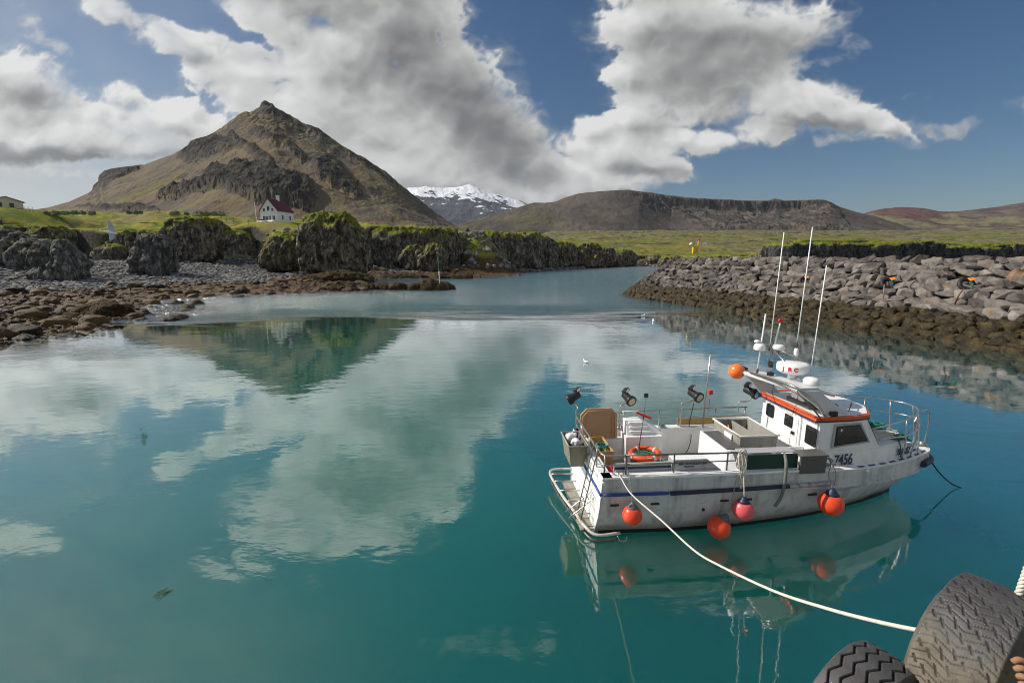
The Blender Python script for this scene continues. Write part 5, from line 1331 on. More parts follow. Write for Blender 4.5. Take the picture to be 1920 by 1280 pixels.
    bm.faces.new(hi); bmesh.ops.recalc_face_normals(bm, faces=bm.faces)
    bmesh.ops.bevel(bm, geom=[e for e in bm.edges if abs(e.verts[0].co.z-e.verts[1].co.z) < .1 and e.verts[0].co.z > 1.5], offset=.03, segments=3, affect='EDGES')
    tk = part('cabin_trunk', bm, WHITE)
    # numbers on the trunk side
    def wall_frame(s0, z0, off=.006):
        d = .05; a = Vector((s0-d, -trunk(s0-d)*.985, 0)); b = Vector((s0+d, -trunk(s0+d)*.985, 0)); t = (b-a).normalized(); nrm = Vector((t.y, -t.x, 0))
        M = Matrix((t, Vector((0, 0, 1)), nrm)).transposed().to_4x4(); M.translation = Vector((s0, -trunk(s0)*.985, z0))+nrm*off; return M
    text_mesh('registration_number', '7456', .36, NAVY, wall_frame(5.46, 1.335, .034), tk, .005, .004, .74)
    text_mesh('registration_mark', 'SH-187', .21, NAVY, wall_frame(7.46, 1.32, .035)@Matrix.Rotation(-.12, 4, 'Y'), tk, .008, .004, .75)
    # dashes on the side deck
    for k, s in enumerate(np.arange(5.95, 8.75, .34)):
        for off, sh in ((.07, .10), (.23, -.08)):
            for side in (-1, 1):
                a, b = s+sh, s+sh+.20; 
                if b > 8.62 and off > .1: continue
                wa, wb = it(1, a)-off, it(1, b)-off
                if wb < .05: continue
                za, zb = it(2, a)+.010+.02*off, it(2, b)+.010+.02*off
                bm = bmesh.new(); q = [bm.verts.new(p) for p in ((a, side*(wa+.025), za+.004), (b, side*(wb+.025), zb+.004), (b, side*(wb-.025), zb+.006), (a, side*(wa-.025), za+.006))]
                f = bm.faces.new(q); r = bmesh.ops.extrude_face_region(bm, geom=[f]); [setattr(g, 'co', g.co+Vector((0, 0, .003))) for g in r['geom'] if isinstance(g, bmesh.types.BMVert)]
                part('deck_marking', bm, NAVY)
    # ---------- wheelhouse
    A0 = 5.06
    wb = [(A0, -1.06), (6.0, -.945), (6.84, -.82), (7.02, -.40), (7.02, .40), (6.84, .82), (6.0, .945), (A0, 1.06)]
    wt = [(A0, -1.0), (5.8, -.935), (6.36, -.86), (6.50, -.36), (6.50, .36), (6.36, .86), (5.8, .935), (A0, 1.0)]
    bm = bmesh.new(); ztop = lambda s: 2.36
    lo = [bm.verts.new((s, w, .74 if s < 5.1 else 1.60)) for s, w in wb]; hi = [bm.verts.new((s, w, ztop(s))) for s, w in wt]
    for i in range(8): bm.faces.new((lo[i], lo[(i+1) % 8], hi[(i+1) % 8], hi[i]))
    # dome the aft wall top: camber
    bm.faces.new(hi); bm.faces.new(lo[::-1])
    bmesh.ops.recalc_face_normals(bm, faces=bm.faces)
    bmesh.ops.bevel(bm, geom=[e for e in bm.edges if abs(e.verts[0].co.z-e.verts[1].co.z) > .4], offset=.035, segments=3, affect='EDGES')
    wh = part('wheelhouse', bm, WHITE)
    # door with raised frame
    def aftrect(w0, w1, z0, z1, r, x, th, name, mat, par, slant=0.0):
        pts = []; 
        for (cx, cy, a0) in ((w1-r, z1-r, 0), (w0+r, z1-r, 90), (w0+r, z0+r, 180), (w1-r, z0+r, 270)):
            for k in range(5):
                a = math.radians(a0+k*22.5); pts.append((x, cx+r*math.cos(a), cy+r*math.sin(a)))
        bm = bmesh.new(); mb_prism(bm, pts, (-th, 0, 0), .004); return part(name, bm, mat, par)
    dr = aftrect(-.50, .22, 1.02, 2.32, .10, A0-.002, .035, 'door', WHITE, wh)
    aftrect(-.44, .16, 1.08, 2.26, .08, A0-.040, .012, 'panel', WHITE, dr)
    aftrect(-.27, .03, 1.92, 2.22, .03, A0-.054, .008, 'gasket', RUBBER, dr); aftrect(-.25, .01, 1.94, 2.20, .02, A0-.063, .005, 'pane', GLASS, dr)
    bm = bmesh.new(); mb_box(bm, (A0-.09, -.36, 1.80), (A0-.053, -.27, 1.87), .006); part('lock', bm, BLACKP, dr); bm = bmesh.new(); mb_tube(bm, smooth_path([(A0-.055, -.24, 1.38), (A0-.10, -.24, 1.42), (A0-.10, -.30, 1.50), (A0-.055, -.30, 1.50)], 4), .008, 6); part('handle', bm, BLACKP, dr)
    bm = bmesh.new(); mb_tube(bm, [(A0-.053, -.225, 1.3), (A0-.053, -.225, 1.8)], .005, 5); part('seam', bm, GREYP, dr)
    for (w0, w1, z0, z1, r) in ((.52, .78, 1.92, 2.22, .06), (-.98, -.68, 1.76, 2.16, .03)):
        g = aftrect(w0-.02, w1+.02, z0-.02, z1+.02, r, A0-.002, .022, 'window', RUBBER, wh); aftrect(w0, w1, z0, z1, r*.8, A0-.026, .006, 'pane', GLASS, g)
    # side and front windows: panels lying on the sloped walls
    def wall_quad(pts, out, name, mat, par, th=.01, bev=.004):
        bm = bmesh.new(); P_ = [Vector(p)+Vector(out) for p in pts]; mb_prism(bm, P_, Vector(out).normalized()*th, bev); return part(name, bm, mat, par)
    def on_side(px, py, side=-1):
        p = cutl(px, py, 'w', -1.0); return p
    def side_w(s, z):    # near wall half beam at height
        t = (z-1.6)/(2.36-1.6)
        b = np.interp(s, [A0, 6.84], [1.06, .82]); tp = np.interp(s, [A0, 6.36, 6.84], [1.0, .86, .81])
        return b+(tp-b)*t
    win = [(5.50, 1.77), (6.46, 1.82), (6.16, 2.22), (5.54, 2.21)]
    for side in (-1, 1):
        a = [Vector((s, side*(side_w(s, z)), z)) for s, z in ((5.42, 1.72), (6.53, 1.77), (6.20, 2.26), (5.46, 2.26))]
        nrm = (a[1]-a[0]).cross(a[3]-a[0]).normalized(); nrm = nrm if nrm.y*side > 0 else -nrm
        # lay both on one plane
        def pl(s, z):
            w0 = a[0]; w_ = w0.y-((s-w0.x)*nrm.x+(z-w0.z)*nrm.z)/nrm.y; return Vector((s, w_, z))
        fr = wall_quad([pl(s, z) for s, z in ((5.42, 1.72), (6.50, 1.77), (6.20, 2.27), (5.46, 2.27))], nrm*.012, 'side_window', GREYW, wh, .014)
        g = wall_quad([pl(s, z) for s, z in ((5.48, 1.765), (6.43, 1.81), (6.16, 2.225), (5.52, 2.225))], nrm*.028, 'gasket', RUBBER, fr, .006, .002)
        wall_quad([pl(s, z) for s, z in ((5.50, 1.785), (6.40, 1.828), (6.15, 2.205), (5.54, 2.205))], nrm*.036, 'pane', GLASS, fr, .004, .0)
        if side < 0:
            bm = bmesh.new(); c_ = pl(5.64, 2.14)+nrm*.043; mb_lathe(bm, [(.028, 0), (.028, .003)], aim(c_, nrm), 16); part('sticker', bm, WHITE, fr)
            bm = bmesh.new(); rs = random.Random(4)
            for q in range(9):
                s_, z_ = rs.uniform(5.6, 6.2), rs.uniform(1.84, 2.0); c_ = pl(s_, z_)-nrm*.02
    fw = [((7.02, -.40), (7.02, .40), (6.50, .36), (6.50, -.36)), ((6.84, -.82), (7.02, -.40), (6.50, -.36), (6.36, -.86)), ((7.02, .40), (6.84, .82), (6.36, .86), (6.50, .36))]
    for (b0, b1, t1, t0) in fw:
        q = [Vector((b0[0], b0[1], 1.6)), Vector((b1[0], b1[1], 1.6)), Vector((t1[0], t1[1], 2.36)), Vector((t0[0], t0[1], 2.36))]
        c_ = sum(q, Vector())/4; q = [c_+(p-c_)*.84 for p in q]; nrm = (q[1]-q[0]).cross(q[3]-q[0]).normalized(); nrm = nrm if nrm.x > 0 else -nrm
        wall_quad(q, nrm*.006, 'windscreen', GLASS, wh, .008)
    # roof
    def roofpts(g, z): return [(A0-.10, -1.03-g, z), (5.9, -1.0-g, z), (6.38+g, -.90-g, z), (6.72+g, -.45, z), (6.80+g, 0, z), (6.72+g, .45, z), (6.38+g, .90+g, z), (5.9, 1.0+g, z), (A0-.10, 1.03+g, z)]
    bm = bmesh.new(); mb_prism(bm, roofpts(0, 2.345), (0, 0, .03), .004); rf = part('roof_band', bm, NAVY, wh)
    bm = bmesh.new(); mb_prism(bm, roofpts(.004, 2.377), (0, 0, .085), .012); part('roof_trim', bm, ORANGE, wh)
    bm = bmesh.new(); mb_prism(bm, [(x-.02 if x > 6 else x+.06, w*.94, z) for x, w, z in roofpts(0, 2.464)], (0, 0, .018), .006); part('roof', bm, WHITE, wh)
    bm = bmesh.new(); rim = roofpts(-.01, 2.47)
    mb_tube(bm, smooth_path(rim[5:9], 5), .045, 6); part('roof_lip', bm, ORANGE, wh)
    bm = bmesh.new(); mb_tube(bm, [(A0-.09, -1.0, 2.475), (A0-.09, 0, 2.49), (A0-.09, 1.0, 2.475)], .032, 6); part('roof_lip', bm, ORANGE, wh)
    bm = bmesh.new(); mb_box(bm, (A0-.20, .93, 2.34), (A0-.04, 1.03, 2.42), .012); part('end_cap', bm, BLUES, wh)
    bm = bmesh.new(); mb_tube(bm, smooth_path([(6.02, -.70, 2.48), (6.05, -.70, 2.58), (6.15, -.62, 2.60), (6.3, -.45, 2.60), (6.36, -.38, 2.57), (6.36, -.36, 2.48)], 4), .011, 6); part('roof_handrail', bm, DARKST, wh)
    bm = bmesh.new(); mb_box(bm, (5.14, -.55, 2.484), (5.9, .25, 2.60), .04); part('roof_locker', bm, GREYP, wh)
    bm = bmesh.new(); mb_box(bm, (5.16, -.10, 2.60), (5.42, .12, 2.82), .03); mb_box(bm, (5.16, -.34, 2.60), (5.36, -.14, 2.78), .03); part('roof_gear', bm, WHITE, wh)
    # ---------- radar arch: beam across, swept near leg, stub far leg
    ar = bmesh.new()
    mb_hull8(ar, [(4.48, 1.12, 2.93), (5.05, 1.05, 2.93), (5.15, -.78, 2.98), (4.60, -.80, 3.00), (4.48, 1.12, 3.03), (5.05, 1.05, 3.02), (5.15, -.78, 3.10), (4.60, -.80, 3.10)], .03)
    arch = part('radar_arch', ar, GREYARCH)
    bm = bmesh.new(); mb_hull8(bm, [(5.36, -.93, 2.44), (5.88, -.90, 2.44), (5.88, -.82, 2.44), (5.36, -.84, 2.44), (4.62, -.83, 3.03), (5.14, -.81, 3.03), (5.14, -.74, 3.03), (4.62, -.75, 3.03)], .015); part('leg', bm, GREYARCH, arch)
    bm = bmesh.new(); mb_hull8(bm, [(4.92, .98, 2.46), (5.44, .93, 2.46), (5.44, .86, 2.46), (4.92, .90, 2.46), (4.52, 1.12, 2.96), (5.02, 1.06, 2.96), (5.02, .98, 2.96), (4.52, 1.03, 2.96)], .015); part('leg', bm, GREYARCH, arch)
    bm = bmesh.new(); mb_hull8(bm, [(5.02, -.78, 3.0), (5.55, -.80, 2.86), (5.70, .72, 2.80), (5.0, .95, 2.94), (5.02, -.78, 3.07), (5.55, -.80, 2.92), (5.70, .72, 2.86), (5.0, .95, 3.0)], .02); part('wind_deflector', bm, GREYARCH, arch)
    bm = bmesh.new(); p = cutl(1564, 777, 'w', -.95); mb_box(bm, tuple(p+Vector((-.09, -.03, -.05))), tuple(p+Vector((.07, .04, .07))), .008); part('side_light', bm, BLACKP, arch)
    def tube_part(name, pts, r, mat, par, seg=8, sm=0):
        bm = bmesh.new(); mb_tube(bm, smooth_path(pts, sm) if sm else pts, r, seg); return part(name, bm, mat, par)
    tube_part('cable_conduit', [(4.55, 1.0, 3.05), (4.56, .1, 3.10), (4.57, -.72, 3.12), (4.9, -.92, 2.90), (5.22, -1.02, 2.44)], .03, STEEL, arch, 8, 4)
    tube_part('cable_conduit', [(4.50, .8, 3.05), (4.51, -.1, 3.08), (4.6, -.84, 2.98), (4.85, -1.0, 2.7), (5.10, -1.05, 2.40)], .018, DARKST, arch, 8, 4)
    # radome with its marks
    rb = bmesh.new(); mb_lathe(rb, [(.12, -.13), (.25, -.10), (.345, -.05), (.36, .0), (.36, .10), (.34, .145), (.26, .165), (.05, .172)], Matrix.Translation((5.13, .10, 3.32)), 36); mb_lathe(rb, [(.10, 0), (.10, .14)], Matrix.Translation((5.13, .10, 3.07)), 16)
    rd = part('radome', rb, WHITE, arch)
    a_ = math.radians(232); rw = Vector((math.cos(a_), math.sin(a_), 0)); tg = Vector((-rw.y, rw.x, 0)); 
    for k, ch in enumerate('JRC'):
        aa = math.radians(205+k*19); nn = Vector((math.cos(aa), math.sin(aa), 0)); tt = Vector((-nn.y, nn.x, 0))
        Mt = Matrix((tt, Vector((0, 0, 1)), nn)).transposed().to_4x4(); Mt.translation = Vector((5.13, .10, 3.325))+nn*.362-tt*.045
        text_mesh('lettering', ch, .13, REDP, Mt, rd, .006, .003)
    # mast with domes and aerials
    mb = [(4.83, .50, 3.02), (4.85, .50, 3.75)]
    mast = tube_part('mast', mb, .032, STEEL, arch)
    tube_part('crossbar', [(4.50, .55, 3.70), (4.9, .5, 3.74), (5.30, .48, 3.62)], .018, STEEL, mast, 6, 4)
    tube_part('crossbar', [(4.95, .3, 3.72), (5.35, .1, 3.55)], .014, STEEL, mast)
    for a, b in (((4.85, .5, 3.35), (4.58, .55, 3.70)), ((4.85, .5, 3.30), (5.20, .48, 3.66)), ((4.85, .5, 3.50), (5.28, .2, 3.42)), ((5.28, .2, 3.42), (5.38, .15, 3.55)), ((4.85, .45, 3.7), (5.16, -.2, 3.12))):
        tube_part('brace', [a, b], .011, STEEL, mast, 6)
    def dome(name, c, r, h, par, mat=WHITE):
        bm = bmesh.new(); mb_lathe(bm, [(r*.9, 0), (r, h*.12), (r, h*.55), (r*.88, h*.82), (r*.55, h*.97), (r*.1, h)], Matrix.Translation(c), 22); return part(name, bm, mat, par)
    dome('satellite_dome', (4.52, .56, 3.71), .135, .17, mast); dome('antenna_puck', (4.47, .60, 3.90), .07, .06, mast); tube_part('stem', [(4.47, .60, 3.86), (4.47, .60, 3.92)], .03, WHITE, mast)
    dome('satellite_dome', (4.96, .46, 3.74), .14, .13, mast); dome('antenna_puck', (5.32, .30, 3.60), .055, .20, mast); dome('satellite_dome', (5.15, -.52, 3.10), .17, .17, arch)
    for i, (b, t, r) in enumerate((((4.56, .62, 3.04), (4.62, .60, 4.62), .018), ((4.75, .50, 3.70), (4.81, .50, 6.60), .012), ((5.31, .30, 3.80), (5.37, .30, 6.72), .012), ((5.42, -.12, 3.0), (5.50, -.12, 5.83), .012))):
        w_ = tube_part('whip_aerial', [b, tuple((Vector(b)+Vector(t))/2), t], r, WHITE, arch, 8); bm = bmesh.new(); mb_lathe(bm, [(r*1.8, 0), (r*1.8, .14), (r*1.1, .18)], Matrix.Translation(b), 10); part('socket', bm, DARKST, w_)
    nl = tube_part('light_staff', [(4.90, .55, 3.75), (4.93, .52, 4.15), (4.96, .50, 4.42)], .020, WHITE, mast, 8); bm = bmesh.new(); mb_lathe(bm, [(.05, 0), (.06, .02), (.06, .06), (.045, .09)], Matrix.Translation((4.96, .5, 4.42)), 14); part('red_light', bm, REDP, nl)
    bm = bmesh.new(); mb_box(bm, (4.76, .42, 3.28), (4.84, .52, 3.42), .01); mb_box(bm, (4.78, .44, 3.05), (4.90, .56, 3.14), .01); part('junction_box', bm, BLACKP, mast)
    tube_part('hanging_wire', [(4.6, -.0, 3.05), (4.62, .02, 2.7), (4.75, .0, 2.45), (4.95, -.1, 2.30), (4.98, -.25, 2.28), (4.9, -.4, 2.5), (4.95, -.45, 2.62)], .006, BLACKP, arch, 5, 4)
    # ---------- pulpit rail
    def P3(px, py, ax, v): return tuple(cutl(px, py, ax, v))
    rail = [(6.45, -.93, 2.12), (7.2, -.78, 2.18), (7.9, -.52, 2.22), (8.35, -.22, 2.25), (8.52, .1, 2.27), (8.50, .48, 2.26), (8.1, .92, 2.24), (7.5, 1.15, 2.22), (6.9, 1.2, 2.2), (6.4, 1.22, 2.12), (6.1, 1.22, 1.9)]
    rl = bmesh.new(); mb_tube(rl, smooth_path(rail, 6), .021, 8); bow = part('bow_rail', rl, STEEL)
    low = [(6.62, -.98, 1.88), (7.4, -.82, 1.86), (8.0, -.56, 1.88), (8.42, -.24, 1.92), (8.6, .1, 1.95), (8.55, .45, 1.93), (8.1, .9, 1.9), (7.3, 1.15, 1.86), (6.5, 1.22, 1.80)]
    bm = bmesh.new(); mb_tube(bm, smooth_path(low, 6), .016, 8); part('lower_rail', bm, STEEL, bow)
    for t, b in (((7.6, -.64, 2.2), (7.55, -.72, 1.24)), ((8.1, -.42, 2.23), (7.95, -.55, 1.24)), ((8.38, -.18, 2.25), (8.35, -.35, 1.23)), ((8.52, .1, 2.27), (8.72, .12, 1.22)), ((8.40, .62, 2.26), (8.25, .40, 1.23)), ((8.0, .96, 2.24), (7.6, .72, 1.24)), ((7.3, 1.17, 2.2), (6.9, .95, 1.25)), ((6.55, 1.22, 2.15), (6.3, 1.08, 1.27))):
        tube_part('post', [t, tuple((Vector(t)+Vector(b))/2+Vector((.05, 0, -.1))), b], .016, STEEL, bow, 8, 3)
    tube_part('anchor_hoop', [(8.35, -.15, 1.9), (8.5, -.1, 2.15), (8.75, -.05, 2.2), (8.9, -.02, 2.0), (8.92, .0, 1.5), (8.88, .0, 1.22)], .018, STEEL, bow, 8, 5)
    bm = bmesh.new(); mb_box(bm, (8.35, -.07, 1.235), (8.95, .07, 1.29), .015); mb_tube(bm, [(8.80, -.09, 1.31), (8.80, .09, 1.31)], .04, 10); part('bow_roller', bm, STEEL)
    bm = bmesh.new(); mb_tube(bm, [(8.2, -.12, 1.25), (8.2, -.12, 1.36)], .03, 8); mb_tube(bm, [(8.2, .12, 1.25), (8.2, .12, 1.36)], .03, 8); mb_tube(bm, [(8.2, -.22, 1.33), (8.2, .22, 1.33)], .022, 8); part('bollard', bm, STEEL)
    # ---------- stern and side rails
    rr = smooth_path([(1.30, 1.30, 1.90), (.3, 1.32, 1.88), (.02, 1.22, 1.88), (.0, .5, 1.88), (.0, -.9, 1.88), (.03, -1.24, 1.88), (.20, -1.31, 1.88), (.5, -1.31, 1.88)], 5)
    bm = bmesh.new(); mb_tube(bm, rr, .020, 8); sr = part('stern_rail', bm, STEEL)
    bm = bmesh.new(); mb_tube(bm, [(p.x, p.y, 1.66) for p in rr], .014, 8); part('lower_rail', bm, STEEL, sr)
    for s, w in ((.02, 1.22), (.0, .5), (.0, -.25), (.0, -.9), (.06, -1.28)): tube_part('post', [(s, w, 1.44), (s, w, 1.88)], .017, STEEL, sr)
    bm = bmesh.new(); mb_tube(bm, [(.5, -1.31, 1.88), (1.75, -1.31, 1.86), (3.10, -1.31, 1.84)], .020, 8); nr_ = part('near_rail', bm, DARKST)
    tube_part('lower_rail', [(.5, -1.31, 1.66), (3.05, -1.31, 1.66)], .014, DARKST, nr_)
    for s in (.52, 1.58, 2.78, 3.10): tube_part('post', [(s, -1.31, 1.44), (s, -1.31, 1.86)], .017, DARKST, nr_)
    bm = bmesh.new(); mb_tube(bm, [(1.3, 1.33, 1.90), (3.0, 1.34, 1.92), (4.85, 1.34, 1.94)], .020, 8); fr_ = part('far_rail', bm, STEEL)
    tube_part('lower_rail', [(1.3, 1.33, 1.68), (4.85, 1.34, 1.70)], .013, STEEL, fr_)
    for s in (1.35, 2.35, 2.95, 3.95, 4.8): tube_part('post', [(s, 1.33, 1.44), (s, 1.33, 1.92)], .017, STEEL, fr_)
    bm = bmesh.new(); mb_box(bm, (2.88, 1.355, 1.46), (4.95, 1.375, 1.66), .004); part('weather_board', bm, YELLOWB)
    # tall pole on far rail and flagged rods
    pl_ = tube_part('pole', [P3(1317, 803, 'w', 1.22), P3(1333, 660, 'w', 1.1)], .022, STEEL, root); tube_part('cap', [Vector(P3(1333, 660, 'w', 1.1))+Vector((-.06, 0, 0)), Vector(P3(1333, 660, 'w', 1.1))+Vector((.06, 0, 0))], .02, STEEL, pl_)
    for (bx, by, tx, ty, mat) in ((1207, 782, 1211, 744, BLACKP), (1327, 777, 1332, 738, REDP)):
        r_ = tube_part('flag_rod', [P3(bx, by, 'w', 1.33), P3(tx, ty, 'w', 1.33)], .008, ROPEB, root, 6); bm = bmesh.new(); p = P3(tx, ty, 'w', 1.33); mb_box(bm, tuple(Vector(p)+Vector((-.05, -.04, -.02))), tuple(Vector(p)+Vector((.06, .04, .10))), .02); part('marker', bm, mat, r_)
    # floodlights
    for k, (p, dirn, foot) in enumerate((((-.02, 1.60, 2.25), (-.75, .1, -.5), (.02, 1.24, 1.88)), ((1.46, 1.28, 2.28), (.30, -1, -.32), (1.22, 1.28, 1.44)), ((3.36, 1.34, 2.30), (.35, -1, -.25), (2.95, 1.30, 1.0)), ((4.92, 1.25, 2.38), (.4, -.9, -.2), (4.6, 1.32, 1.4)))):
        fr2 = tube_part('floodlight_post', [foot, (foot[0], foot[1], 2.0), (foot[0]+.03, foot[1], 2.10), (foot[0]*.4+p[0]*.6, p[1], 2.13), (p[0], p[1], p[2]-.12)], .019, STEEL, root, 8, 4)
        d = Vector(dirn).normalized(); M = aim(Vector(p)-d*.10, d)
        bm = bmesh.new(); M = M@Matrix.Scale(1.18, 4); mb_lathe(bm, [(.07, -.12), (.085, -.10), (.09, .06), (.11, .11), (.125, .15), (.125, .20), (.105, .20)], M, 24); fl = part('floodlight', bm, BLACKP, fr2)
        bm = bmesh.new(); mb_lathe(bm, [(.10, .192), (.08, .206), (.01, .21)], M, 24); part('lens', bm, LENS, fl)
        bm = bmesh.new(); c_ = Vector(p)-d*.16+Vector((0, 0, .13)); mb_box(bm, (-.09, -.07, -.03), (.09, .07, .06), .012, Matrix.Translation(c_)@Matrix.Rotation(-.5, 4, 'Y')@Matrix.Rotation(.5, 4, 'Z')); part('ballast_box', bm, BLACKP, fl)
        bm = bmesh.new(); mb_box(bm, (-.065, -.074, -.015), (.065, -.071, .045), 0, Matrix.Translation(c_)@Matrix.Rotation(-.5, 4, 'Y')@Matrix.Rotation(.5, 4, 'Z')); part('rating_label', bm, WHITE, fl)
    # ---------- swim platform and ladders
    pf = [(.40, -1.46, .17), (-.12, -1.50, .18), (-.32, -1.20, .22), (-.42, -.7, .25), (-.56, -.05, .28), (-.66, .6, .32), (-.70, 1.05, .36), (-.55, 1.20, .38), (-.02, 1.20, .38)]
    bm = bmesh.new(); mb_tube(bm, smooth_path(pf, 5), .032, 8); pt = part('stern_platform', bm, paint('worn_tube', (.55,.54,.50), .45, .7, (.25,.17,.10), 6))
    pf2 = [(a*.96-.01, b*.98, c_-.16) for a, b, c_ in pf]
    bm = bmesh.new(); mb_tube(bm, smooth_path(pf2, 5), .024, 8); part('lower_tube', bm, DARKST, pt)
    for w in (-1.2, -.75, -.25, .2, .65, 1.0):
        x = np.interp(w, [-1.2, -.7, -.05, .6, 1.05], [-.32, -.42, -.56, -.66, -.70]); z = np.interp(w, [-1.2, 1.1], [.22, .36])
        tube_part('strut', [(x, w, z), (-.06, w, z-.02)], .016, STEEL, pt, 6); tube_part('strut', [(x, w, z), (x, w, z-.17)], .012, DARKST, pt, 6)
    bm = bmesh.new(); mb_box(bm, (-.40, -1.2, .10), (-.06, 1.0, .13), .01); part('step_board', bm, paint('weathered_board', (.30,.29,.24), .7, .7, (.10,.12,.08), 5), pt)
    for k, (w0, w1, x0, x1, zt) in enumerate(((-1.05, -.72, -.36, -.06, 1.86), (-.95, -.68, -.62, -.10, .78))):
        lad = tube_part('ladder', smooth_path([(x0, w0, .26), (x1, w0, zt-.1), (x1+.05, w0, zt), (x1+.05, w1, zt), (x1, w1, zt-.1), (x0, w1, .26)], 4), .014, DARKST if k == 0 else STEEL, root, 6)
        for q in np.linspace(.12, .88, 6 if k == 0 else 2): tube_part('rung', [(x0+(x1-x0)*q, w0, .26+(zt-.3)*q), (x0+(x1-x0)*q, w1, .26+(zt-.3)*q)], .011, DARKST, lad, 6)
    # ---------- deck furniture that is part of the boat
    bm = bmesh.new(); mb_box(bm, (1.22, .70, .72), (2.20, 1.18, 1.44), .012); lb = part('louvred_locker', bm, WHITE)
    bm = bmesh.new(); mb_hull8(bm, [(1.28, .82, 1.44), (2.30, .82, 1.44), (2.30, 1.30, 1.44), (1.28, 1.30, 1.44), (1.30, 1.0, 1.78), (1.72, 1.0, 1.78), (1.72, 1.28, 1.78), (1.30, 1.28, 1.78)], .02); part('louvre_hood', bm, WHITE, lb)
    for z, y in ((1.52, .86), (1.62, .92), (1.72, .98)):
        bm = bmesh.new(); mb_box(bm, (1.36, y-.055, z-.012), (1.36+.58-(z-1.5)*.8, y+.02, z+.03), .01); part('louvre', bm, WHITE, lb)
    # sorting bench: white box with sloped end, tub standing on it
    bm = bmesh.new(); mb_hull8(bm, [(2.95, -1.12, .72), (4.62, -1.12, .72), (4.62, .62, .72), (3.05, .45, .72), (3.06, -.80, 1.66), (3.62, -.80, 1.60), (3.62, .60, 1.60), (3.06, .45, 1.66)], .01)
    mb_box(bm, (3.5, -.95, .72), (4.65, .66, 1.40), .01); bn = part('sorting_bench', bm, WHITE)
    bm = bmesh.new(); mb_box(bm, (3.10, -.72, 1.64), (3.52, .40, 1.664), .004); part('tray', bm, GREYP, bn)
    bm = bmesh.new(); mb_hull8(bm, [(2.72, -1.30, 1.442), (3.08, -1.30, 1.442), (3.08, -.86, 1.0), (2.95, -.86, 1.0), (3.0, -.92, 1.66), (3.12, -.95, 1.66), (3.12, -.82, 1.66), (3.0, -.82, 1.66)], .008); part('chute', bm, WHITE, bn)
    bm = bmesh.new(); mb_box(bm, (3.22, -1.33, 1.445), (4.40, -1.30, 1.78), .006); part('side_panel', bm, GREENP, label='dark green side panel')
    bm = bmesh.new(); mb_box(bm, (3.15, -1.22, 1.76), (4.4, -.95, 1.78), .006); part('bench_edge', bm, GREYW)
    bm = bmesh.new(); mb_box(bm, (4.38, -1.45, 1.35), (4.98, -1.40, 1.74), .006); mb_box(bm, (4.36, -1.46, 1.742), (5.02, -1.10, 1.77), .006); part('side_panel', bm, GREYP, label='dark grey metal side panel')
    bm = bmesh.new(); mb_prism(bm, [(4.30, -.62, 1.06), (5.04, -.62, 1.06), (5.04, -.62, 1.62), (4.62, -.62, 1.62)], (0, -.03, 0), .006); mb_hull8(bm, [(4.20, -1.12, 1.40), (5.04, -1.12, 1.40), (5.04, -.55, 1.40), (4.40, -.55, 1.40), (4.45, -1.10, 1.44), (5.04, -1.10, 1.44), (5.04, -.56, 1.60), (4.60, -.56, 1.60)], .01); part('door_step', bm, WHITE)
    tube_part('discharge_hose', [P3(1471, 850, 'w', -1.30), P3(1474, 868, 'w', -1.48), P3(1472, 900, 'w', -1.53), P3(1465, 930, 'w', -1.52), P3(1453, 949, 'w', -1.50)], .034, paint('grey_hose', (.13,.15,.14), .5, .4, (.3,.3,.27), 5), root, 10, 5)
    tube_part('deck_cable', [(1.25, 1.2, 1.55), (1.3, .9, 1.2), (1.8, .75, .76), (2.4, .8, .74), (3.0, 1.0, .80), (3.2, 1.14, 1.2), (3.2, 1.3, 1.44), (3.3, 1.33, 2.1)], .012, BLACKP, root, 6, 6)
    bm = bmesh.new(); mb_lathe(bm, [(.09, 0), (.10, .03), (.06, .07), (.01, .09)], Matrix.Translation(P3(1242, 801, 'w', 1.3)), 16); part('deck_fitting', bm, STEEL)
    for (s, w) in ((.42, -1.30), (.12, .8), (5.2, -1.33)):
        bm = bmesh.new(); mb_tube(bm, [(s-.05, w, 1.44), (s-.05, w, 1.50)], .018, 8); mb_tube(bm, [(s+.05, w, 1.44), (s+.05, w, 1.50)], .018, 8); mb_tube(bm, smooth_path([(s-.13, w, 1.515), (s, w, 1.505), (s+.13, w, 1.515)], 3), .018, 8); part('mooring_cleat', bm, STEEL)
    bm = bmesh.new(); mb_box(bm, (.30, -.95, .72), (.75, -.55, 1.30), .02); part('red_locker', bm, REDP)
    bm = bmesh.new(); mb_box(bm, (.20, .9, .72), (1.22, 1.16, 1.30), .02); part('stern_locker', bm, WHITE)
    for (x0, y0, x1, y1) in ((2.25, -.2, 2.95, .9), (1.9, -1.05, 2.85, -.35)):
        bm = bmesh.new(); mb_box(bm, (x0, y0, .722), (x1, y1, .745), .008); part('deck_hatch', bm, paint('hatch_cover', (.55,.53,.47), .6, .5, (.2,.19,.16), 4))
    # ================= things on, in and hanging from the boat
    T = lambda name, bm, mat, label, cat, group=None: top_obj(name, bm, mat, BOAT, label, cat, group)
    def thing(name, p, label, cat, group=None):
        e = empty(name, world_on_boat(p), label, cat, group, rz=math.radians(5)); e['_p'] = 0; del e['_p']; return e
    def sub(name, bm, mat, par, p):
        bmesh.ops.translate(bm, vec=-Vector(p), verts=bm.verts); return bobj(name, bm, mat, par)
    # tan lid leaning on the far side
    p0 = (.62, 1.02, .95)
    e = thing('tub_lid', p0, 'large tan plastic lid with cut corners leaning at the stern of the boat', 'lid')
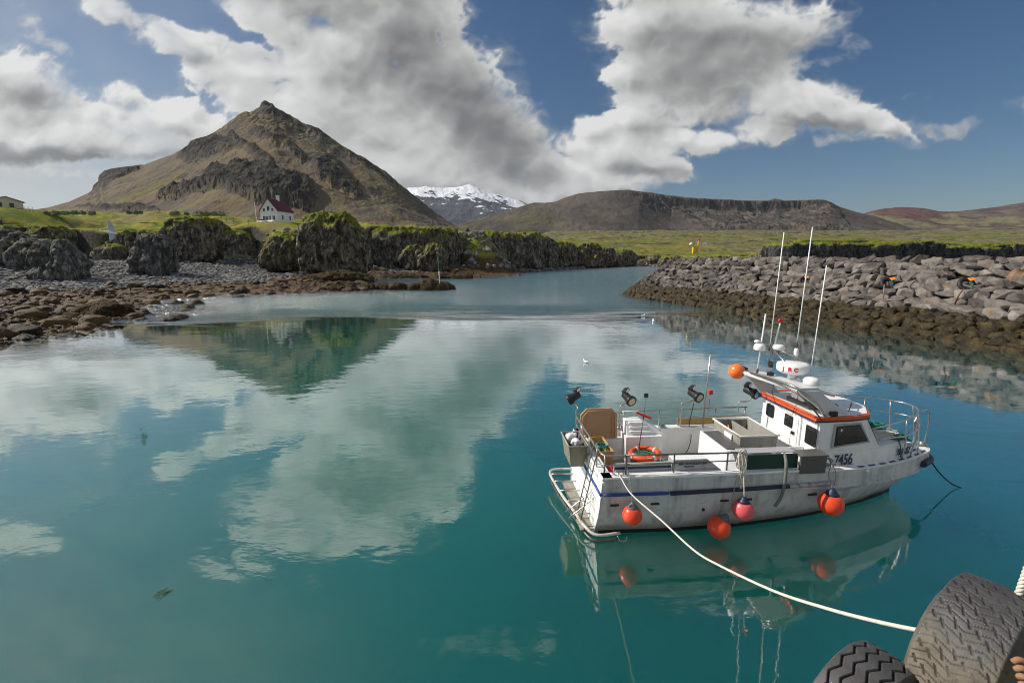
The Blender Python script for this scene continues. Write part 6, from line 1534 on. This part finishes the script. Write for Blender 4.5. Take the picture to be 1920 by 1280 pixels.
    def oct_(s0, s1, z0, z1, c, y0, y1, cz=None):
        o = []
        for s, z in ((s0+c, z0), (s1-c, z0), (s1, z0+c), (s1, z1-c), (s1-c, z1), (s0+c, z1), (s0, z1-c), (s0, z0+c)): o.append(Vector((s, y0+(y1-y0)*(z-z0)/(z1-z0), z)))
        return o
    bm = bmesh.new(); mb_prism(bm, oct_(.10, 1.08, .92, 2.10, .16, .96, 1.10), (0, .05, 0), .012); sub('panel', bm, TAN, e, p0)
    bm = bmesh.new(); mb_tube(bm, [v+Vector((0, -.008, 0)) for v in oct_(.16, 1.02, .98, 2.04, .14, .967, 1.093)], .014, 6, closed=True); sub('raised_rim', bm, TAN, e, p0)
    bm = bmesh.new(); mb_tube(bm, [v+Vector((0, -.004, 0)) for v in oct_(.24, .94, 1.06, 1.96, .12, .975, 1.085)], .008, 6, closed=True); sub('raised_rim', bm, TAN, e, p0)
    # hanging stern bin
    def open_tub(bm, lo, hi, z0, z1, t, taper=.0):
        (x0, y0), (x1, y1) = lo, hi; k = taper
        o = [(x0+k, y0+k), (x1-k, y0+k), (x1-k, y1-k), (x0+k, y1-k)]; O = [(x0, y0), (x1, y0), (x1, y1), (x0, y1)]
        I = [(x0+t, y0+t), (x1-t, y0+t), (x1-t, y1-t), (x0+t, y1-t)]; i_ = [(x0+k+t, y0+k+t), (x1-k-t, y0+k+t), (x1-k-t, y1-k-t), (x0+k+t, y1-k-t)]
        a = [bm.verts.new((*p, z0)) for p in o]; b = [bm.verts.new((*p, z1)) for p in O]; c_ = [bm.verts.new((*p, z1)) for p in I]; d = [bm.verts.new((*p, z0+t)) for p in i_]
        for q in range(4):
            r = (q+1) % 4; bm.faces.new((a[q], a[r], b[r], b[q])); bm.faces.new((b[q], b[r], c_[r], c_[q])); bm.faces.new((c_[q], c_[r], d[r], d[q]))
        bm.faces.new(a[::-1]); bm.faces.new(d)
    p0 = (-.25, .15, 1.25)
    e = thing('stern_bin', p0, 'grimy olive bin hung outside the stern rail, with white bags in it', 'bin')
    bm = bmesh.new(); open_tub(bm, (-.50, -.30), (-.05, .60), 1.14, 1.68, .02, .07); sub('bin_body', bm, OLIVE, e, p0)
    bm = bmesh.new(); mb_tube(bm, [(-.51, -.31, 1.68), (-.04, -.31, 1.68), (-.04, .61, 1.68), (-.51, .61, 1.68)], .014, 6, closed=True); sub('rim', bm, GREYW, e, p0)
    BAG = paint('plastic_bag', (.70,.72,.72), .4, .2, (.4,.4,.4), 6)
    for k, (x, y, z, r) in enumerate(((-.30, .34, 1.64, .14), (-.26, .04, 1.63, .12))):
        V_, F_ = lump_protos(1, 3.3+k, 3, .8, .9)[0]; me = np_mesh('plastic_bag', V_*r, F_); o = link('plastic_bag', me, BAG); o.location = world_on_boat((x, y, z))
        tag(o, ('crumpled white plastic bag in the far half of the stern bin' if k == 0 else 'small pale plastic bag in the near half of the stern bin'), 'bag')
    p0 = (.40, .30, 1.0)
    e = thing('fish_box', p0, 'yellowed open box with teal rope just inside the stern rail', 'box')
    bm = bmesh.new(); open_tub(bm, (.20, -.30), (.58, .62), 1.0, 1.52, .02, .02); sub('box_body', bm, YELLOWB, e, p0)
    bm = bmesh.new(); rs = random.Random(3)
    def coil(bm, c, R0, turns, r, rs, dz=.02, jit=.03):
        pts = []
        for k in range(int(turns*14)):
            a = k*2*math.pi/14; q = R0*(1+.25*math.sin(k*.37+R0*9)); pts.append((c[0]+math.cos(a)*q+rs.uniform(-jit, jit), c[1]+math.sin(a)*q*.8+rs.uniform(-jit, jit), c[2]+k/14*dz+rs.uniform(-jit, jit)*.6))
        mb_tube(bm, smooth_path(pts, 2), r, 6)
    TEAL = paint('teal_rope', (.06,.34,.34), .7, .3, (.3,.4,.35), 14, False, .2)
    coil(bm, (.38, .10, 1.44), .15, 5, .013, rs); T('rope_coil', bm, TEAL, 'tangle of teal rope in the yellowed box at the stern', 'rope')
    # tub on the bench
    p0 = (4.0, .1, 1.43)
    e = thing('insulated_tub', p0, 'big dirty grey open tub with a white rim in front of the wheelhouse door', 'tub')
    bm = bmesh.new(); open_tub(bm, (3.54, -.52), (4.48, .68), 1.43, 1.86, .05, .03); sub('tub_body', bm, TUBG, e, p0)
    bm = bmesh.new(); mb_tube(bm, [(3.53, -.53, 1.87), (4.49, -.53, 1.87), (4.49, .69, 1.87), (3.53, .69, 1.87)], .028, 6, closed=True); sub('rim', bm, WHITE, e, p0)
    bm = bmesh.new(); mb_box(bm, (3.515, -.20, 1.50), (3.535, .12, 1.78), .004); sub('patch', bm, WHITE, e, p0)
    bm = bmesh.new(); mb_box(bm, (3.99, -.48, 1.47), (4.02, .64, 1.84), .004); sub('divider', bm, TUBG, e, p0)
    bm = bmesh.new(); mb_tube(bm, [(3.66, .02, 1.62), (3.60, .12, 1.92)], .014, 8); T('gutting_knife', bm, BUOYO, 'bright orange tool handle leaning in the grey tub', 'knife')
    # squeegee broom
    p0 = (1.42, .42, .74); tp = tuple(cutl(1207, 779, 's', 1.56))
    e = thing('deck_squeegee', p0, 'long handled squeegee with a red head standing upside down amid the cockpit', 'squeegee')
    bm = bmesh.new(); mb_tube(bm, [p0, tp], .011, 8); sub('stick', bm, BLACKP, e, p0)
    bm = bmesh.new(); mb_box(bm, (-.20, -.025, -.02), (.20, .025, .035), .012, Matrix.Translation(tp)@Matrix.Rotation(.35, 4, 'Y')@Matrix.Rotation(-.3, 4, 'Z')); sub('head', bm, REDP, e, p0)
    # rope crate + life ring
    bm = bmesh.new(); rs = random.Random(9)
    for k in range(5): coil(bm, (1.56+rs.uniform(-.05, .05), .12+rs.uniform(-.05, .05), .92+k*.06), .24-.01*k, 3, .016, rs)
    T('rope_coil', bm, ROPEG, 'heap of green rope in the basket under the life ring', 'rope')
    bm = bmesh.new(); open_tub(bm, (1.26, -.20), (1.88, .44), .74, 1.02, .02, .02); T('rope_basket', bm, BLACKP, 'black basket of green rope under the orange life ring', 'basket')
    p0 = (1.52, .16, 1.22)
    e = thing('life_ring', p0, 'orange life ring lying on the green rope in the cockpit', 'life ring')
    Mr = Matrix.Translation(p0)@Matrix.Rotation(-.04, 4, 'X')@Matrix.Rotation(-.10, 4, 'Y')
    bm = bmesh.new(); mb_tube(bm, [Mr@Vector((math.cos(a)*.33, math.sin(a)*.33, 0)) for a in np.linspace(0, 2*math.pi, 40, endpoint=False)], .075, 14, closed=True); sub('ring', bm, paint('faded_orange_ring', (.62,.085,.02), .5, .3, (.4,.1,.04), 4), e, p0)
    for a in (.3, 1.87, 3.44, 5.0):
        bm = bmesh.new(); mb_tube(bm, [Mr@Vector((math.cos(a+q)*.33, math.sin(a+q)*.33, 0)) for q in (-.09, 0, .09)], .079, 14); sub('reflective_band', bm, GREYARCH, e, p0)
    bm = bmesh.new(); mb_tube(bm, smooth_path([Mr@Vector((math.cos(a)*(.40-.08*math.sin(2*a)**2), math.sin(a)*(.40-.08*math.sin(2*a)**2), .04)) for a in np.linspace(0, 2*math.pi, 16, endpoint=False)], 2, True), .009, 6, closed=True); sub('grab_line', bm, ROPEW, e, p0)
    # buoys
    def fender(c, r, ln, mat, conemat, hang, label, rope, tilt=(0, 0), group=None, ey=None):
        c = Vector(c); top = c+Vector((tilt[0], tilt[1], 1)).normalized()*r*1.35
        d = (top-c).normalized(); e = thing('buoy_fender', c, label, 'fender', group)
        M = aim((0, 0, 0), d)
        prof = [(r*math.cos(t)*1.0, r*math.sin(t)*(1.0 if math.sin(t) < 0 else 1.06)) for t in np.linspace(-1.53, .96, 18)]
        bm = bmesh.new(); mb_lathe(bm, prof, M, 32); bobj('ball', bm, mat, e)
        bm = bmesh.new(); mb_lathe(bm, [(r*.60, r*.83), (r*.47, r*1.02), (r*.28, r*1.22), (r*.2, r*1.42), (r*.06, r*1.45)], M, 20); bobj('neck', bm, conemat, e)
        pts = [top-c]+[Vector(h)-c for h in hang]
        bm = bmesh.new(); mb_tube(bm, smooth_path(pts, 5), .011, 6); bobj('rope', bm, rope, e)
        return e
    GN = paint('grey_neck', (.10,.12,.12), .5, .2, (.2,.2,.2))
    fender((.575, -1.66, .70), .205, 0, BUOYR, GN, [(.56, -1.48, 1.42), (.54, -1.33, 1.60), (.53, -1.31, 1.86)], 'plain red orange fender hung nearest the stern', ROPEB)
    fender((2.52, -1.64, .30), .235, 0, BUOYR, GN, [(2.78, -1.60, .85), (2.90, -1.50, 1.30), (3.02, -1.46, 1.46)], 'red fender lying lowest, half dipped at the waterline amidships', ROPEB, (.55, 0))
    fender((3.03, -1.64, .68), .215, 0, BUOYP, NAVYR, [(3.06, -1.50, 1.40), (3.08, -1.34, 1.66), (3.10, -1.31, 1.84)], 'faded pink fender with a navy neck amidships', ROPEW)
    fender((5.02, -1.66, .74), .25, 0, BUOYR, NAVYR, [(5.02, -1.50, 1.30), (5.10, -1.42, 1.42), (5.2, -1.33, 1.50)], 'large red fender with a navy neck hung below the number 7456', ROPEB)
    e = fender((4.42, 1.28, 2.98), .205, 0, BUOYO, NAVYR, [(4.62, 1.15, 3.02), (4.72, 1.08, 3.02)], 'bright orange buoy lashed high on the left end of the radar arch', ROPEW, (4, -.4))
    # rope bundles on the rail
    bm = bmesh.new(); rs = random.Random(2)
    for k in range(5):
        r0 = .10+.02*k; pts = [(3.10+rs.uniform(-.04, .04)+math.sin(a)*r0*.6, -1.33-.03*rs.random()-.02*math.cos(a), 1.68+math.cos(a)*r0*1.5) for a in np.linspace(0, 2*math.pi, 12, endpoint=False)]
        mb_tube(bm, smooth_path(pts, 3, True), .011, 6, closed=True)
    for k in range(3):
        mb_tube(bm, smooth_path([(3.0+.06*k, -1.35, 1.85), (2.96+.08*k, -1.47, 1.60), (3.0+.03*k, -1.49, 1.38), (2.98+.03*k, -1.50, 1.20-.1*k)], 4), .012, 6)
    T('rope_bundle', bm, ROPEW, 'pale rope bundle knotted over the end of the near side rail', 'rope')
    bm = bmesh.new()
    for k in range(4):
        pts = [(5.10+rs.uniform(-.04, .04)+math.sin(a)*.07, -1.34+rs.uniform(-.03, .03), 1.56+math.cos(a)*.10) for a in np.linspace(0, 2*math.pi, 10, endpoint=False)]
        mb_tube(bm, smooth_path(pts, 3, True), .012, 6, closed=True)
    mb_tube(bm, smooth_path([(5.2, -1.38, 1.5), (5.24, -1.45, 1.3), (5.22, -1.46, 1.05)], 4), .008, 6)
    T('rope_bundle', bm, ROPEB, 'grey mooring line knotted beside the painted number', 'rope')
    bm = bmesh.new(); rs = random.Random(6)
    for k in range(11):
        y = -.42+k*.075; pts = [(s, y+rs.uniform(-.06, .06), 1.655+rs.uniform(0, .05)) for s in np.linspace(6.95, 8.0-abs(y)*.6, 6)]
        mb_tube(bm, smooth_path(pts, 4), .016, 6)
    T('rope_pile', bm, ROPEW, 'weathered white ropes laid lengthwise on the foredeck', 'rope')
    bm = bmesh.new()
    for k in range(6): coil(bm, (7.72+rs.uniform(-.12, .12), .18+rs.uniform(-.12, .12), 1.66+.02*k), .10+.03*rs.random(), 2.5, .013, rs, .02, .03)
    for k in range(5): coil(bm, (7.75+rs.uniform(-.10, .10), -.42+rs.uniform(-.1, .1), 1.60+.02*k), .10+.03*rs.random(), 2, .013, rs, .02, .04)
    mb_tube(bm, smooth_path([(7.62, -.50, 1.62), (7.58, -.60, 1.55), (7.58, -.64, 1.4), (7.56, -.68, 1.26)], 4), .014, 6)
    T('rope_coil', bm, ROPEG, 'green ropes coiled on the nose of the foredeck', 'rope')
    # dark loop at the stern
    bm = bmesh.new(); mb_tube(bm, smooth_path([(.35, -1.45, .10), (.40, -1.52, .02), (.52, -1.52, .02), (.56, -1.46, .10)], 4), .012, 6); part('bottom_eye', bm, STEEL)
    # ---------- mooring ropes
    bm = bmesh.new()
    a = world_on_boat((.36, -1.36, 1.47)); inter = [(1183, 925, .12), (1240, 975, .28), (1300, 1030, .43), (1350, 1060, .53), (1450, 1107, .70), (1550, 1140, .82), (1650, 1166, .91), (1742, 1185, .97)]
    end = at_z(1742, 1185, 3.98)
    pts = [a]
    for px, py, t in inter:
        # points of the hanging line: pick the place on the sight ray nearest the span between its two ends
        d = Vector(ray(px, py)).normalized(); o = Vector((0, 0, H)); b_ = end-a; n_ = b_.cross(d); 
        c_ = Vector((b_.y, -b_.x, 0)); k = (a-o).dot(c_)/d.dot(c_); pts.append(o+d*k)
    pts.append(pts[-1]+(pts[-1]-pts[-2]).normalized()*.10)
    mb_tube(bm, smooth_path(pts, 5), .0125, 8)
    o = bobj('mooring_rope', bm, ROPEW, None); tag(o, 'long white mooring rope sagging from the boat stern to the quay tyres', 'rope')
    bm = bmesh.new(); pts = []
    for px, py, z in ((1734, 845, 1.0), (1748, 868, .8), (1765, 890, .45), (1785, 907, .12), (1802, 914, .0)):
        p = at_z(px, py, z); pts.append(p)
    mb_tube(bm, smooth_path(pts, 4), .016, 6); o = bobj('mooring_rope', bm, ROPEK, None); tag(o, 'black bow rope dropping into the water right of the boat', 'rope')
build_boat()
build_props()
# ================================================================ quay edge, tyres
def build_quay():
    dx = Vector((.954, .30, 0)); nn = Vector((-.30, .954, 0)); p = Vector((2.1, 1.50, 0)); top = 4.30
    m = NT('quay_concrete'); P = m.pos(); n = m.noise(P, 3, 7, .6)
    MQ = m.out(m.bsdf(m.ramp(m.math('ADD', m.math('MULTIPLY', n, .7), m.math('MULTIPLY', m.noise(P, 40, 4, .6), .3)), [(.35, (.16,.15,.13)), (.65, (.40,.38,.34))]), .9, m.bump(m.noise(P, 20, 6, .6), .6, .02)))
    bm = bmesh.new(); a = p-dx*14; b = p+dx*16
    mb_hull8(bm, [tuple(v) for v in (a+Vector((0, 0, -3)), b+Vector((0, 0, -3)), b-nn*9+Vector((0, 0, -3)), a-nn*9+Vector((0, 0, -3)), a+Vector((0, 0, top)), b+Vector((0, 0, top)), b-nn*9+Vector((0, 0, top)), a-nn*9+Vector((0, 0, top)))], .03)
    o = bobj('quay', bm, MQ, None); tag(o, kind='structure')
    m = NT('tyre_rubber'); P = m.co(); n = m.noise(P, 5, 6, .6)
    g = m.attr('groove'); wear = m.smooth(m.math('ADD', m.n('ShaderNodeSeparateXYZ', {0: P}).outputs[2], m.math('MULTIPLY', m.math('SUBTRACT', n, .5), .5)), .46, .20)
    c = m.mix(wear, m.ramp(n, [(.3, (.034,.033,.033)), (.7, (.095,.092,.092))]), m.ramp(m.noise(P, 9, 5, .6), [(.3, (.10,.085,.065)), (.7, (.22,.19,.145))]))
    sp = m.smooth(m.noise(P, 130, 2, .5), .73, .76); c = m.mix(sp, c, c3(.5,.5,.48))
    c = m.mix(m.smooth(m.noise(P, 7, 3, .5), .66, .74), c, c3(.09,.09,.095))
    c = m.mix(m.math('MULTIPLY', g, .8), c, c3(.012,.011,.010))
    MT = m.out(m.bsdf(c, m.math('ADD', .58, m.math('MULTIPLY', wear, .25)), m.bump(m.math('ADD', m.noise(P, 60, 4, .6), m.math('MULTIPLY', m.noise(P, 6, 3, .5), 1.2)), .5, .006)))
    def tyre(name, top_px, ztop, R, W, yaw, roll, label, pattern, na=560, nb=150):
        c = at_z(*top_px, ztop)-Vector((0, 0, R))
        # local frame: Z up, X along axle
        th = np.linspace(math.radians(-150), math.radians(150), na); wv = np.linspace(-1, 1, nb)
        TH_, WW = np.meshgrid(th, wv, indexing='ij')
        edge = np.clip((np.abs(WW)-.86)/.14, 0, 1)
        rad = R-.012*WW**2-.05*edge**2.2
        arc = TH_*R/.10; u = WW*W/2
        if pattern == 'block':
            # zigzag cuts running across the tread, staggered notches between them
            zz = np.abs(((u/.085) % 2)-1)-.5
            q = (arc*2.3+zz*.85) ; fr = np.abs(q-np.round(q)); g1 = sstep(.10, .035, fr)
            row = np.floor(q+.5); un = u+(row % 2)*.0425+zz*.0
            f2 = np.abs(un/.085-np.round(un/.085)); g2 = sstep(.10, .035, np.abs((un/.085-np.round(un/.085))+(q-np.round(q))*.25))
            fade = 1-.65*sstep(.25, .8, fbm(TH_*3, WW*1.5, 2., 3)+.4)
            gr = np.maximum(g1, g2)*(1-edge)*fade
            depth = .007
        else:
            gr = 0*u
            for off in (-.085, -.028, .030, .088):
                zz = (np.abs(((arc*1.6) % 2)-1)-.5)*.026
                gr = np.maximum(gr, sstep(.007, .0035, np.abs(u-off-zz)))
            gr = gr*(1-edge); depth = .016
        rad = rad-gr*depth+fbm(TH_*6, WW*3, 1., 3)*.002
        X = u; Y = np.sin(TH_)*rad; Z = np.cos(TH_)*rad
        V = [np.stack([X, Y, Z], -1).reshape(-1, 3)]; F = [grid_faces(na, nb)]; G_ = [gr.ravel()]; off = na*nb
        for sgn in (-1, 1):      # side walls
            t = np.linspace(0, 1, 22); TT, TB = np.meshgrid(th[::4], t, indexing='ij')
            bul = np.sin(TB*math.pi)*.030
            rr_ = (R-.062)-(R*.40)*TB; xx = sgn*(W/2+bul-.05*TB**2+.004*(np.abs(TB-.3) < .03))
            V.append(np.stack([xx, np.sin(TT)*rr_, np.cos(TT)*rr_], -1).reshape(-1, 3)); F.append((grid_faces(*TT.shape) if sgn < 0 else grid_faces(*TT.shape)[:, ::-1])+off); G_.append(np.zeros(TT.size)); off += TT.size
        # inner liner
        TT, TB = np.meshgrid(th[::4], np.linspace(-1, 1, 9), indexing='ij'); rr_ = R-.10-.20*R*np.abs(TB)**3
        V.append(np.stack([TB*(W/2-.03), np.sin(TT)*rr_, np.cos(TT)*rr_], -1).reshape(-1, 3)); F.append(grid_faces(*TT.shape)[:, ::-1]+off); G_.append(np.ones(TT.size)*.6)
        me = np_mesh(name, np.concatenate(V), np.concatenate(F)); set_attr(me, 'groove', np.concatenate(G_))
        me.materials.append(MT); e = empty(name, c, label, 'tyre'); e.rotation_euler = (0, roll, yaw)
        o = link('tread', me, None, e)
        return e, c
    e1, c1 = tyre('tyre_fender', (1860, 1110), 4.28, .49, .33, math.radians(-61), math.radians(0), 'worn truck tyre with dirty block tread hung at the quay edge', 'block')
    e2, c2 = tyre('tyre_fender', (1632, 1242), 3.96, .47, .27, math.radians(-62), math.radians(0), 'smoother black tyre with zigzag grooves hung lower, cut by the bottom edge', 'zig', 420, 110)
    # thick rope at the right edge, tyre hanging rope
    bm = bmesh.new(); a = at_z(1906, 1124, 4.22); b = at_z(1950, 1000, 4.6)
    for k in range(3):
        pts = []
        for i in range(60):
            t = i/59; q = a+(b-a)*t; ang = t*34+k*2.094; ax = (b-a).normalized(); u = ax.orthogonal().normalized(); v = ax.cross(u)
            pts.append(q+(u*math.cos(ang)+v*math.sin(ang))*.008)
        mb_tube(bm, pts, .0095, 7)
    o = bobj('thick_rope', bm, ROPEW, None); tag(o, 'thick twisted white rope rising at the right edge behind the big tyre', 'rope')
    bm = bmesh.new(); a = at_z(1745, 1150, 4.25); V_ = [a+Vector(v) for v in ((0, 0, 0), (-.05, -.01, -.03), (-.06, .0, -.05), (0, 0, -.06))]
    mb_prism(bm, [at_z(1733, 1168, 3.85), at_z(1756, 1148, 3.9), at_z(1790, 1165, 3.9), at_z(1760, 1184, 3.85)], (0, 0, -.03), .004)
    o = bobj('rusty_bracket', bm, paint('rust', (.12,.05,.035), .8, .5, (.05,.03,.02)), None); tag(o, 'small rusty metal tab behind the left side of the big tyre', 'bracket')
    bm = bmesh.new()
    for k in range(4):
        pts = [at_z(1900+k*5, 1240+k*14, 4.34), at_z(1912+k*4, 1236+k*16, 4.36), at_z(1935, 1246+k*16, 4.34)]
        mb_tube(bm, smooth_path(pts, 4), .012, 8)
    o = bobj('tyre_lashing', bm, paint('faded_orange_rope', (.30,.15,.085), .8, .4, (.3,.25,.2), 20, False, .2), None); tag(o, 'faded orange lashing that holds the big tyre to the quay', 'rope')
build_quay()
# ================================================================ far air
def build_haze():
    m = NT('air'); v = m.n('ShaderNodeVolumePrincipled', {'Color': c3(.80,.88,1.0), 'Density': .000022, 'Anisotropy': .3})
    o = m.n('ShaderNodeOutputMaterial'); m.t.links.new(v.outputs[0], o.inputs['Volume'])
    bm = bmesh.new(); mb_box(bm, (-14000, -300, -8), (14000, 13500, 1500), 0)
    ob = bobj('haze', bm, m.m, None); tag(ob, kind='stuff')
sc.cycles.volume_bounces = 0
build_haze()
